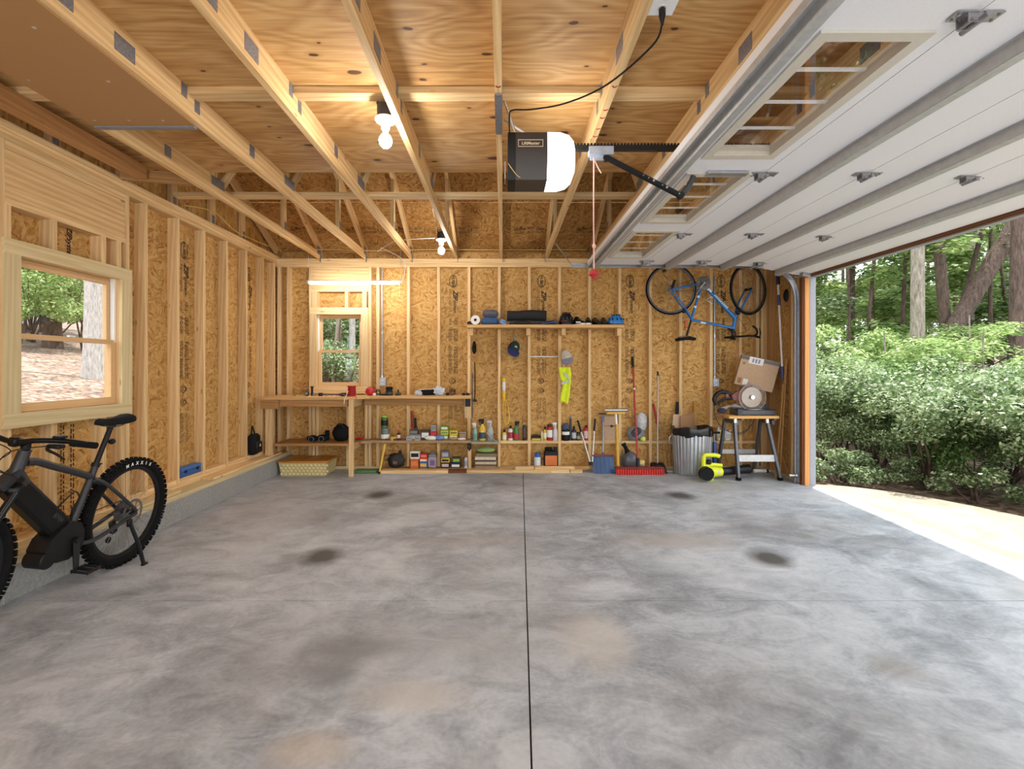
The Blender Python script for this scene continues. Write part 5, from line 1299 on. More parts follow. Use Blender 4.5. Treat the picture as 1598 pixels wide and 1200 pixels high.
def spray(label, x0, x1, y0, y1, Y, z, body, head, lab=None, flip=1, group='trigger spray bottles', liquid=None):
    w, h = dims(x0, x1, y0, y1, Y); R_ = w / 2 * .92; t = place('spray_bottle', label, 'spray bottle', x0, x1, Y, z, 0, group)
    T = Matrix.Diagonal((1, .7, 1, 1))
    MB().lathe([(R_ * .92, 0), (R_, h * .03), (R_, h * .42), (R_ * .8, h * .56), (R_ * .42, h * .68), (R_ * .36, h * .76)], 18, T=T).obj('body', body, t)
    a = MB(); a.lathe([(R_ * .42, h * .75), (R_ * .42, h * .82)], 12); a.rbox((-flip * R_ * .25, 0, h * .90), (R_ * 1.5, R_ * .6, h * .14), .006); a.box((-flip * R_ * 1.0, 0, h * .92), (R_ * .35, R_ * .4, h * .06)); a.obj('spray_head', head, t)
    MB().tube(cr([(-flip * R_ * .7, 0, h * .85), (-flip * R_ * .75, 0, h * .77), (-flip * R_ * .5, 0, h * .70)], 4), R_ * .12, 6).obj('trigger', head, t)
    if lab is not None: MB().lathe([(R_ * 1.01, h * .08), (R_ * 1.015, h * .09), (R_ * 1.015, h * .36), (R_ * 1.01, h * .37)], 18, T=T).obj('wrap_label', lab, t)
    if liquid is not None: MB().lathe([(R_ * .90, h * .01), (R_ * .97, h * .035), (R_ * .97, h * .28), (.001, h * .28)], 16, T=T).obj('liquid', liquid, t)
    return t
CLEARP = M('clear_plastic', (200, 214, 214), .15, var=.03, alpha=.45)

# ---- things on the workbench ----------------------------------------------
Yb = 6.30
t = place('flashlight', 'black flashlight standing upright on the bench left of the window', 'flashlight', 484.5, 489.5, Yb, ZB)
MB().lathe([(.016, 0), (.018, .01), (.014, .05), (.015, .10), (.021, .115), (.021, .125), (.001, .125)], 14).obj('barrel', BLACK, t); MB().lathe([(.0215, .116), (.0218, .121)], 14).obj('bezel', DGREY, t)
t = place('tape_measure', 'small dark tape measure left of the upright flashlight', 'tape measure', 476, 482, Yb, ZB)
MB().rbox((0, 0, .03), (.055, .035, .06), .014).obj('case', DGREY, t); MB().lathe([(.018, -.0005), (.019, -.003), (.001, -.003)], 14, (0, -.0175, .03), axis='y').obj('badge', GREY, t)
t = place('key_bunch', 'grey metal bits beside the flashlight on the bench', 'keys', 487, 495, Yb - .06, ZB)
a = MB(); a.torus((0, 0, .022), .02, .003, 'y', 20, 6); a.obj('ring', ALU, t)
for k in range(4): MB().box((.012 * k - .02, .006 * k - .01, .008), (.05, .012, .004), (0, .2, .5 * k)).obj('key', GREY, t, smooth=False)
t = place('puck', 'black round puck beside the metal bits on the bench', 'puck', 497, 504, Yb - .02, ZB)
MB().lathe([(.024, 0), (.028, .004), (.028, .03), (.022, .04), (.001, .041)], 18).obj('shell', BLACK, t); MB().lathe([(.0283, .012), (.0285, .02)], 18).obj('rim', DGREY, t)
t = place('tan_rag', 'small tan scrap lying at the left end of the bench', 'rag', 459, 470, Yb - .08, ZB)
a = MB(); a.grid(8, 6, lambda u, v: Vector((-.06 + .12 * u, -.03 + .06 * v, .010 + .008 * math.sin(7 * u) * math.cos(5 * v)))); a.grid(8, 6, lambda u, v: Vector((-.06 + .12 * u, .03 - .06 * v, .001))); a.obj('cloth', col(196, 160, 112, .9), t)
t = place('strap', 'tangled grey and pink strap lying on the bench before the window', 'strap', 502, 545, Yb - .10, ZB)
a = MB(); pts = [(-.17 + .34 * k / 16, .03 * math.sin(k * 1.7), .008 + .010 * abs(math.sin(k * 1.1))) for k in range(17)]; a.tube(cr(pts, 3), .008, 6, flat=.5); a.obj('webbing', col(94, 90, 96, .9), t)
a = MB(); a.tube(cr([(-.05, .04, .012), (.02, .02, .03), (.08, .03, .028), (.13, -.01, .012)], 5), .009, 6, flat=.6); a.obj('webbing', col(168, 92, 100, .9), t)
t = place('black_bundle', 'black folded tool pouch beside the red spool on the bench', 'pouch', 528, 545, Yb - .05, ZB)
a = MB(); a.ell((0, 0, .022), (.07, .03, .022)); a.obj('pouch', BLACKM, t); MB().tube([(-.06, -.02, .02), (.06, -.03, .03)], .007, 6).obj('handle', BLACK, t)
t = place('red_spool', 'red plastic spool standing on the bench edge under the window', 'spool', 541, 557, 6.2, ZB)
RD = col(190, 34, 38, .4)
MB().lathe([(.060, 0), (.060, .010), (.046, .014)], 22).obj('flange', RD, t); MB().lathe([(.046, .014), (.050, .05), (.046, .12)], 22).obj('wound_line', col(168, 26, 30, .7, bump=.6, scale=200), t); MB().lathe([(.046, .12), (.062, .126), (.062, .136), (.02, .137), (.02, .125)], 22).obj('flange', RD, t)
MB().tube(cr([(-.03, -.05, .07), (-.035, -.12, .012), (-.04, -.165, -.03), (-.045, -.166, -.09)], 5), .004, 6).obj('loose_line', PAPER, t)
t = place('red_reel', 'round red chalk reel on the bench right of the window', 'reel', 570, 585, 6.36, ZB)
MB().ell((0, 0, .055), (.062, .045, .055), 18, 12).obj('case', RD, t); MB().rbox((.062, -.02, .018), (.04, .03, .034), .006).obj('nozzle', PAPER, t)
a = MB()
for k in range(5): a.torus((0, -.005 + .002 * k, .055), .058 - .001 * k, .0022, 'y', 24, 5, .3, 2.6)
a.obj('ribs', col(150, 24, 28, .5), t)
t = place('coiled_cord', 'black coiled cord and charger on the bench beside red reel', 'cord', 586, 601, 6.36, ZB)
a = MB()
for k in range(3): a.torus((-.03, .0, .03 + .012 * k), .028, .004, 'y', 20, 6)
a.obj('coil', BLACK, t); MB().rbox((.03, 0, .012), (.07, .05, .024), .006).obj('charger', BLACK, t)
t = place('black_jar', 'black screw-top jar on the bench below the electrical box', 'jar', 602, 613, 6.36, ZB)
MB().lathe([(.040, 0), (.046, .006), (.046, .06), (.040, .068), (.040, .078)], 20).obj('jar', BLACK, t); MB().lathe([(.045, .078), (.045, .112), (.04, .115), (.001, .115)], 20).obj('lid', BLACKM, t); MB().lathe([(.0463, .02), (.0465, .05)], 20).obj('wrap_label', DGREY, t)
t = place('dark_bottle', 'squat dark green bottle with thin nozzle on the bench', 'bottle', 617, 626, 6.36, ZB)
MB().lathe([(.036, 0), (.038, .004), (.038, .028), (.018, .042), (.012, .048)], 18).obj('body', col(40, 50, 38, .4), t); MB().lathe([(.012, .048), (.010, .075), (.005, .082)], 12).obj('nozzle', BLACK, t)
t = place('roll_and_cloth', 'black roll wrapped in white and blue plastic on the bench', 'roll', 650, 684, 6.36, ZB)
MB().tube([(-.10, 0, .038), (.13, 0, .046)], .036, 16).obj('black_roll', BLACKM, t)
CL = M('plastic_sheet', (206, 214, 226), .35, var=.12, scale=14)
def crumple(c, rad, seed, amp=.3, nu=18, nv=12):
    rr = random.Random(seed); ph = [rr.uniform(0, 6.3) for _ in range(6)]; a = MB(); a.ell((0, 0, 0), (1, 1, 1), nu, nv)
    vs = []
    for p in a.v:
        n = 1 + amp * (.5 * math.sin(5 * p.x + ph[0]) * math.sin(6 * p.y + ph[1]) + .35 * math.sin(9 * p.z + ph[2] + 4 * p.x) + .3 * math.sin(11 * p.x + 7 * p.z + ph[3]))
        vs.append(Vector((c[0] + p.x * rad[0] * n, c[1] + p.y * rad[1] * n, max(c[2] + p.z * rad[2] * n, .001 if c[2] >= 0 else -9))))
    a.v = vs; return a
crumple((-.10, 0, .035), (.07, .05, .035), 1).obj('plastic_wrap', CL, t); crumple((.15, 0, .06), (.075, .06, .06), 2).obj('plastic_wrap', CL, t)
MB().box((.0, -.01, .085), (.22, .05, .006), (0, -.05, 0)).obj('white_strip', PAPER, t, smooth=False)
t = place('wire_coil', 'thin black wire coil on the bench near its right end', 'wire', 697, 713, 6.40, ZB)
a = MB()
for k in range(3): a.torus((.01 * k, .008 * k, .036), .034 - .003 * k, .0025, 'y', 22, 5)
a.obj('coil', BLACK, t); MB().rbox((-.055, 0, .018), (.05, .03, .036), .01).obj('plug', BLACK, t)
t = place('safety_glasses', 'dark safety glasses at the right end of the bench', 'glasses', 721, 733, 6.38, ZB)
for s in (-1, 1): MB().ell((s * .026, -.02, .020), (.026, .006, .017), 14, 8).obj('lens', BLACK, t)
MB().tube(cr([(-.052, -.02, .024), (-.055, .03, .024), (-.05, .05, .010)], 4), .003, 6).obj('temple', BLACK, t); MB().tube(cr([(.052, -.02, .024), (.055, .03, .024), (.05, .05, .010)], 4), .003, 6).obj('temple', BLACK, t)

# ---- lower shelf, left part -------------------------------------------------
Yl = 6.28
t = place('knee_pads', 'black knee pads with grey piping on the lower bench shelf', 'knee pads', 482, 518, Yl, ZS)
for k, (x, h) in enumerate(((-.10, .08), (.03, .09))):
    MB().ell((x, 0, h * .5), (.075, .06, h * .5), 16, 10).obj('pad', BLACKM, t); MB().torus((x, -.055, h * .45), .032, .003, 'y', 20, 6).obj('piping', GREY, t)
MB().rbox((.07, .05, .075), (.06, .03, .13), .01).obj('strap', BLACKM, t)
t = place('black_duffel', 'rounded black bag on the lower bench shelf', 'bag', 520, 546, Yl + .04, ZS)
crumple((0, 0, .105), (.115, .09, .115), 5, .08, 20, 14).obj('bag', BLACKM, t); MB().tube(cr([(-.06, -.07, .18), (0, -.08, .235), (.06, -.07, .18)], 5), .008, 6).obj('handle', BLACK, t)
t = place('red_pliers', 'small red clamp on the lower shelf behind the bench leg', 'clamp', 554, 567, 6.40, ZS)
a = MB(); a.tube(cr([(-.045, 0, .012), (0, 0, .03), (.045, 0, .016)], 4), .012, 8); a.obj('handle', RD, t); MB().tube(cr([(-.045, .02, .01), (0, .01, .018), (.045, .02, .036)], 4), .010, 8).obj('handle', RD, t); MB().rbox((-.055, .01, .012), (.04, .03, .02), .004).obj('jaw', GREY, t)
# tray basket on the floor
bs = gnd(471, 743)
t = thing('storage_tray', 'flat woven tan tray with amber lid on the floor under the bench', 'storage tray', (lx(473, 6.16), 6.34, 0))
WV = M('woven_cream', (206, 190, 132), .5, var=.1); AMB = M('amber_lid', (196, 134, 52), .4, var=.1)
a = MB(); w2, d2, h2 = .29, .19, .165
a.add([(-w2 * .95, -d2 * .95, 0), (w2 * .95, -d2 * .95, 0), (w2 * .95, d2 * .95, 0), (-w2 * .95, d2 * .95, 0), (-w2 * 1.04, -d2 * 1.04, h2), (w2 * 1.04, -d2 * 1.04, h2), (w2 * 1.04, d2 * 1.04, h2), (-w2 * 1.04, d2 * 1.04, h2)], [(3, 2, 1, 0), (0, 1, 5, 4), (1, 2, 6, 5), (2, 3, 7, 6), (3, 0, 4, 7), (4, 5, 6, 7)]); a.obj('tray', WV, t, smooth=False)
bm_ = MB()
for r_ in range(4):
    for k in range(12):
        z = .022 + r_ * .037; x = -w2 * .93 + (k + .5 * (r_ % 2)) * .050; bm_.ell((x, -d2 * (.955 + .09 * z / h2) - .001, z), (.02, .006, .016), 8, 5)
o = bm_.obj('woven_bumps', M('woven_pale', (222, 208, 156), .5), t); o['kind'] = 'stuff'
MB().rbox((0, 0, h2 + .012), (w2 * 2.22, d2 * 2.22, .024), .008).obj('lid', AMB, t)
for k in (-1, 0, 1): MB().box((k * .15, 0, h2 + .0255), (.006, d2 * 2.0, .003)).obj('lid_rib', M('amber_dark', (168, 106, 36), .45), t, smooth=False)

# ---- lower shelf, right part -------------------------------------------------
Yr = 6.44
can('green and black weed spray can on the lower shelf, stacked on a jar', 594.5, 605.5, 650, 670.5, Yr, ZS + .155, col(70, 110, 52, .4), col(150, 190, 70, .4), BLACK, .2)
t = place('paint_jar', 'glass jar with white label under the green can', 'jar', 594, 608, Yr, ZS)
MB().lathe([(.055, 0), (.058, .006), (.058, .11), (.05, .125), (.05, .132)], 20).obj('jar', col(96, 120, 110, .3), t); MB().lathe([(.053, .132), (.053, .152), (.001, .153)], 20).obj('lid', GREY, t); MB().lathe([(.0585, .02), (.0588, .075)], 20).obj('wrap_label', PAPER, t)
t = place('tape_roll', 'yellow tape roll lying on the lower shelf', 'tape', 607, 619, 6.42, ZS)
MB().lathe([(.026, 0), (.052, 0), (.052, .042), (.026, .042)], 26, closed=True).obj('tape', col(214, 178, 62, .5), t); MB().lathe([(.0235, .001), (.0255, .001), (.0255, .041), (.0235, .041)], 22, closed=True).obj('core', CARD, t)
bottle('small dark bottle with red cap beside the tape roll', 619.5, 625, 673, 688, 6.46, ZS, col(40, 36, 34, .4), col(206, 40, 34, .4), PAPER, .6)
t = place('red_level', 'flat red-brown tool lying along the lower shelf edge', 'tool', 600, 634, 6.385, ZS)
MB().rbox((0, 0, .012), (.27, .03, .024), .004).obj('body', col(120, 56, 40, .5), t); MB().box((.05, -.0155, .012), (.06, .002, .012)).obj('face', BLACK, t, smooth=False)
t = place('red_sander', 'red hand sander standing upright on the stacked packs', 'sander', 640, 647, 6.50, ZS + .122)
MB().rbox((0, 0, .125), (.038, .03, .25), .006, rot=(0, -.05, 0)).obj('plate', col(156, 62, 54, .6), t); MB().rbox((0, -.022, .12), (.022, .02, .16), .006, rot=(0, -.05, 0)).obj('grip', col(130, 44, 40, .5), t)
t = place('black_clamp', 'black spring clamp leaning beside the red hand sander', 'clamp', 646, 651, 6.50, ZS + .122)
MB().rbox((0, 0, .08), (.03, .03, .16), .008, rot=(0, -.08, 0)).obj('arm', BLACK, t); MB().rbox((.012, -.02, .02), (.04, .02, .04), .006).obj('foot', DGREY, t)
GB = 'fastener packs on the lower shelf'
carton('long grey screw pack at the bottom of the stack under the sander', 640, 657, 680, 688, 6.46, ZS, col(150, 150, 146, .5), .09, .03, group=GB)
carton('dark lidded pack on top of the grey screw pack', 640, 653, 673, 680.3, 6.47, ZS + .0675, col(86, 82, 78, .5), .08, -.05, GREY, group=GB)
carton('clear pack of fittings in front of the grey screw pack', 634, 643, 683.5, 690, 6.385, ZS, col(170, 172, 170, .3), .045, .1, GREY, group=GB)
carton('small silver pack beside the white bag, front of the shelf', 647.5, 656, 683.5, 690, 6.385, ZS, col(186, 186, 182, .3), .045, -.1, GREY, group=GB)
carton('black and white hardware box left of the red box', 657.5, 671, 673, 688, 6.46, ZS, col(52, 52, 54, .5), .09, 0, PAPER, group=GB)
carton('glossy red box under a grey one on the lower shelf', 672, 681.5, 675, 688, 6.48, ZS, col(186, 26, 34, .4), .08, 0, col(206, 50, 54, .4), group=GB)
carton('small grey box on top of the red box', 672.5, 680.5, 665.5, 675, 6.48, ZS + .1105, col(150, 148, 150, .5), .07, .06, GREY, group=GB)
carton('green pack at the bottom of the green and yellow stack', 688, 700, 680.5, 688, 6.47, ZS, col(118, 160, 66, .5), .08, 0, PAPER, .35, group=GB)
carton('yellow pack in the middle of the green and yellow stack', 688, 700, 673.8, 680.3, 6.47, ZS + .0655, col(222, 200, 52, .5), .08, .04, col(110, 150, 60, .5), .35, group=GB)
carton('bright green pack on top of the green and yellow stack', 688.3, 700, 667, 673.6, 6.47, ZS + .1235, col(86, 170, 62, .5), .08, -.03, PAPER, .3, group=GB)
carton('yellow pack under another yellow one beside the green stack', 702, 714, 680.5, 688, 6.47, ZS, col(216, 196, 56, .5), .08, -.04, PAPER, .35, group=GB)
carton('upper yellow pack tilted on the other yellow pack', 701.8, 714.2, 674, 680.3, 6.47, ZS + .0655, col(226, 206, 40, .5), .08, .06, col(120, 110, 40, .5), .3, group=GB)
t = place('clear_jar', 'clear lidded tub of brown nails on the lower shelf', 'tub', 716, 728, 6.47, ZS)
MB().rbox((0, 0, .045), (.095, .07, .09), .012).obj('tub', M('tub_brown', (150, 122, 96), .35, var=.3, scale=60), t); MB().rbox((0, 0, .096), (.10, .075, .012), .004).obj('lid', col(176, 160, 140, .4), t)
t = place('blue_plastic_bag', 'white and blue plastic bag lying across the lower shelf edge', 'bag', 663, 693, 6.40, ZS)
crumple((-.045, -.01, .03), (.085, .035, .03), 8, .12).obj('bag', PAPER, t); crumple((.06, 0, .032), (.07, .038, .034), 9, .14).obj('bag', M('blue_film', (110, 138, 196), .35, var=.15, scale=20), t)
t = place('glove_pair', 'tan and white work gloves lying at the right of the shelf', 'gloves', 699, 727, 6.40, ZS)
crumple((-.05, 0, .02), (.06, .035, .02), 12, .15).obj('glove', col(186, 150, 120, .9), t); crumple((.06, -.005, .016), (.06, .03, .016), 13, .15).obj('glove', PAPER, t)

# ---- bottom row on the timber offcuts -----------------------------------------
ZO_ = .0385
GO = 'timber offcuts laid along the back wall'
offs = [(594, 624, 6.29, .13, 0, PINE, 'short thick pine offcut below the black bucket bag'), (624.3, 680, 6.29, .13, 0, PINE2, 'long pine offcut below the orange boxes'), (680.3, 699, 6.31, .11, 0, PINE, 'pale offcut below the grey box'), (699.3, 728, 6.31, .11, 0, BROWN, 'weathered brown offcut in the row by the wall'), (728.3, 757, 6.30, .11, 0, PINE, 'light offcut left of the stacked magazines'), (757.3, 799, 6.32, .10, 0, PINE2, 'offcut below the right of the stacked magazines'), (799.3, 831, 6.32, .09, 0, PINE, 'floor offcut at the floor joint'), (831.3, 860, 6.32, .09, 0, PINE2, 'floor offcut below the white spray can'), (860.3, 889, 6.33, .09, 0, PINE, 'floor offcut below the black jug'), (890, 909, 6.33, .09, 0, PINE, 'short offcut left of the loppers'),
        (594, 640, 6.425, .13, 0, PINED, 'hidden back offcut under the black bucket bag'), (640.3, 700, 6.425, .13, 0, PINED, 'back offcut under the orange and grey boxes'), (700.3, 778, 6.425, .13, 0, PINE2, 'back offcut under the magazine stack'), (778.3, 830, 6.425, .13, 0, PINE, 'back offcut below the empty bay'), (804, 833.5, 6.36, .06, .0385, PINE, 'upper offcut left of the white spray can'), (835, 897, 6.36, .06, .0385, PINE2, 'upper offcut in front of the black jug'), (830.4, 905, 6.425, .13, 0, PINE, 'back offcut under the black jug'), (897.3, 920, 6.36, .06, .0385, PINED, 'thin offcut end under the lopper head')]
for (x0, x1, y, d, z, m, lab) in offs:
    xa, xb = lx(x0, y), lx(x1, y); xc_ = (xa + xb) / 2
    t = thing('timber_offcut', lab, 'timber', (xc_, y + d / 2, z), group=GO)
    o = board('plank', (xa, y, z), (xb, y + d - .002, z + .038), t, m, axis=0)
Yo = 6.49
t = place('yellow_stake', 'yellow stake leaning against the bench shelf edge', 'stake', 592, 599, 6.27, 0)
MB().tube([(-.03, 0, .0), (.025, .075, .372)], [.013, .016], 10).obj('shaft', col(222, 186, 76, .5), t); MB().lathe([(.015, 0), (.016, .03)], 10, (-.03, 0, 0)).obj('tip', BLACK, t)
t = place('bucket_bag', 'black tool bag slumped below the shelf', 'bag', 600, 636, Yo, ZO_)
crumple((0, 0, .095), (.115, .06, .10), 21, .12).obj('bag', M('bag_black', (38, 36, 36), .6, var=.2), t); MB().rbox((.05, -.005, .18), (.04, .03, .09), .01, rot=(0, .2, 0)).obj('handle', BLACK, t); MB().box((.0, -.062, .075), (.055, .004, .04)).obj('patch', col(120, 92, 84, .7), t, smooth=False)
MB().tube(cr([(-.10, -.04, .10), (-.16, -.045, .12), (-.12, -.05, .17), (-.04, -.05, .18)], 5), .004, 6).obj('strap', BLACK, t)
carton('orange box at the bottom left under the white box', 641.5, 654, 715, 729, Yo, ZO_, col(206, 96, 44, .5), .09, 0, col(222, 130, 60, .5), .25, group='boxes on the offcuts')
carton('white box with black window on the orange box', 641, 655.5, 703, 714.8, Yo, ZO_ + .121, col(232, 224, 214, .5), .09, 0, BLACK, .34, group='boxes on the offcuts')
carton('blue and yellow box under the orange and red ones', 655.5, 667.5, 720, 729.5, Yo, ZO_, col(32, 110, 170, .5), .09, 0, col(240, 180, 50, .5), .5, group='boxes on the offcuts')
carton('flat orange box between the blue and the red box', 655.5, 667.5, 715, 720, Yo, ZO_ + .0835, col(224, 110, 50, .5), .09, 0, PAPER, .3, group='boxes on the offcuts')
carton('red box on top of the flat orange box', 656.3, 667.3, 708, 715, Yo, ZO_ + .1285, col(206, 40, 40, .5), .09, 0, col(226, 120, 110, .5), .3, group='boxes on the offcuts')
t = place('plastic_jug', 'grey plastic tub with purple label on the offcuts', 'tub', 668, 681.5, Yo, ZO_)
MB().rbox((0, 0, .075), (.112, .085, .15), .012).obj('tub', M('grey_clear', (158, 150, 156), .4, var=.1), t); MB().rbox((0, 0, .165), (.10, .075, .03), .008).obj('lid', GREY, t); MB().box((.005, -.0432, .07), (.06, .002, .07)).obj('wrap_label', col(120, 84, 140, .5), t, smooth=False)
t = place('grey_tin', 'small grey tin on the plastic tub with purple label', 'tin', 670, 679, Yo, ZO_ + .1815)
MB().lathe([(.034, 0), (.036, .003), (.036, .02), (.034, .024), (.001, .024)], 18).obj('tin', GREY, t); MB().lathe([(.0362, .006), (.0364, .016)], 18).obj('rim', DGREY, t)
carton('black tin with pink label at the bottom, right of the stud', 689, 702, 721, 729.5, Yo, ZO_, col(36, 34, 36, .4), .09, 0, col(206, 180, 190, .5), .6, group='boxes on the offcuts')
carton('yellow and black box on the black tin', 689, 702, 714.8, 721, Yo, ZO_ + .0755, col(220, 192, 46, .5), .09, 0, BLACK, .4, group='boxes on the offcuts')
carton('blue-grey box on top of the yellow and black box', 689.3, 701, 704, 714.6, Yo, ZO_ + .131, col(110, 112, 124, .5), .09, 0, col(170, 172, 180, .5), .5, group='boxes on the offcuts')
carton('black box with white label under the green pack', 704, 719, 722, 729.5, Yo, ZO_, col(34, 34, 36, .4), .09, 0, PAPER, .5, group='boxes on the offcuts')
carton('green and black pack on the black box', 706, 718.5, 713.5, 722, Yo, ZO_ + .067, col(40, 40, 40, .4), .085, .05, col(130, 180, 60, .5), .6, group='boxes on the offcuts')
can('slim white can at the right end of the bottom row', 724.3, 730, 712.5, 729.5, 6.47, ZO_, col(214, 212, 220, .4), col(190, 190, 200, .4), col(160, 160, 180, .4), .1)
t = thing('black_vise', 'black clamp hanging at the bench shelf corner', 'clamp', (lx(732.5, 6.43), 6.43, ZS - .145))
MB().rbox((0, 0, .07), (.05, .035, .10), .008).obj('body', BLACK, t); MB().cyl((-.02, -.02, .06), (.02, -.02, .06), .008, n=8).obj('screw', DGREY, t); MB().rbox((0, 0, .02), (.02, .03, .04), .006).obj('jaw', BLACK, t)
cols = [(150, 120, 88), (96, 78, 62), (196, 178, 150), (70, 60, 52), (210, 198, 176), (128, 112, 82)]
zz = ZO_
for k, lab in enumerate(('bottom magazine of the stack by the floor joint, tan spine', 'dark magazine second from the bottom of the stack', 'pale magazine third from the bottom of the stack', 'dark brown magazine fourth from the bottom of the stack', 'cream magazine fifth from the bottom of the stack', 'olive magazine on top of the stack')):
    hh = (.036, .024, .034, .022, .038, .045)[k]
    t = thing('magazine', lab, 'magazine', (lx(758.5, 6.47) + R0.uniform(-.008, .008), 6.47, zz), (0, 0, R0.uniform(-.04, .04)), 'magazines stacked below the spray bottles')
    MB().box((0, 0, hh / 2), (.27, .15, hh - .006)).obj('pages', col(222, 214, 196, .9), t, smooth=False)
    MB().box((0, 0, hh - .002), (.276, .156, .003)).obj('cover', col(*cols[k], .6), t, smooth=False); MB().box((0, -.0775, hh / 2), (.276, .003, hh - .001)).obj('spine', col(*cols[k], .6), t, smooth=False)
    zz += hh + .0005
t = place('green_cushion', 'green knitted pad on top of the magazine stack', 'cushion', 743, 773, 6.47, zz)
a = MB(); a.ell((0, 0, .036), (.125, .07, .036), 20, 10); a.obj('pad', M('green_knit', (150, 178, 108), .9, var=.25, scale=90, bump=.5), t); MB().torus((0, 0, .036), .0, .001, 'z', 8, 4).obj('seam', col(120, 150, 84, .9), t)
t = thing('green_mat', 'green rolled mat lying on the floor behind the bench leg', 'mat', (lx(571, 6.33), 6.36, 0))
MB().rbox((0, 0, .018), (.30, .14, .036), .012).obj('mat', M('green_mat', (88, 128, 78), .85, var=.2, scale=60), t); MB().lathe([(.022, -.07), (.022, .07)], 14, (.165, 0, .023), axis='y').obj('rolled_end', M('green_mat_dark', (50, 62, 48), .85), t)

# ---- spray bottles beside the bench ----------------------------------------
Yq = 6.50
spray('clear teal spray bottle with white nozzle beside the bench end', 737, 745.5, 662, 690, Yq, ZT, col(140, 172, 160, .2), WPLAS, col(110, 150, 130, .3))
spray('yellow spray bottle with black trigger head', 747, 758.5, 656, 690, Yq, ZT, col(232, 198, 40, .35), BLACK, col(52, 70, 92, .4))
spray('clear spray bottle with blue liquid in the bottom', 759.5, 770.5, 658, 690, Yq, ZT, CLEARP, col(190, 190, 200, .3), None, liquid=col(38, 52, 110, .2))
t = thing('pink_string', 'pink string slung from bench end to the stud', 'string', at(735, 653, 6.36))
e_ = at(776, 690, 6.36) - t.location
MB().tube(cr([(0, 0, 0), e_ * .5 + Vector((0, 0, -.004)), e_], 5), .0045, 6).obj('cord', col(196, 160, 140, .8), t); MB().ell((0, 0, 0), (.008, .008, .010), 8, 6).obj('knot', col(190, 150, 130, .8), t)

# ---- bottles on the blocking between the studs -------------------------------
Yk = 6.605
bottle('small yellow glue bottle in the second stud bay', 784, 790.5, 671, 688, Yk, ZK, col(226, 214, 84, .4), BLACK, PAPER, .62)
bottle('white squeeze bottle with red shoulder beside the yellow glue', 793, 800.5, 664.5, 688, Yk, ZK, col(228, 224, 220, .4), BLACK, col(176, 50, 52, .4), .66)
spray('green spray bottle with red label in the stud bay', 800.5, 810.5, 657, 688, Yk - .01, ZK, col(52, 120, 62, .35), BLACK, col(178, 44, 48, .4), -1)
bottle('black sealant tube with white cap alone in its bay', 815.5, 821, 661.5, 688, Yk, ZK, col(38, 38, 40, .4), WPLAS, col(70, 70, 72, .4), .82)
t = place('black_yellow_case', 'black and yellow drill bit case in the third stud bay', 'case', 829.5, 843.5, Yk - .02, ZK)
MB().rbox((0, 0, .018), (.12, .07, .034), .005).obj('base', col(206, 180, 44, .5), t); MB().rbox((0, 0, .05), (.122, .072, .03), .005).obj('lid', BLACK, t); MB().rbox((-.01, 0, .074), (.07, .05, .018), .004).obj('handle', col(70, 34, 32, .5), t)
bottle('thin cream tube beside the drill bit case', 844, 847.5, 673, 688, Yk, ZK, col(222, 210, 160, .5), WPLAS, None, .7)
bottle('slim yellow bottle with black cap by the red can', 847.8, 853, 666, 688, Yk, ZK, col(214, 184, 60, .4), BLACK, PAPER, .64)
can('red and white spray can beside the white spray bottle', 853.3, 862, 663, 688, Yk, ZK, col(186, 48, 46, .4), col(60, 30, 30, .4), PAPER, .14)
spray('plain translucent white spray bottle right of the red can', 862.3, 871.3, 659, 688, Yk, ZK, col(206, 202, 202, .3), WPLAS, None)
t = place('cleaning_tub', 'black tub with white band and blue scrub pad on top', 'tub', 876.5, 889, Yk - .012, ZK)
MB().lathe([(.048, 0), (.052, .006), (.052, .135), (.050, .14), (.001, .14)], 22).obj('tub', BLACK, t); MB().lathe([(.0525, .08), (.053, .082), (.053, .12), (.0525, .122)], 22).obj('wrap_label', PAPER, t); crumple((0, 0, .185), (.05, .045, .05), 31, .12).obj('scrub_pad', M('scrub_blue', (72, 84, 104), .9, var=.3, scale=80, bump=.5), t)
t = place('grease_tube', 'tall dark metal tube standing beside the scrub tub', 'tube', 888.7, 892, Yk, ZK)
MB().cyl((0, 0, 0), (0, 0, .32), .014, n=12).obj('tube', DGREY, t); MB().lathe([(.0145, .30), (.0145, .32), (.006, .335)], 12).obj('cap', GREY, t)
bottle('black bottle with white label beside the dark tube', 892, 899.3, 665.5, 688, Yk, ZK, col(42, 42, 46, .4), BLACK, col(190, 194, 196, .5), .66)
t = place('small_jar', 'small dark jar with pale green label', 'jar', 899.5, 905.5, Yk, ZK)
MB().lathe([(.024, 0), (.026, .004), (.026, .08), (.022, .09)], 16).obj('jar', col(46, 52, 46, .4), t); MB().lathe([(.024, .09), (.024, .11), (.001, .111)], 16).obj('lid', BLACK, t); MB().lathe([(.0263, .02), (.0265, .06)], 16).obj('wrap_label', col(150, 166, 140, .5), t)
bottle('red bottle with black cap behind the lopper handle', 910.5, 918.5, 664.5, 688, Yk, ZK, col(176, 40, 50, .4), BLACK, col(216, 190, 186, .4), .74)
can('white spray can with blue cap on the floor offcuts', 833.5, 844, 704, 727.5, 6.48, ZO_, col(214, 222, 228, .4), col(34, 92, 172, .4), None, .28)
t = place('black_jug', 'black fuel jug with orange label on the offcuts', 'jug', 848.5, 870.5, 6.49, ZO_)
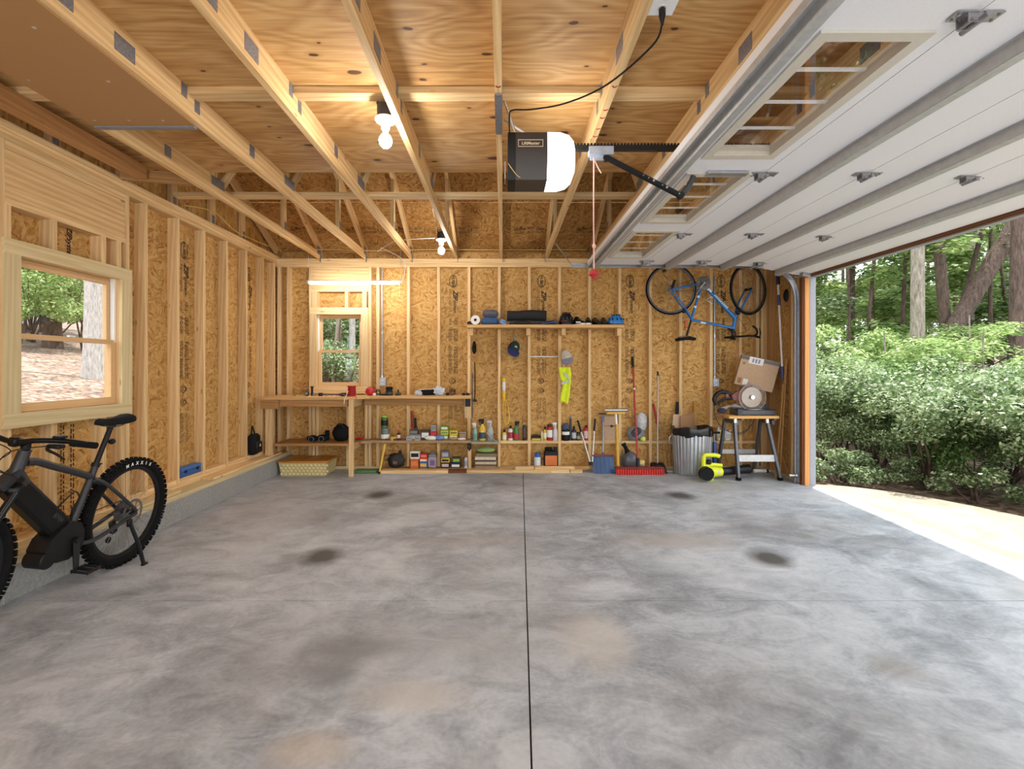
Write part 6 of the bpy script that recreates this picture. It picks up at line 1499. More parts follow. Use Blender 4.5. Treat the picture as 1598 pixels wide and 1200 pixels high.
MB().rbox((0, 0, .115), (.185, .11, .23), .02).obj('jug', BLACK, t); MB().rbox((-.03, 0, .25), (.10, .05, .045), .012).obj('handle', BLACKM, t); MB().lathe([(.022, .23), (.022, .27), (.001, .271)], 16, (.06, 0, 0)).obj('cap', BLACK, t); MB().box((0, -.056, .105), (.155, .003, .125)).obj('jug_label', col(214, 116, 52, .5), t, smooth=False)
for k in range(3): MB().box((0, -.058, .06 + k * .02), (.12, .001, .006)).obj('label_stripe', col(184, 92, 40, .5), t, smooth=False)
# ================================================================ WALL SHELF AND THINGS ON IT
ws = thing('wall_shelf', 'narrow pine wall shelf on cleats across the studs', 'shelf', (lx(851, 6.4), 6.4, 1.885))
board('shelf_board', (lx(729, 6.29), 6.29, 1.882), (lx(974, 6.29), YB - .003, 1.920), ws, BENCH)
for px in (735, 824.5, 880, 967):
    board('shelf_bracket', (lx(px - 3, 6.4), 6.42, 1.79), (lx(px + 3, 6.4), YB - .002, 1.8815), ws, PINE)
ZW, Yw = 1.921, 6.42
def wp(name, label, cat, x0, x1, group=None, Y=None): return place(name, label, cat, x0, x1, Y or Yw, ZW, 0, group)
t = wp('sunglasses', 'dark sunglasses at the left end of the wall shelf', 'glasses', 730, 742, Y=6.33)
for s in (-1, 1): MB().ell((s * .028, -.01, .024), (.027, .006, .022), 14, 8).obj('lens', BLACK, t)
for s in (-1, 1): MB().tube(cr([(s * .054, -.01, .03), (s * .058, .03, .03), (s * .052, .06, .006)], 4), .0035, 6).obj('temple', BLACK, t)
t = wp('paper_towel_roll', 'white paper towel roll lying end-on on the wall shelf', 'paper roll', 736, 749)
MB().lathe([(.020, -.11), (.060, -.11), (.060, .11), (.020, .11)], 26, (0, 0, .060), axis='y', closed=True).obj('paper', PAPER, t); MB().lathe([(.018, -.108), (.0198, -.108), (.0198, .108), (.018, .108)], 20, (0, 0, .060), axis='y', closed=True).obj('core', CARDD, t)
def fold(c, d, m, parent, name, n=3, seed=0):
    rr = random.Random(seed); h = d[2] / n
    a = MB()
    for k in range(n): a.ell((c[0] + rr.uniform(-.004, .004), c[1], c[2] + h * (k + .5)), (d[0] / 2 * rr.uniform(.94, 1), d[1] / 2, h * .62), 18, 8)
    return a.obj(name, m, parent)
t = wp('blue_towel', 'folded blue towel under a grey one on the shelf', 'towel', 750, 779); MB().rbox((0, 0, .05), (.225, .17, .098), .028).obj('towel', M('blue_terry', (60, 92, 136), .95, var=.2, scale=120, bump=.4), t); MB().tube(cr([(-.09, -.086, .045), (0, -.087, .052), (.09, -.086, .045)], 5), .004, 6).obj('hem', M('blue_hem', (78, 112, 160), .9), t)
t = place('grey_towel', 'folded grey towel on top of the blue one', 'towel', 753, 778, Yw, ZW + .101); MB().rbox((0, 0, .05), (.205, .16, .096), .035).obj('towel', M('grey_terry', (92, 92, 104), .95, var=.2, scale=120, bump=.4), t); MB().tube(cr([(-.075, -.081, .045), (0, -.082, .05), (.075, -.081, .045)], 5), .004, 6).obj('hem', M('grey_hem', (112, 112, 124), .9), t)
t = wp('light_blue_rag', 'crumpled light blue rag beside the folded towels', 'rag', 779.5, 790, Y=6.36); crumple((0, 0, .035), (.043, .04, .036), 43, .3).obj('rag', M('rag_blue', (120, 158, 206), .9, var=.1), t); MB().ell((.02, -.03, .012), (.03, .02, .012), 10, 6).obj('corner', M('rag_blue2', (136, 172, 214), .9), t)
t = wp('grey_mat', 'dark grey folded mat under the black rolled mat', 'mat', 792, 868); w_ = .30
MB().rbox((.0, .02, .028), (.60, .20, .055), .02).obj('mat', M('mat_grey', (62, 62, 66), .85, var=.15), t); MB().lathe([(.030, -.10), (.030, .12)], 16, (.30, 0, .045), axis='y').obj('fold', M('mat_grey2', (78, 78, 82), .85), t)
MB().rbox((-.13, -.11, .022), (.20, .05, .040), .012).obj('case', BLACK, t)
t = place('black_rolled_mat', 'big black rolled exercise mat on top of the grey mat', 'mat', 789, 854, 6.44, ZW + .0575)
a = MB(); a.tube(cr([(-.255, 0, .07), (-.1, 0, .066), (.03, 0, .078), (.26, 0, .07)], 4), .072, 18, flat=.95); a.obj('roll', M('mat_black', (38, 38, 38), .85, var=.3, scale=90, bump=.3), t)
for s in (-1, 1): MB().lathe([(.001, s * .262), (.05, s * .2615), (.06, s * .258)], 16, (0, 0, .07), axis='x').obj('spiral_end', DGREY, t)
t = place('blue_cloth', 'bright blue cloth hanging over the shelf edge', 'cloth', 845, 865, 6.325, ZW)
a = MB(); a.grid(12, 6, lambda u, v: Vector((-.085 + .17 * u, -.035 + .07 * v, .012 + .020 * u + .006 * math.sin(9 * u + 3 * v)))); a.grid(12, 6, lambda u, v: Vector((-.085 + .17 * u, .035 - .07 * v, .002))); a.obj('cloth', M('cloth_blue', (38, 70, 156), .7, var=.15), t); MB().tube(cr([(-.08, -.036, .008), (0, -.04, .02), (.085, -.036, .03)], 5), .006, 6).obj('hem', M('cloth_blue2', (52, 88, 176), .7), t)
def helmet(t, w, h, d, shell, vent, accent=None, tilt=0):
    T = Matrix.Rotation(tilt, 4, 'Y')
    MB().ell((0, 0, 0), (w / 2, d / 2, h), 26, 12, T=Matrix.Translation((0, 0, .012)) @ T, z0=0.0, z1=1).obj('shell', shell, t)
    MB().lathe([(w / 2 * .97, .0), (w / 2 * 1.01, .008), (w / 2 * .99, .022)], 26, T=Matrix.Diagonal((1, d / w, 1, 1))).obj('rim', vent, t)
    for k in range(-2, 3):
        for j in range(2):
            ang = math.radians(28 + 34 * j); yaw = math.radians(90 + k * 32)
            p = Vector((w / 2 * math.cos(ang) * math.cos(yaw), -d / 2 * math.cos(ang) * math.sin(yaw), h * math.sin(ang) + .012)) * 1.0
            q = Matrix.Translation(p) @ Matrix.Rotation(yaw - PI / 2 , 4, 'Z') @ Matrix.Rotation(-ang * .8, 4, 'X')
            MB().ell((0, .003, 0), (w * .05, .006, h * .15), 10, 6, T=q).obj('vent', vent, t)
    if accent: MB().torus((0, 0, h * .30), w / 2 * .97, .007, 'z', 30, 6, PI * .9, PI * 1.5).obj('accent_band', accent, t)
    MB().tube(cr([(-w * .4, -d * .2, .01), (-w * .1, -d * .52, -.0), (w * .3, -d * .3, .012)], 4), .004, 6).obj('strap', vent, t)
t = wp('black_helmet', 'black bike helmet with a red band on the shelf', 'helmet', 872, 895.5); helmet(t, .195, .165, .20, BLACK, DGREY, col(120, 34, 30, .4))
t = wp('blue_helmet', 'bright blue bike helmet at the right end of the shelf', 'helmet', 947.5, 974, Y=6.44); helmet(t, .22, .14, .19, M('helmet_blue', (44, 128, 206), .3, coat=.5), BLACK)
def shoe(t, x, rz, up, sole, s=1.0, h=.085):
    """shoe along local Y, toe towards -Y; one side's parts"""
    T = Matrix.Translation((x, 0, 0)) @ Matrix.Rotation(rz, 4, 'Z')
    a = MB(); prof = [(-.13, .030, .035), (-.11, .042, .05), (-.06, .047, .06), (0, .042, .078), (.05, .038, h), (.10, .040, h * 1.05), (.125, .030, h)]
    vs = []; n = 10
    for (y, w, hh) in prof:
        for k in range(n):
            th = PI * k / (n - 1); vs.append((math.cos(th) * w * s, y * s, .018 + math.sin(th) * (hh - .018) * s))
    fs = [(i * n + k, i * n + k + 1, (i + 1) * n + k + 1, (i + 1) * n + k) for i in range(len(prof) - 1) for k in range(n - 1)] + [tuple(range(n)), tuple(range((len(prof) - 1) * n, len(prof) * n))[::-1]]
    a.add(vs, fs, T); a.obj('upper', up, t)
    b = MB(); pol = [(-.030 * s, -.132 * s), (.030 * s, -.132 * s), (.049 * s, -.06 * s), (.043 * s, .05 * s), (.036 * s, .128 * s), (-.036 * s, .128 * s), (-.043 * s, .05 * s), (-.049 * s, -.06 * s)]
    b.prism(pol, .02, T=T); b.obj('sole', sole, t)
    c = MB()
    for k in range(3): c.tube([(-.022, -.03 + .03 * k, .072 + .008 * k), (.022, -.03 + .03 * k, .072 + .008 * k)], .004, 5, T=T)
    c.obj('laces', DGREY, t)
GSH = 'shoes on the wall shelf'
t = wp('shoe', 'black shoe with white stripe next to the black helmet', 'shoe', 896, 911, GSH); shoe(t, 0, .25, BLACKM, PAPER, h=.12); MB().box((-.03, -.132, .03), (.06, .004, .014)).obj('stripe', PAPER, t, smooth=False)
t = wp('shoe', 'black shoe with white sole, second from the black helmet', 'shoe', 911.5, 924, GSH); shoe(t, 0, -.15, BLACKM, PAPER, h=.11)
t = wp('shoe', 'plain black shoe, left one of the pair by the blue helmet', 'shoe', 925, 936.5, GSH); shoe(t, 0, .1, BLACK, RUBBER, h=.11)
t = wp('shoe', 'plain black shoe touching the blue helmet', 'shoe', 936.5, 948, GSH); shoe(t, 0, -.1, BLACK, RUBBER, h=.11)

# ---- hanging on the wall ------------------------------------------------------
def hang(name, label, cat, px, py, Y): return thing(name, label, cat, at(px, py, Y))
t = hang('black_sandal', 'black sandal hanging beside the stud under the shelf', 'sandal', 740, 553, 6.53)
MB().ell((0, 0, .09), (.028, .018, .09), 14, 10).obj('sole', BLACKM, t); MB().tube(cr([(-.025, -.01, .05), (0, -.04, .06), (.025, -.01, .05)], 4), .008, 6).obj('strap', BLACK, t); MB().tube(cr([(-.02, -.01, .12), (0, -.035, .13), (.02, -.01, .12)], 4), .007, 6).obj('strap', BLACK, t)
def cap(label, px, py, Y, crown, brim, rot, s=1.0):
    t = hang('baseball_cap', label, 'cap', px, py, Y); t.rotation_euler = rot
    MB().ell((0, 0, 0), (.075 * s, .06 * s, .115 * s), 20, 10, z0=-.15, z1=1).obj('crown', crown, t)
    a = MB()
    def fn(u, v):
        th = PI * (u - .5) * .95; r = .075 + .075 * v
        return Vector((math.sin(th) * .075 * s * (1 + .1 * v), -(.05 + .012 * math.cos(th)) * s, -.012 - (.085 * v * max(0, math.cos(th)) ** .5) * s))
    a.grid(14, 5, fn); a.grid(14, 5, lambda u, v: fn(1 - u, v) + Vector((0, .006, 0))); a.obj('brim', brim, t)
    MB().ell((0, 0, .115 * s), (.008, .008, .006), 8, 6).obj('button', brim, t)
    MB().box((0, -.062 * s, .035), (.035, .004, .022)).obj('badge', col(170, 180, 180, .6), t, smooth=False)
    return t
cap('dark green cap with navy brim hanging on the stud bay hook', 801, 545, 6.58, M('cap_green', (34, 54, 50), .9, var=.15), M('cap_navy', (36, 44, 92), .9), (0, math.radians(24), math.radians(20)), 1.05)
cap('tan mesh cap with grey brim hanging above the yellow vest', 884.5, 558, 6.50, M('cap_tan', (196, 184, 164), .9, var=.15), M('cap_grey', (124, 126, 142), .9), (0, math.radians(-14), math.radians(-15)), .98)
t = hang('wall_hook', 'grey metal hook above the dark green cap', 'hook', 803, 527, YS)
MB().box((0, -.006, .0), (.03, .006, .08)).obj('back_plate', GREY, t, smooth=False); MB().tube(cr([(0, -.01, -.02), (0, -.05, -.03), (0, -.055, 0)], 4), .006, 6).obj('prong', GALV, t)
t = hang('hi_vis_vest', 'bright yellow safety vest with grey band hanging from stud', 'vest', 882, 628, 6.52)
VY = M('vest_yellow', (222, 236, 40), .7, var=.08)
def vest(u, v, off=0):
    z = .47 * (1 - v); w = .075 * (1 - .35 * v) * (1 + .12 * math.sin(9 * v)) ; x = (u - .5) * 2 * w + .02 * math.sin(4 * v) - (.012 if v < .4 else .0)
    return Vector((x, -.012 * math.sin(u * 3 * PI) - .012 + off, z + .015 * math.sin(5 * u) * (1 if v > .9 else 0)))
a = MB(); a.grid(16, 20, lambda u, v: vest(1 - u, v)); a.grid(16, 20, lambda u, v: vest(u, v, .022)); a.obj('vest', VY, t, angle=80)
for (z0, dx, wz, ry) in ((.27, .0, .030, .35), (.36, .014, .026, -1.1)):
    MB().box((dx, -.030, z0), (.12 if ry > 0 else .09, .004, wz), (0, -ry if ry > 0 else -ry * .9, 0)).obj('reflective_band', M('vest_band', (160, 162, 160), .4, .3), t, smooth=False)
MB().tube(cr([(-.03, -.01, .44), (-.0, -.02, .60), (.02, 0, .62)], 4), .012, 6, flat=.4).obj('shoulder', VY, t)
t = hang('white_rod', 'thin white rod spanning one stud bay', 'rod', 849, 556.5, 6.60)
hw = bx(873.3) - bx(826) - .04; MB().cyl((-hw / 2 + .0, 0, 0), (hw / 2, 0, 0), .009, n=10).obj('rod', WPLAS, t); MB().lathe([(.014, -.004), (.014, .004)], 12, (-hw / 2 + .004, 0, 0), axis='x').obj('end_cup', WPLAS, t); MB().lathe([(.014, -.004), (.014, .004)], 12, (hw / 2 - .004, 0, 0), axis='x').obj('end_cup', WPLAS, t)
t = hang('work_light', 'yellow hand work light hanging with coiled yellow cord', 'work light', 786.5, 626, 6.54)
YL = col(232, 190, 36, .45)
MB().lathe([(.014, 0), (.020, .02), (.024, .10), (.022, .14)], 14).obj('handle', YL, t); MB().lathe([(.022, .14), (.024, .15), (.024, .25), (.022, .26)], 14).obj('lens', M('lens_white', (224, 226, 222), .2), t); MB().lathe([(.025, .26), (.025, .30), (.010, .315)], 14).obj('head_cap', YL, t); MB().tube(cr([(0, 0, .31), (0, .02, .335), (.0, .03, .32)], 4), .003, 6).obj('hook', GALV, t)
a = MB(); a.tube(cr([(0, 0, .0), (-.012, 0, -.10), (.0, .0, -.25), (.035, 0, -.315), (.075, 0, -.24), (.06, .005, -.1), (.03, 0, .02), (.015, .01, -.12), (.02, 0, -.26), (.05, 0, -.30), (.068, .0, -.18), (.04, .01, .0)], 6), .0045, 6); a.obj('cord', YL, t)
t = hang('hanging_strap', 'long black strap and stick hanging from the stud by bench', 'strap', 738.5, 652, 6.52)
MB().box((-.012, 0, .30), (.012, .010, .60)).obj('stick', DGREY, t, smooth=False); MB().tube(cr([(.02, 0, .74), (.024, 0, .5), (.022, 0, .3), (.018, .0, .24)], 4), .007, 6).obj('webbing', BLACKM, t); MB().rbox((.020, 0, .23), (.04, .02, .035), .006).obj('buckle', BLACK, t)

def conduit(label, px, y0, y1, bw, bh, by, Y=6.585):
    t = hang('electrical_box', label, 'electrical box', px, by, Y)
    MB().rbox((0, 0, 0), (bw, .05, bh), .006).obj('box', M('box_grey', (168, 172, 180), .45, .4), t, smooth=False); MB().box((0, -.027, 0), (bw * .85, .004, bh * .85)).obj('cover', M('cover_grey', (184, 188, 194), .4, .4), t, smooth=False)
    zt = at(px, y0, Y).z - t.location.z
    MB().cyl((-.012, .0, bh / 2), (-.012, .0, zt), .0115, n=10).obj('conduit', GALV, t); MB().lathe([(.015, bh / 2), (.015, bh / 2 + .03)], 12, (-.012, 0, 0)).obj('connector', ALU, t); MB().lathe([(.0145, zt * .42), (.0145, zt * .42 + .04)], 12, (-.012, 0, 0)).obj('coupling', ALU, t)
    for s in (-1, 1): MB().lathe([(.001, -.031), (.008, -.030), (.008, -.028)], 10, (0, 0, s * bh * .22), axis='y').obj('socket', WPLAS, t)
conduit('grey outlet box on steel conduit right of the back window', 597.5, 418, 0, .088, .115, 596)
conduit('grey switch box on conduit above the trash can', 1116.5, 430, 0, .085, .12, 597, 6.59)

# ================================================================ TOOLS ON THE FLOOR BY THE BACK WALL
def lean(name, label, cat, px, Y): return thing(name, label, cat, (lx(px, Y), Y, 0))
def rel(t, px, py, Y): return at(px, py, Y) - Vector(t.location)
t = lean('loppers', 'long handled loppers leaning on the wall, blades down', 'loppers', 922, 6.36)
SIL = M('handle_silver', (190, 190, 188), .35, .6)
for (tx, ty, bx_, by_) in ((901.5, 656, 921, 722), (928.5, 654, 924, 722)):
    p0, p1 = rel(t, tx, ty, 6.55), rel(t, bx_, by_, 6.37); m_ = p0.lerp(p1, .28)
    MB().tube([m_, p1], .011, 8).obj('handle', SIL, t); MB().tube([p0, m_], .014, 8).obj('grip', BLACK, t)
b_ = rel(t, 922, 722, 6.37); MB().rbox(b_ + Vector((0, 0, -.01)), (.06, .025, .05), .008).obj('pivot', BLACK, t)
a = MB(); a.tube(cr([b_ + Vector((.0, 0, -.02)), b_ + Vector((.03, 0, -.055)), b_ + Vector((.02, .0, -.10))], 4), [.014, .014, .013, .013, .012, .011, .009, .007, .005], 6, flat=.4); a.obj('blade', SIL, t)
t = lean('snow_shovel', 'blue plastic snow shovel standing on its blade', 'shovel', 943, 6.30)
BLU = M('shovel_blue', (62, 88, 128), .5, var=.06)
a = MB()
def bl(u, v): return Vector(((u - .5) * .285 * (1 - .06 * v), .0 + .11 * v - .035 * math.cos((u - .5) * PI) * (1 - .4 * v) - .02 * math.cos(u * 10 * PI) * .12, .002 + .215 * v))
a.grid(30, 6, bl); a.grid(30, 6, lambda u, v: bl(1 - u, v) + Vector((0, .012, 0))); bo = a.obj('blade', BLU, t, angle=50)
MB().tube([(-.14, .085, .217), (.14, .085, .217)], .012, 8).obj('blade_lip', col(140, 54, 48, .5), t)
p0, p1 = Vector((-.005, .07, .12)), rel(t, 941.5, 648, 6.55)
MB().tube([p0, p1], .012, 10).obj('shaft', M('shaft_grey', (150, 156, 168), .4, .4), t); MB().tube([p0, p0.lerp(p1, .22)], .017, 10).obj('socket_tube', BLU, t); MB().tube([p1 + Vector((-.06, 0, .02)), p1 + Vector((.03, 0, .02))], .011, 8).obj('grip', DGREY, t); MB().tube([p0.lerp(p1, .85), p1], .015, 8).obj('collar', col(96, 120, 164, .5), t)
t = lean('roller_stand', 'yellow work roller stand with silver roller on top', 'roller stand', 963, 6.36)
pb, pm, ptp = rel(t, 964.5, 733, 6.36), rel(t, 962.5, 662, 6.42), rel(t, 961, 646, 6.43)
MB().tube([pb, pm], .022, 10).obj('post', col(214, 164, 60, .5), t); MB().tube([pm.lerp(pb, .1), ptp], .015, 10).obj('inner_post', WPLAS, t)
MB().rbox(ptp + Vector((0, 0, .012)), (.24, .03, .03), .008).obj('yoke', col(222, 178, 70, .5), t)
MB().lathe([(.006, -.15), (.022, -.148), (.022, .148), (.006, .15)], 16, ptp + Vector((0, 0, .052)), axis='x').obj('roller', ALU, t)
MB().lathe([(.004, -.05), (.016, -.05), (.016, -.03), (.005, -.03), (.005, 0)], 10, rel(t, 959, 665, 6.41), axis='x').obj('clamp_knob', BLACK, t)
t = thing('cardboard_sheet', 'sheet of cardboard standing on the blocking behind shovel', 'cardboard', (lx(951, 6.585), 6.585, ZK))
MB().box((0, 0, .165), (.155, .008, .33), (.04, 0, 0)).obj('sheet', CARD, t, smooth=False); MB().box((0, -.010, .20), (.155, .003, .006), (.04, 0, 0)).obj('crease', CARDD, t, smooth=False)
t = lean('push_broom', 'red push broom leaning on the wall, wide red head', 'broom', 998, 6.24)
RB_ = M('broom_red', (170, 48, 44), .5, var=.08)
MB().rbox((0, .0, .085), (.62, .055, .03), .008).obj('head_block', M('broom_red_dark', (120, 30, 30), .5), t)
a = MB()
for k in range(60): a.box((-.30 + .6 * k / 59, -.012 + .01 * math.sin(k * 2.1), .036), (.0085, .034, .072), (-.08, 0, R0.uniform(-.1, .1)))
o = a.obj('bristles', M('bristle_red', (206, 52, 38), .7, var=.2), t, smooth=False); o['kind'] = 'stuff'
p0, p1 = rel(t, 995.5, 727, 6.25), rel(t, 987, 557, 6.54)
MB().tube([p0, p1], .0125, 10).obj('handle', RB_, t); MB().tube([p0.lerp(p1, .90), p1], .017, 10).obj('grip', BLACK, t); MB().tube([p0 + Vector((0, 0, -.02)), p0.lerp(p1, .07)], .022, 10).obj('ferrule', BLACK, t); MB().tube([p0.lerp(p1, .69), p0.lerp(p1, .705)], .015, 10).obj('joint_ring', ALU, t)
t = lean('garbage_bag', 'grey-black tied bag slumped behind the push broom', 'bag', 983, 6.47)
t.location.z = .0
crumple((0, 0, .13), (.115, .085, .13), 51, .10).obj('bag', M('bag_grey', (92, 92, 98), .35, var=.3, scale=16), t); MB().tube(cr([(-.03, 0, .24), (-.06, 0, .31), (-.085, .01, .36)], 4), [.04, .035, .03, .026, .024, .024, .026, .03, .034], 8).obj('tied_neck', BLACKM, t)
t = lean('yellow_pack', 'small yellow and grey pack on the floor behind the broom', 'pack', 1001, 6.43)
MB().rbox((0, 0, .075), (.07, .05, .15), .012, rot=(0, .15, 0)).obj('pack', col(226, 206, 130, .5), t); MB().box((-.004, -.027, .06), (.05, .003, .07), (0, .15, 0)).obj('pack_label', GREY, t, smooth=False)
t = thing('mesh_bag', 'clear mesh bag of hoses and balls on the blocking', 'bag', (lx(992, 6.56), 6.56, ZK))
crumple((.0, 0, .10), (.12, .07, .10), 61, .10).obj('bag', M('mesh_grey', (128, 132, 136), .35, var=.45, scale=60), t); crumple((.075, 0, .25), (.075, .055, .135), 62, .10).obj('bag_top', M('mesh_pale', (186, 186, 186), .3, var=.35, scale=50), t)
for k in range(4): MB().torus((-.03 + .012 * k, -.070, .11 + .01 * k), .045, .006, 'y', 18, 6).obj('hose', DGREY, t)
t = thing('tennis_ball', 'yellow-green tennis ball in front of the mesh bag', 'ball', (lx(1003.5, 6.49), 6.49, ZK - .002))
MB().ell((0, 0, .035), (.036, .036, .035), 16, 12).obj('ball', M('tennis', (206, 222, 96), .95, var=.1), t); MB().torus((0, 0, .035), .0345, .002, 'x', 24, 5).obj('seam', PAPER, t)
t = lean('dustpan_broom', 'grey pole lobby dustpan standing by the wall', 'dustpan', 1028, 6.34)
a = MB(); a.add([(-.10, -.06, .0), (.10, -.06, .0), (.10, .08, 0), (-.10, .08, 0), (-.075, -.01, .10), (.075, -.01, .10), (.08, .08, .12), (-.08, .08, .12)], [(3, 2, 1, 0), (1, 2, 6, 5), (2, 3, 7, 6), (3, 0, 4, 7), (4, 5, 6, 7), (0, 1, 5, 4)]); a.obj('pan', BLACK, t, angle=15)
MB().tube(cr([(-.09, -.02, .05), (0, -.04, .14), (.09, -.02, .05)], 5), .007, 6).obj('bail', BLACK, t)
p0, p1 = Vector((-.01, .02, .11)), rel(t, 1026.5, 580, 6.54); MB().tube([p0, p1], .0105, 10).obj('pole', M('pole_grey', (158, 156, 152), .35, .6), t); MB().tube([p0.lerp(p1, .955), p1], .013, 10).obj('grip', BLACK, t)
MB().rbox((.13, .0, .02), (.10, .05, .03), .008).obj('foot', col(150, 146, 140, .5), t)
t = thing('red_hand_saw', 'red handled tool leaning in the bay behind the dustpan', 'hand tool', (lx(1024, 6.60), 6.60, ZK))
p0 = at(1019.5, 630, 6.60) - Vector(t.location); p1 = at(1026, 662, 6.60) - Vector(t.location); MB().tube([p0, p1], [.018, .016], 8).obj('handle', col(168, 40, 44, .5), t); MB().tube([p1, (.08, 0, .012)], [.012, .006], 6, flat=.4).obj('blade', GREY, t)
t = lean('wire_stakes', 'thin tan wire stakes leaning behind the trash can', 'stakes', 1038, 6.50)
for (xa, xb) in ((1029, 1040), (1036, 1045), (1048, 1044)): MB().tube([rel(t, xa, 662, 6.55), rel(t, xb, 728, 6.45)], .004, 6).obj('stake', col(196, 160, 118, .6), t)
for (px_, lab, c_, w_) in ((1055.5, 'black pry bar leaning in the bay above the trash can', BLACK, .035), (1084, 'yellow level leaning in the bay above the trash can', col(206, 150, 60, .5), .03)):
    t = thing('pry_bar' if c_ is BLACK else 'spirit_level', lab, 'tool', (lx(px_, 6.61), 6.61, ZK))
    MB().box((0, 0, .26), (w_, .02, .52), (0, .06 if c_ is BLACK else 0, 0)).obj('bar', c_, t, smooth=False); MB().rbox((.0 + (.015 if c_ is BLACK else 0), -.004, .45), (w_ * 1.12, .026, .10), .006, rot=(0, .06, 0)).obj('grip', c_ if c_ is BLACK else col(186, 130, 50, .5), t)
# ---- trash can
tc_ = lean('trash_can', 'galvanised ribbed trash can lined with a black bag', 'trash can', 1079.5, 6.29)
a = MB(); n = 192; prof = [(.205, .0), (.212, .012), (.215, .03), (.240, .56), (.246, .575), (.240, .59)]
vs = []
for (r, z) in prof:
    for k in range(n):
        rr_ = r + (.009 if (k // 3) % 2 == 0 and .02 < z < .57 else 0); tt = 2 * PI * k / n; vs.append((rr_ * math.cos(tt), rr_ * math.sin(tt), z))
fs = [(i * n + k, i * n + (k + 1) % n, (i + 1) * n + (k + 1) % n, (i + 1) * n + k) for i in range(len(prof) - 1) for k in range(n)] + [tuple(range(n))[::-1]]
a.add(vs, fs); a.obj('can', M('zinc_can', (182, 186, 190), .35, .75, var=.10, scale=10), tc_, angle=25)
a = MB(); n = 60; rr2 = random.Random(9); ph = [rr2.uniform(0, 6.3) for _ in range(4)]
vs = []
for (r, z) in ((.247, .50), (.255, .52), (.256, .575), (.252, .605), (.225, .61), (.21, .55), (.20, .40)):
    for k in range(n):
        tt = 2 * PI * k / n; w = .006 * math.sin(7 * tt + ph[0]) + .005 * math.sin(13 * tt + ph[1]); vs.append(((r + w) * math.cos(tt), (r + w) * math.sin(tt), z + ((.010 * math.sin(4 * tt + ph[2])) + .006 * math.sin(9 * tt + ph[3]) if z < .53 else .012 * math.sin(5 * tt))))
a.add(vs, [(i * n + k, i * n + (k + 1) % n, (i + 1) * n + (k + 1) % n, (i + 1) * n + k) for i in range(6) for k in range(n)] + [tuple(range(6 * n, 7 * n))]); a.obj('liner_bag', M('liner', (24, 24, 26), .25, var=.2), tc_, angle=60)
MB().tube(cr([(-.245, 0, .50), (-.285, 0, .47), (-.285, 0, .40), (-.24, 0, .38)], 4), .007, 8).obj('side_handle', GALV, tc_)
t = thing('flattened_carton', 'torn cardboard flaps sticking out of the trash can', 'cardboard', (lx(1069, 6.33), 6.33, .43))
for (x, w, h, ry, yy) in ((-.10, .13, .30, .06, 0), (-.0, .14, .29, -.06, -.03), (.10, .10, .32, -.10, .05)): MB().box((x, yy, h / 2 + .03), (w, .006, h), (.1, ry, 0)).obj('flap', CARD if ry > 0 else CARDD, t, smooth=False)
# ---- blue pump and white jugs
t = lean('tire_pump', 'blue floor pump standing behind the work stand', 'pump', 1115, 6.35)
MB().lathe([(.026, .03), (.028, .04), (.026, .38), (.02, .40)], 14).obj('barrel', col(36, 78, 150, .35), t); MB().cyl((0, 0, .40), (0, 0, .52), .006, n=8).obj('rod', ALU, t); MB().tube([(-.07, 0, .52), (.07, 0, .52)], .014, 8).obj('handle', BLACK, t); MB().rbox((0, 0, .016), (.16, .06, .03), .008).obj('foot', BLACK, t)
for k, (x0, x1, y0, lab) in enumerate(((1118, 1128, 667, 'white jug with yellow label behind the work stand, left one'), (1129, 1140, 670, 'white jug behind the work stand, right one'))):
    t = place('white_jug', lab, 'jug', x0, x1, 6.59, ZK, group='white jugs on the blocking'); h = (688 - y0) * 6.59 / F
    MB().rbox((0, 0, h * .4), (.085, .08, h * .8), .015).obj('jug', WPLAS, t); MB().lathe([(.02, h * .8), (.018, h * .9), (.018, h)], 12, (-.015, 0, 0)).obj('cap', col(206, 206, 210, .4), t); MB().box((0, -.041, h * .4), (.06, .002, h * .4)).obj('jug_label', col(210, 196, 90, .5) if k == 0 else col(190, 196, 200, .5), t, smooth=False)
    MB().tube(cr([(.02, 0, h * .78), (.045, 0, h * .85), (.045, 0, h * .65)], 4), .008, 6).obj('handle', WPLAS, t)
# ---- leaf blower
lb = lean('leaf_blower', 'lime yellow leaf blower lying on the floor by the trash can', 'leaf blower', 1108, 6.0)
LY = M('blower_lime', (220, 226, 38), .4, var=.05)
def bp_(px, py, Y=6.0): return rel(lb, px, py, Y)
c0 = bp_(1102, 735, 5.84)
MB().lathe([(.03, -.11), (.075, -.105), (.078, -.09), (.07, -.03), (.062, .05)], 22, c0 + Vector((.012, .06, 0)), axis='y').obj('intake_housing', LY, lb)
MB().lathe([(.082, -.115), (.084, -.05), (.076, -.045), (.07, -.112)], 24, c0 + Vector((-.008, .06, 0)), axis='y', closed=True).obj('intake_ring', BLACK, lb)
MB().lathe([(.001, -.1175), (.073, -.1165)], 20, c0 + Vector((-.008, .06, 0)), axis='y').obj('intake_grille', BLACKM, lb)
a = MB(); a.tube([c0 + Vector((.0, .10, .0)), c0 + Vector((.11, .12, -.005)), c0 + Vector((.24, .14, -.01))], [.075, .07, .055], 14); a.obj('motor_body', LY, lb)
a = MB(); a.tube(cr([c0 + Vector((.01, .10, .05)), c0 + Vector((.012, .10, .18)), c0 + Vector((.06, .10, .20)), c0 + Vector((.17, .11, .195)), c0 + Vector((.205, .11, .18))], 5), .026, 10); a.obj('handle', LY, lb)
MB().rbox(c0 + Vector((.07, .09, .12)), (.05, .05, .06), .01).obj('trigger', BLACK, lb)
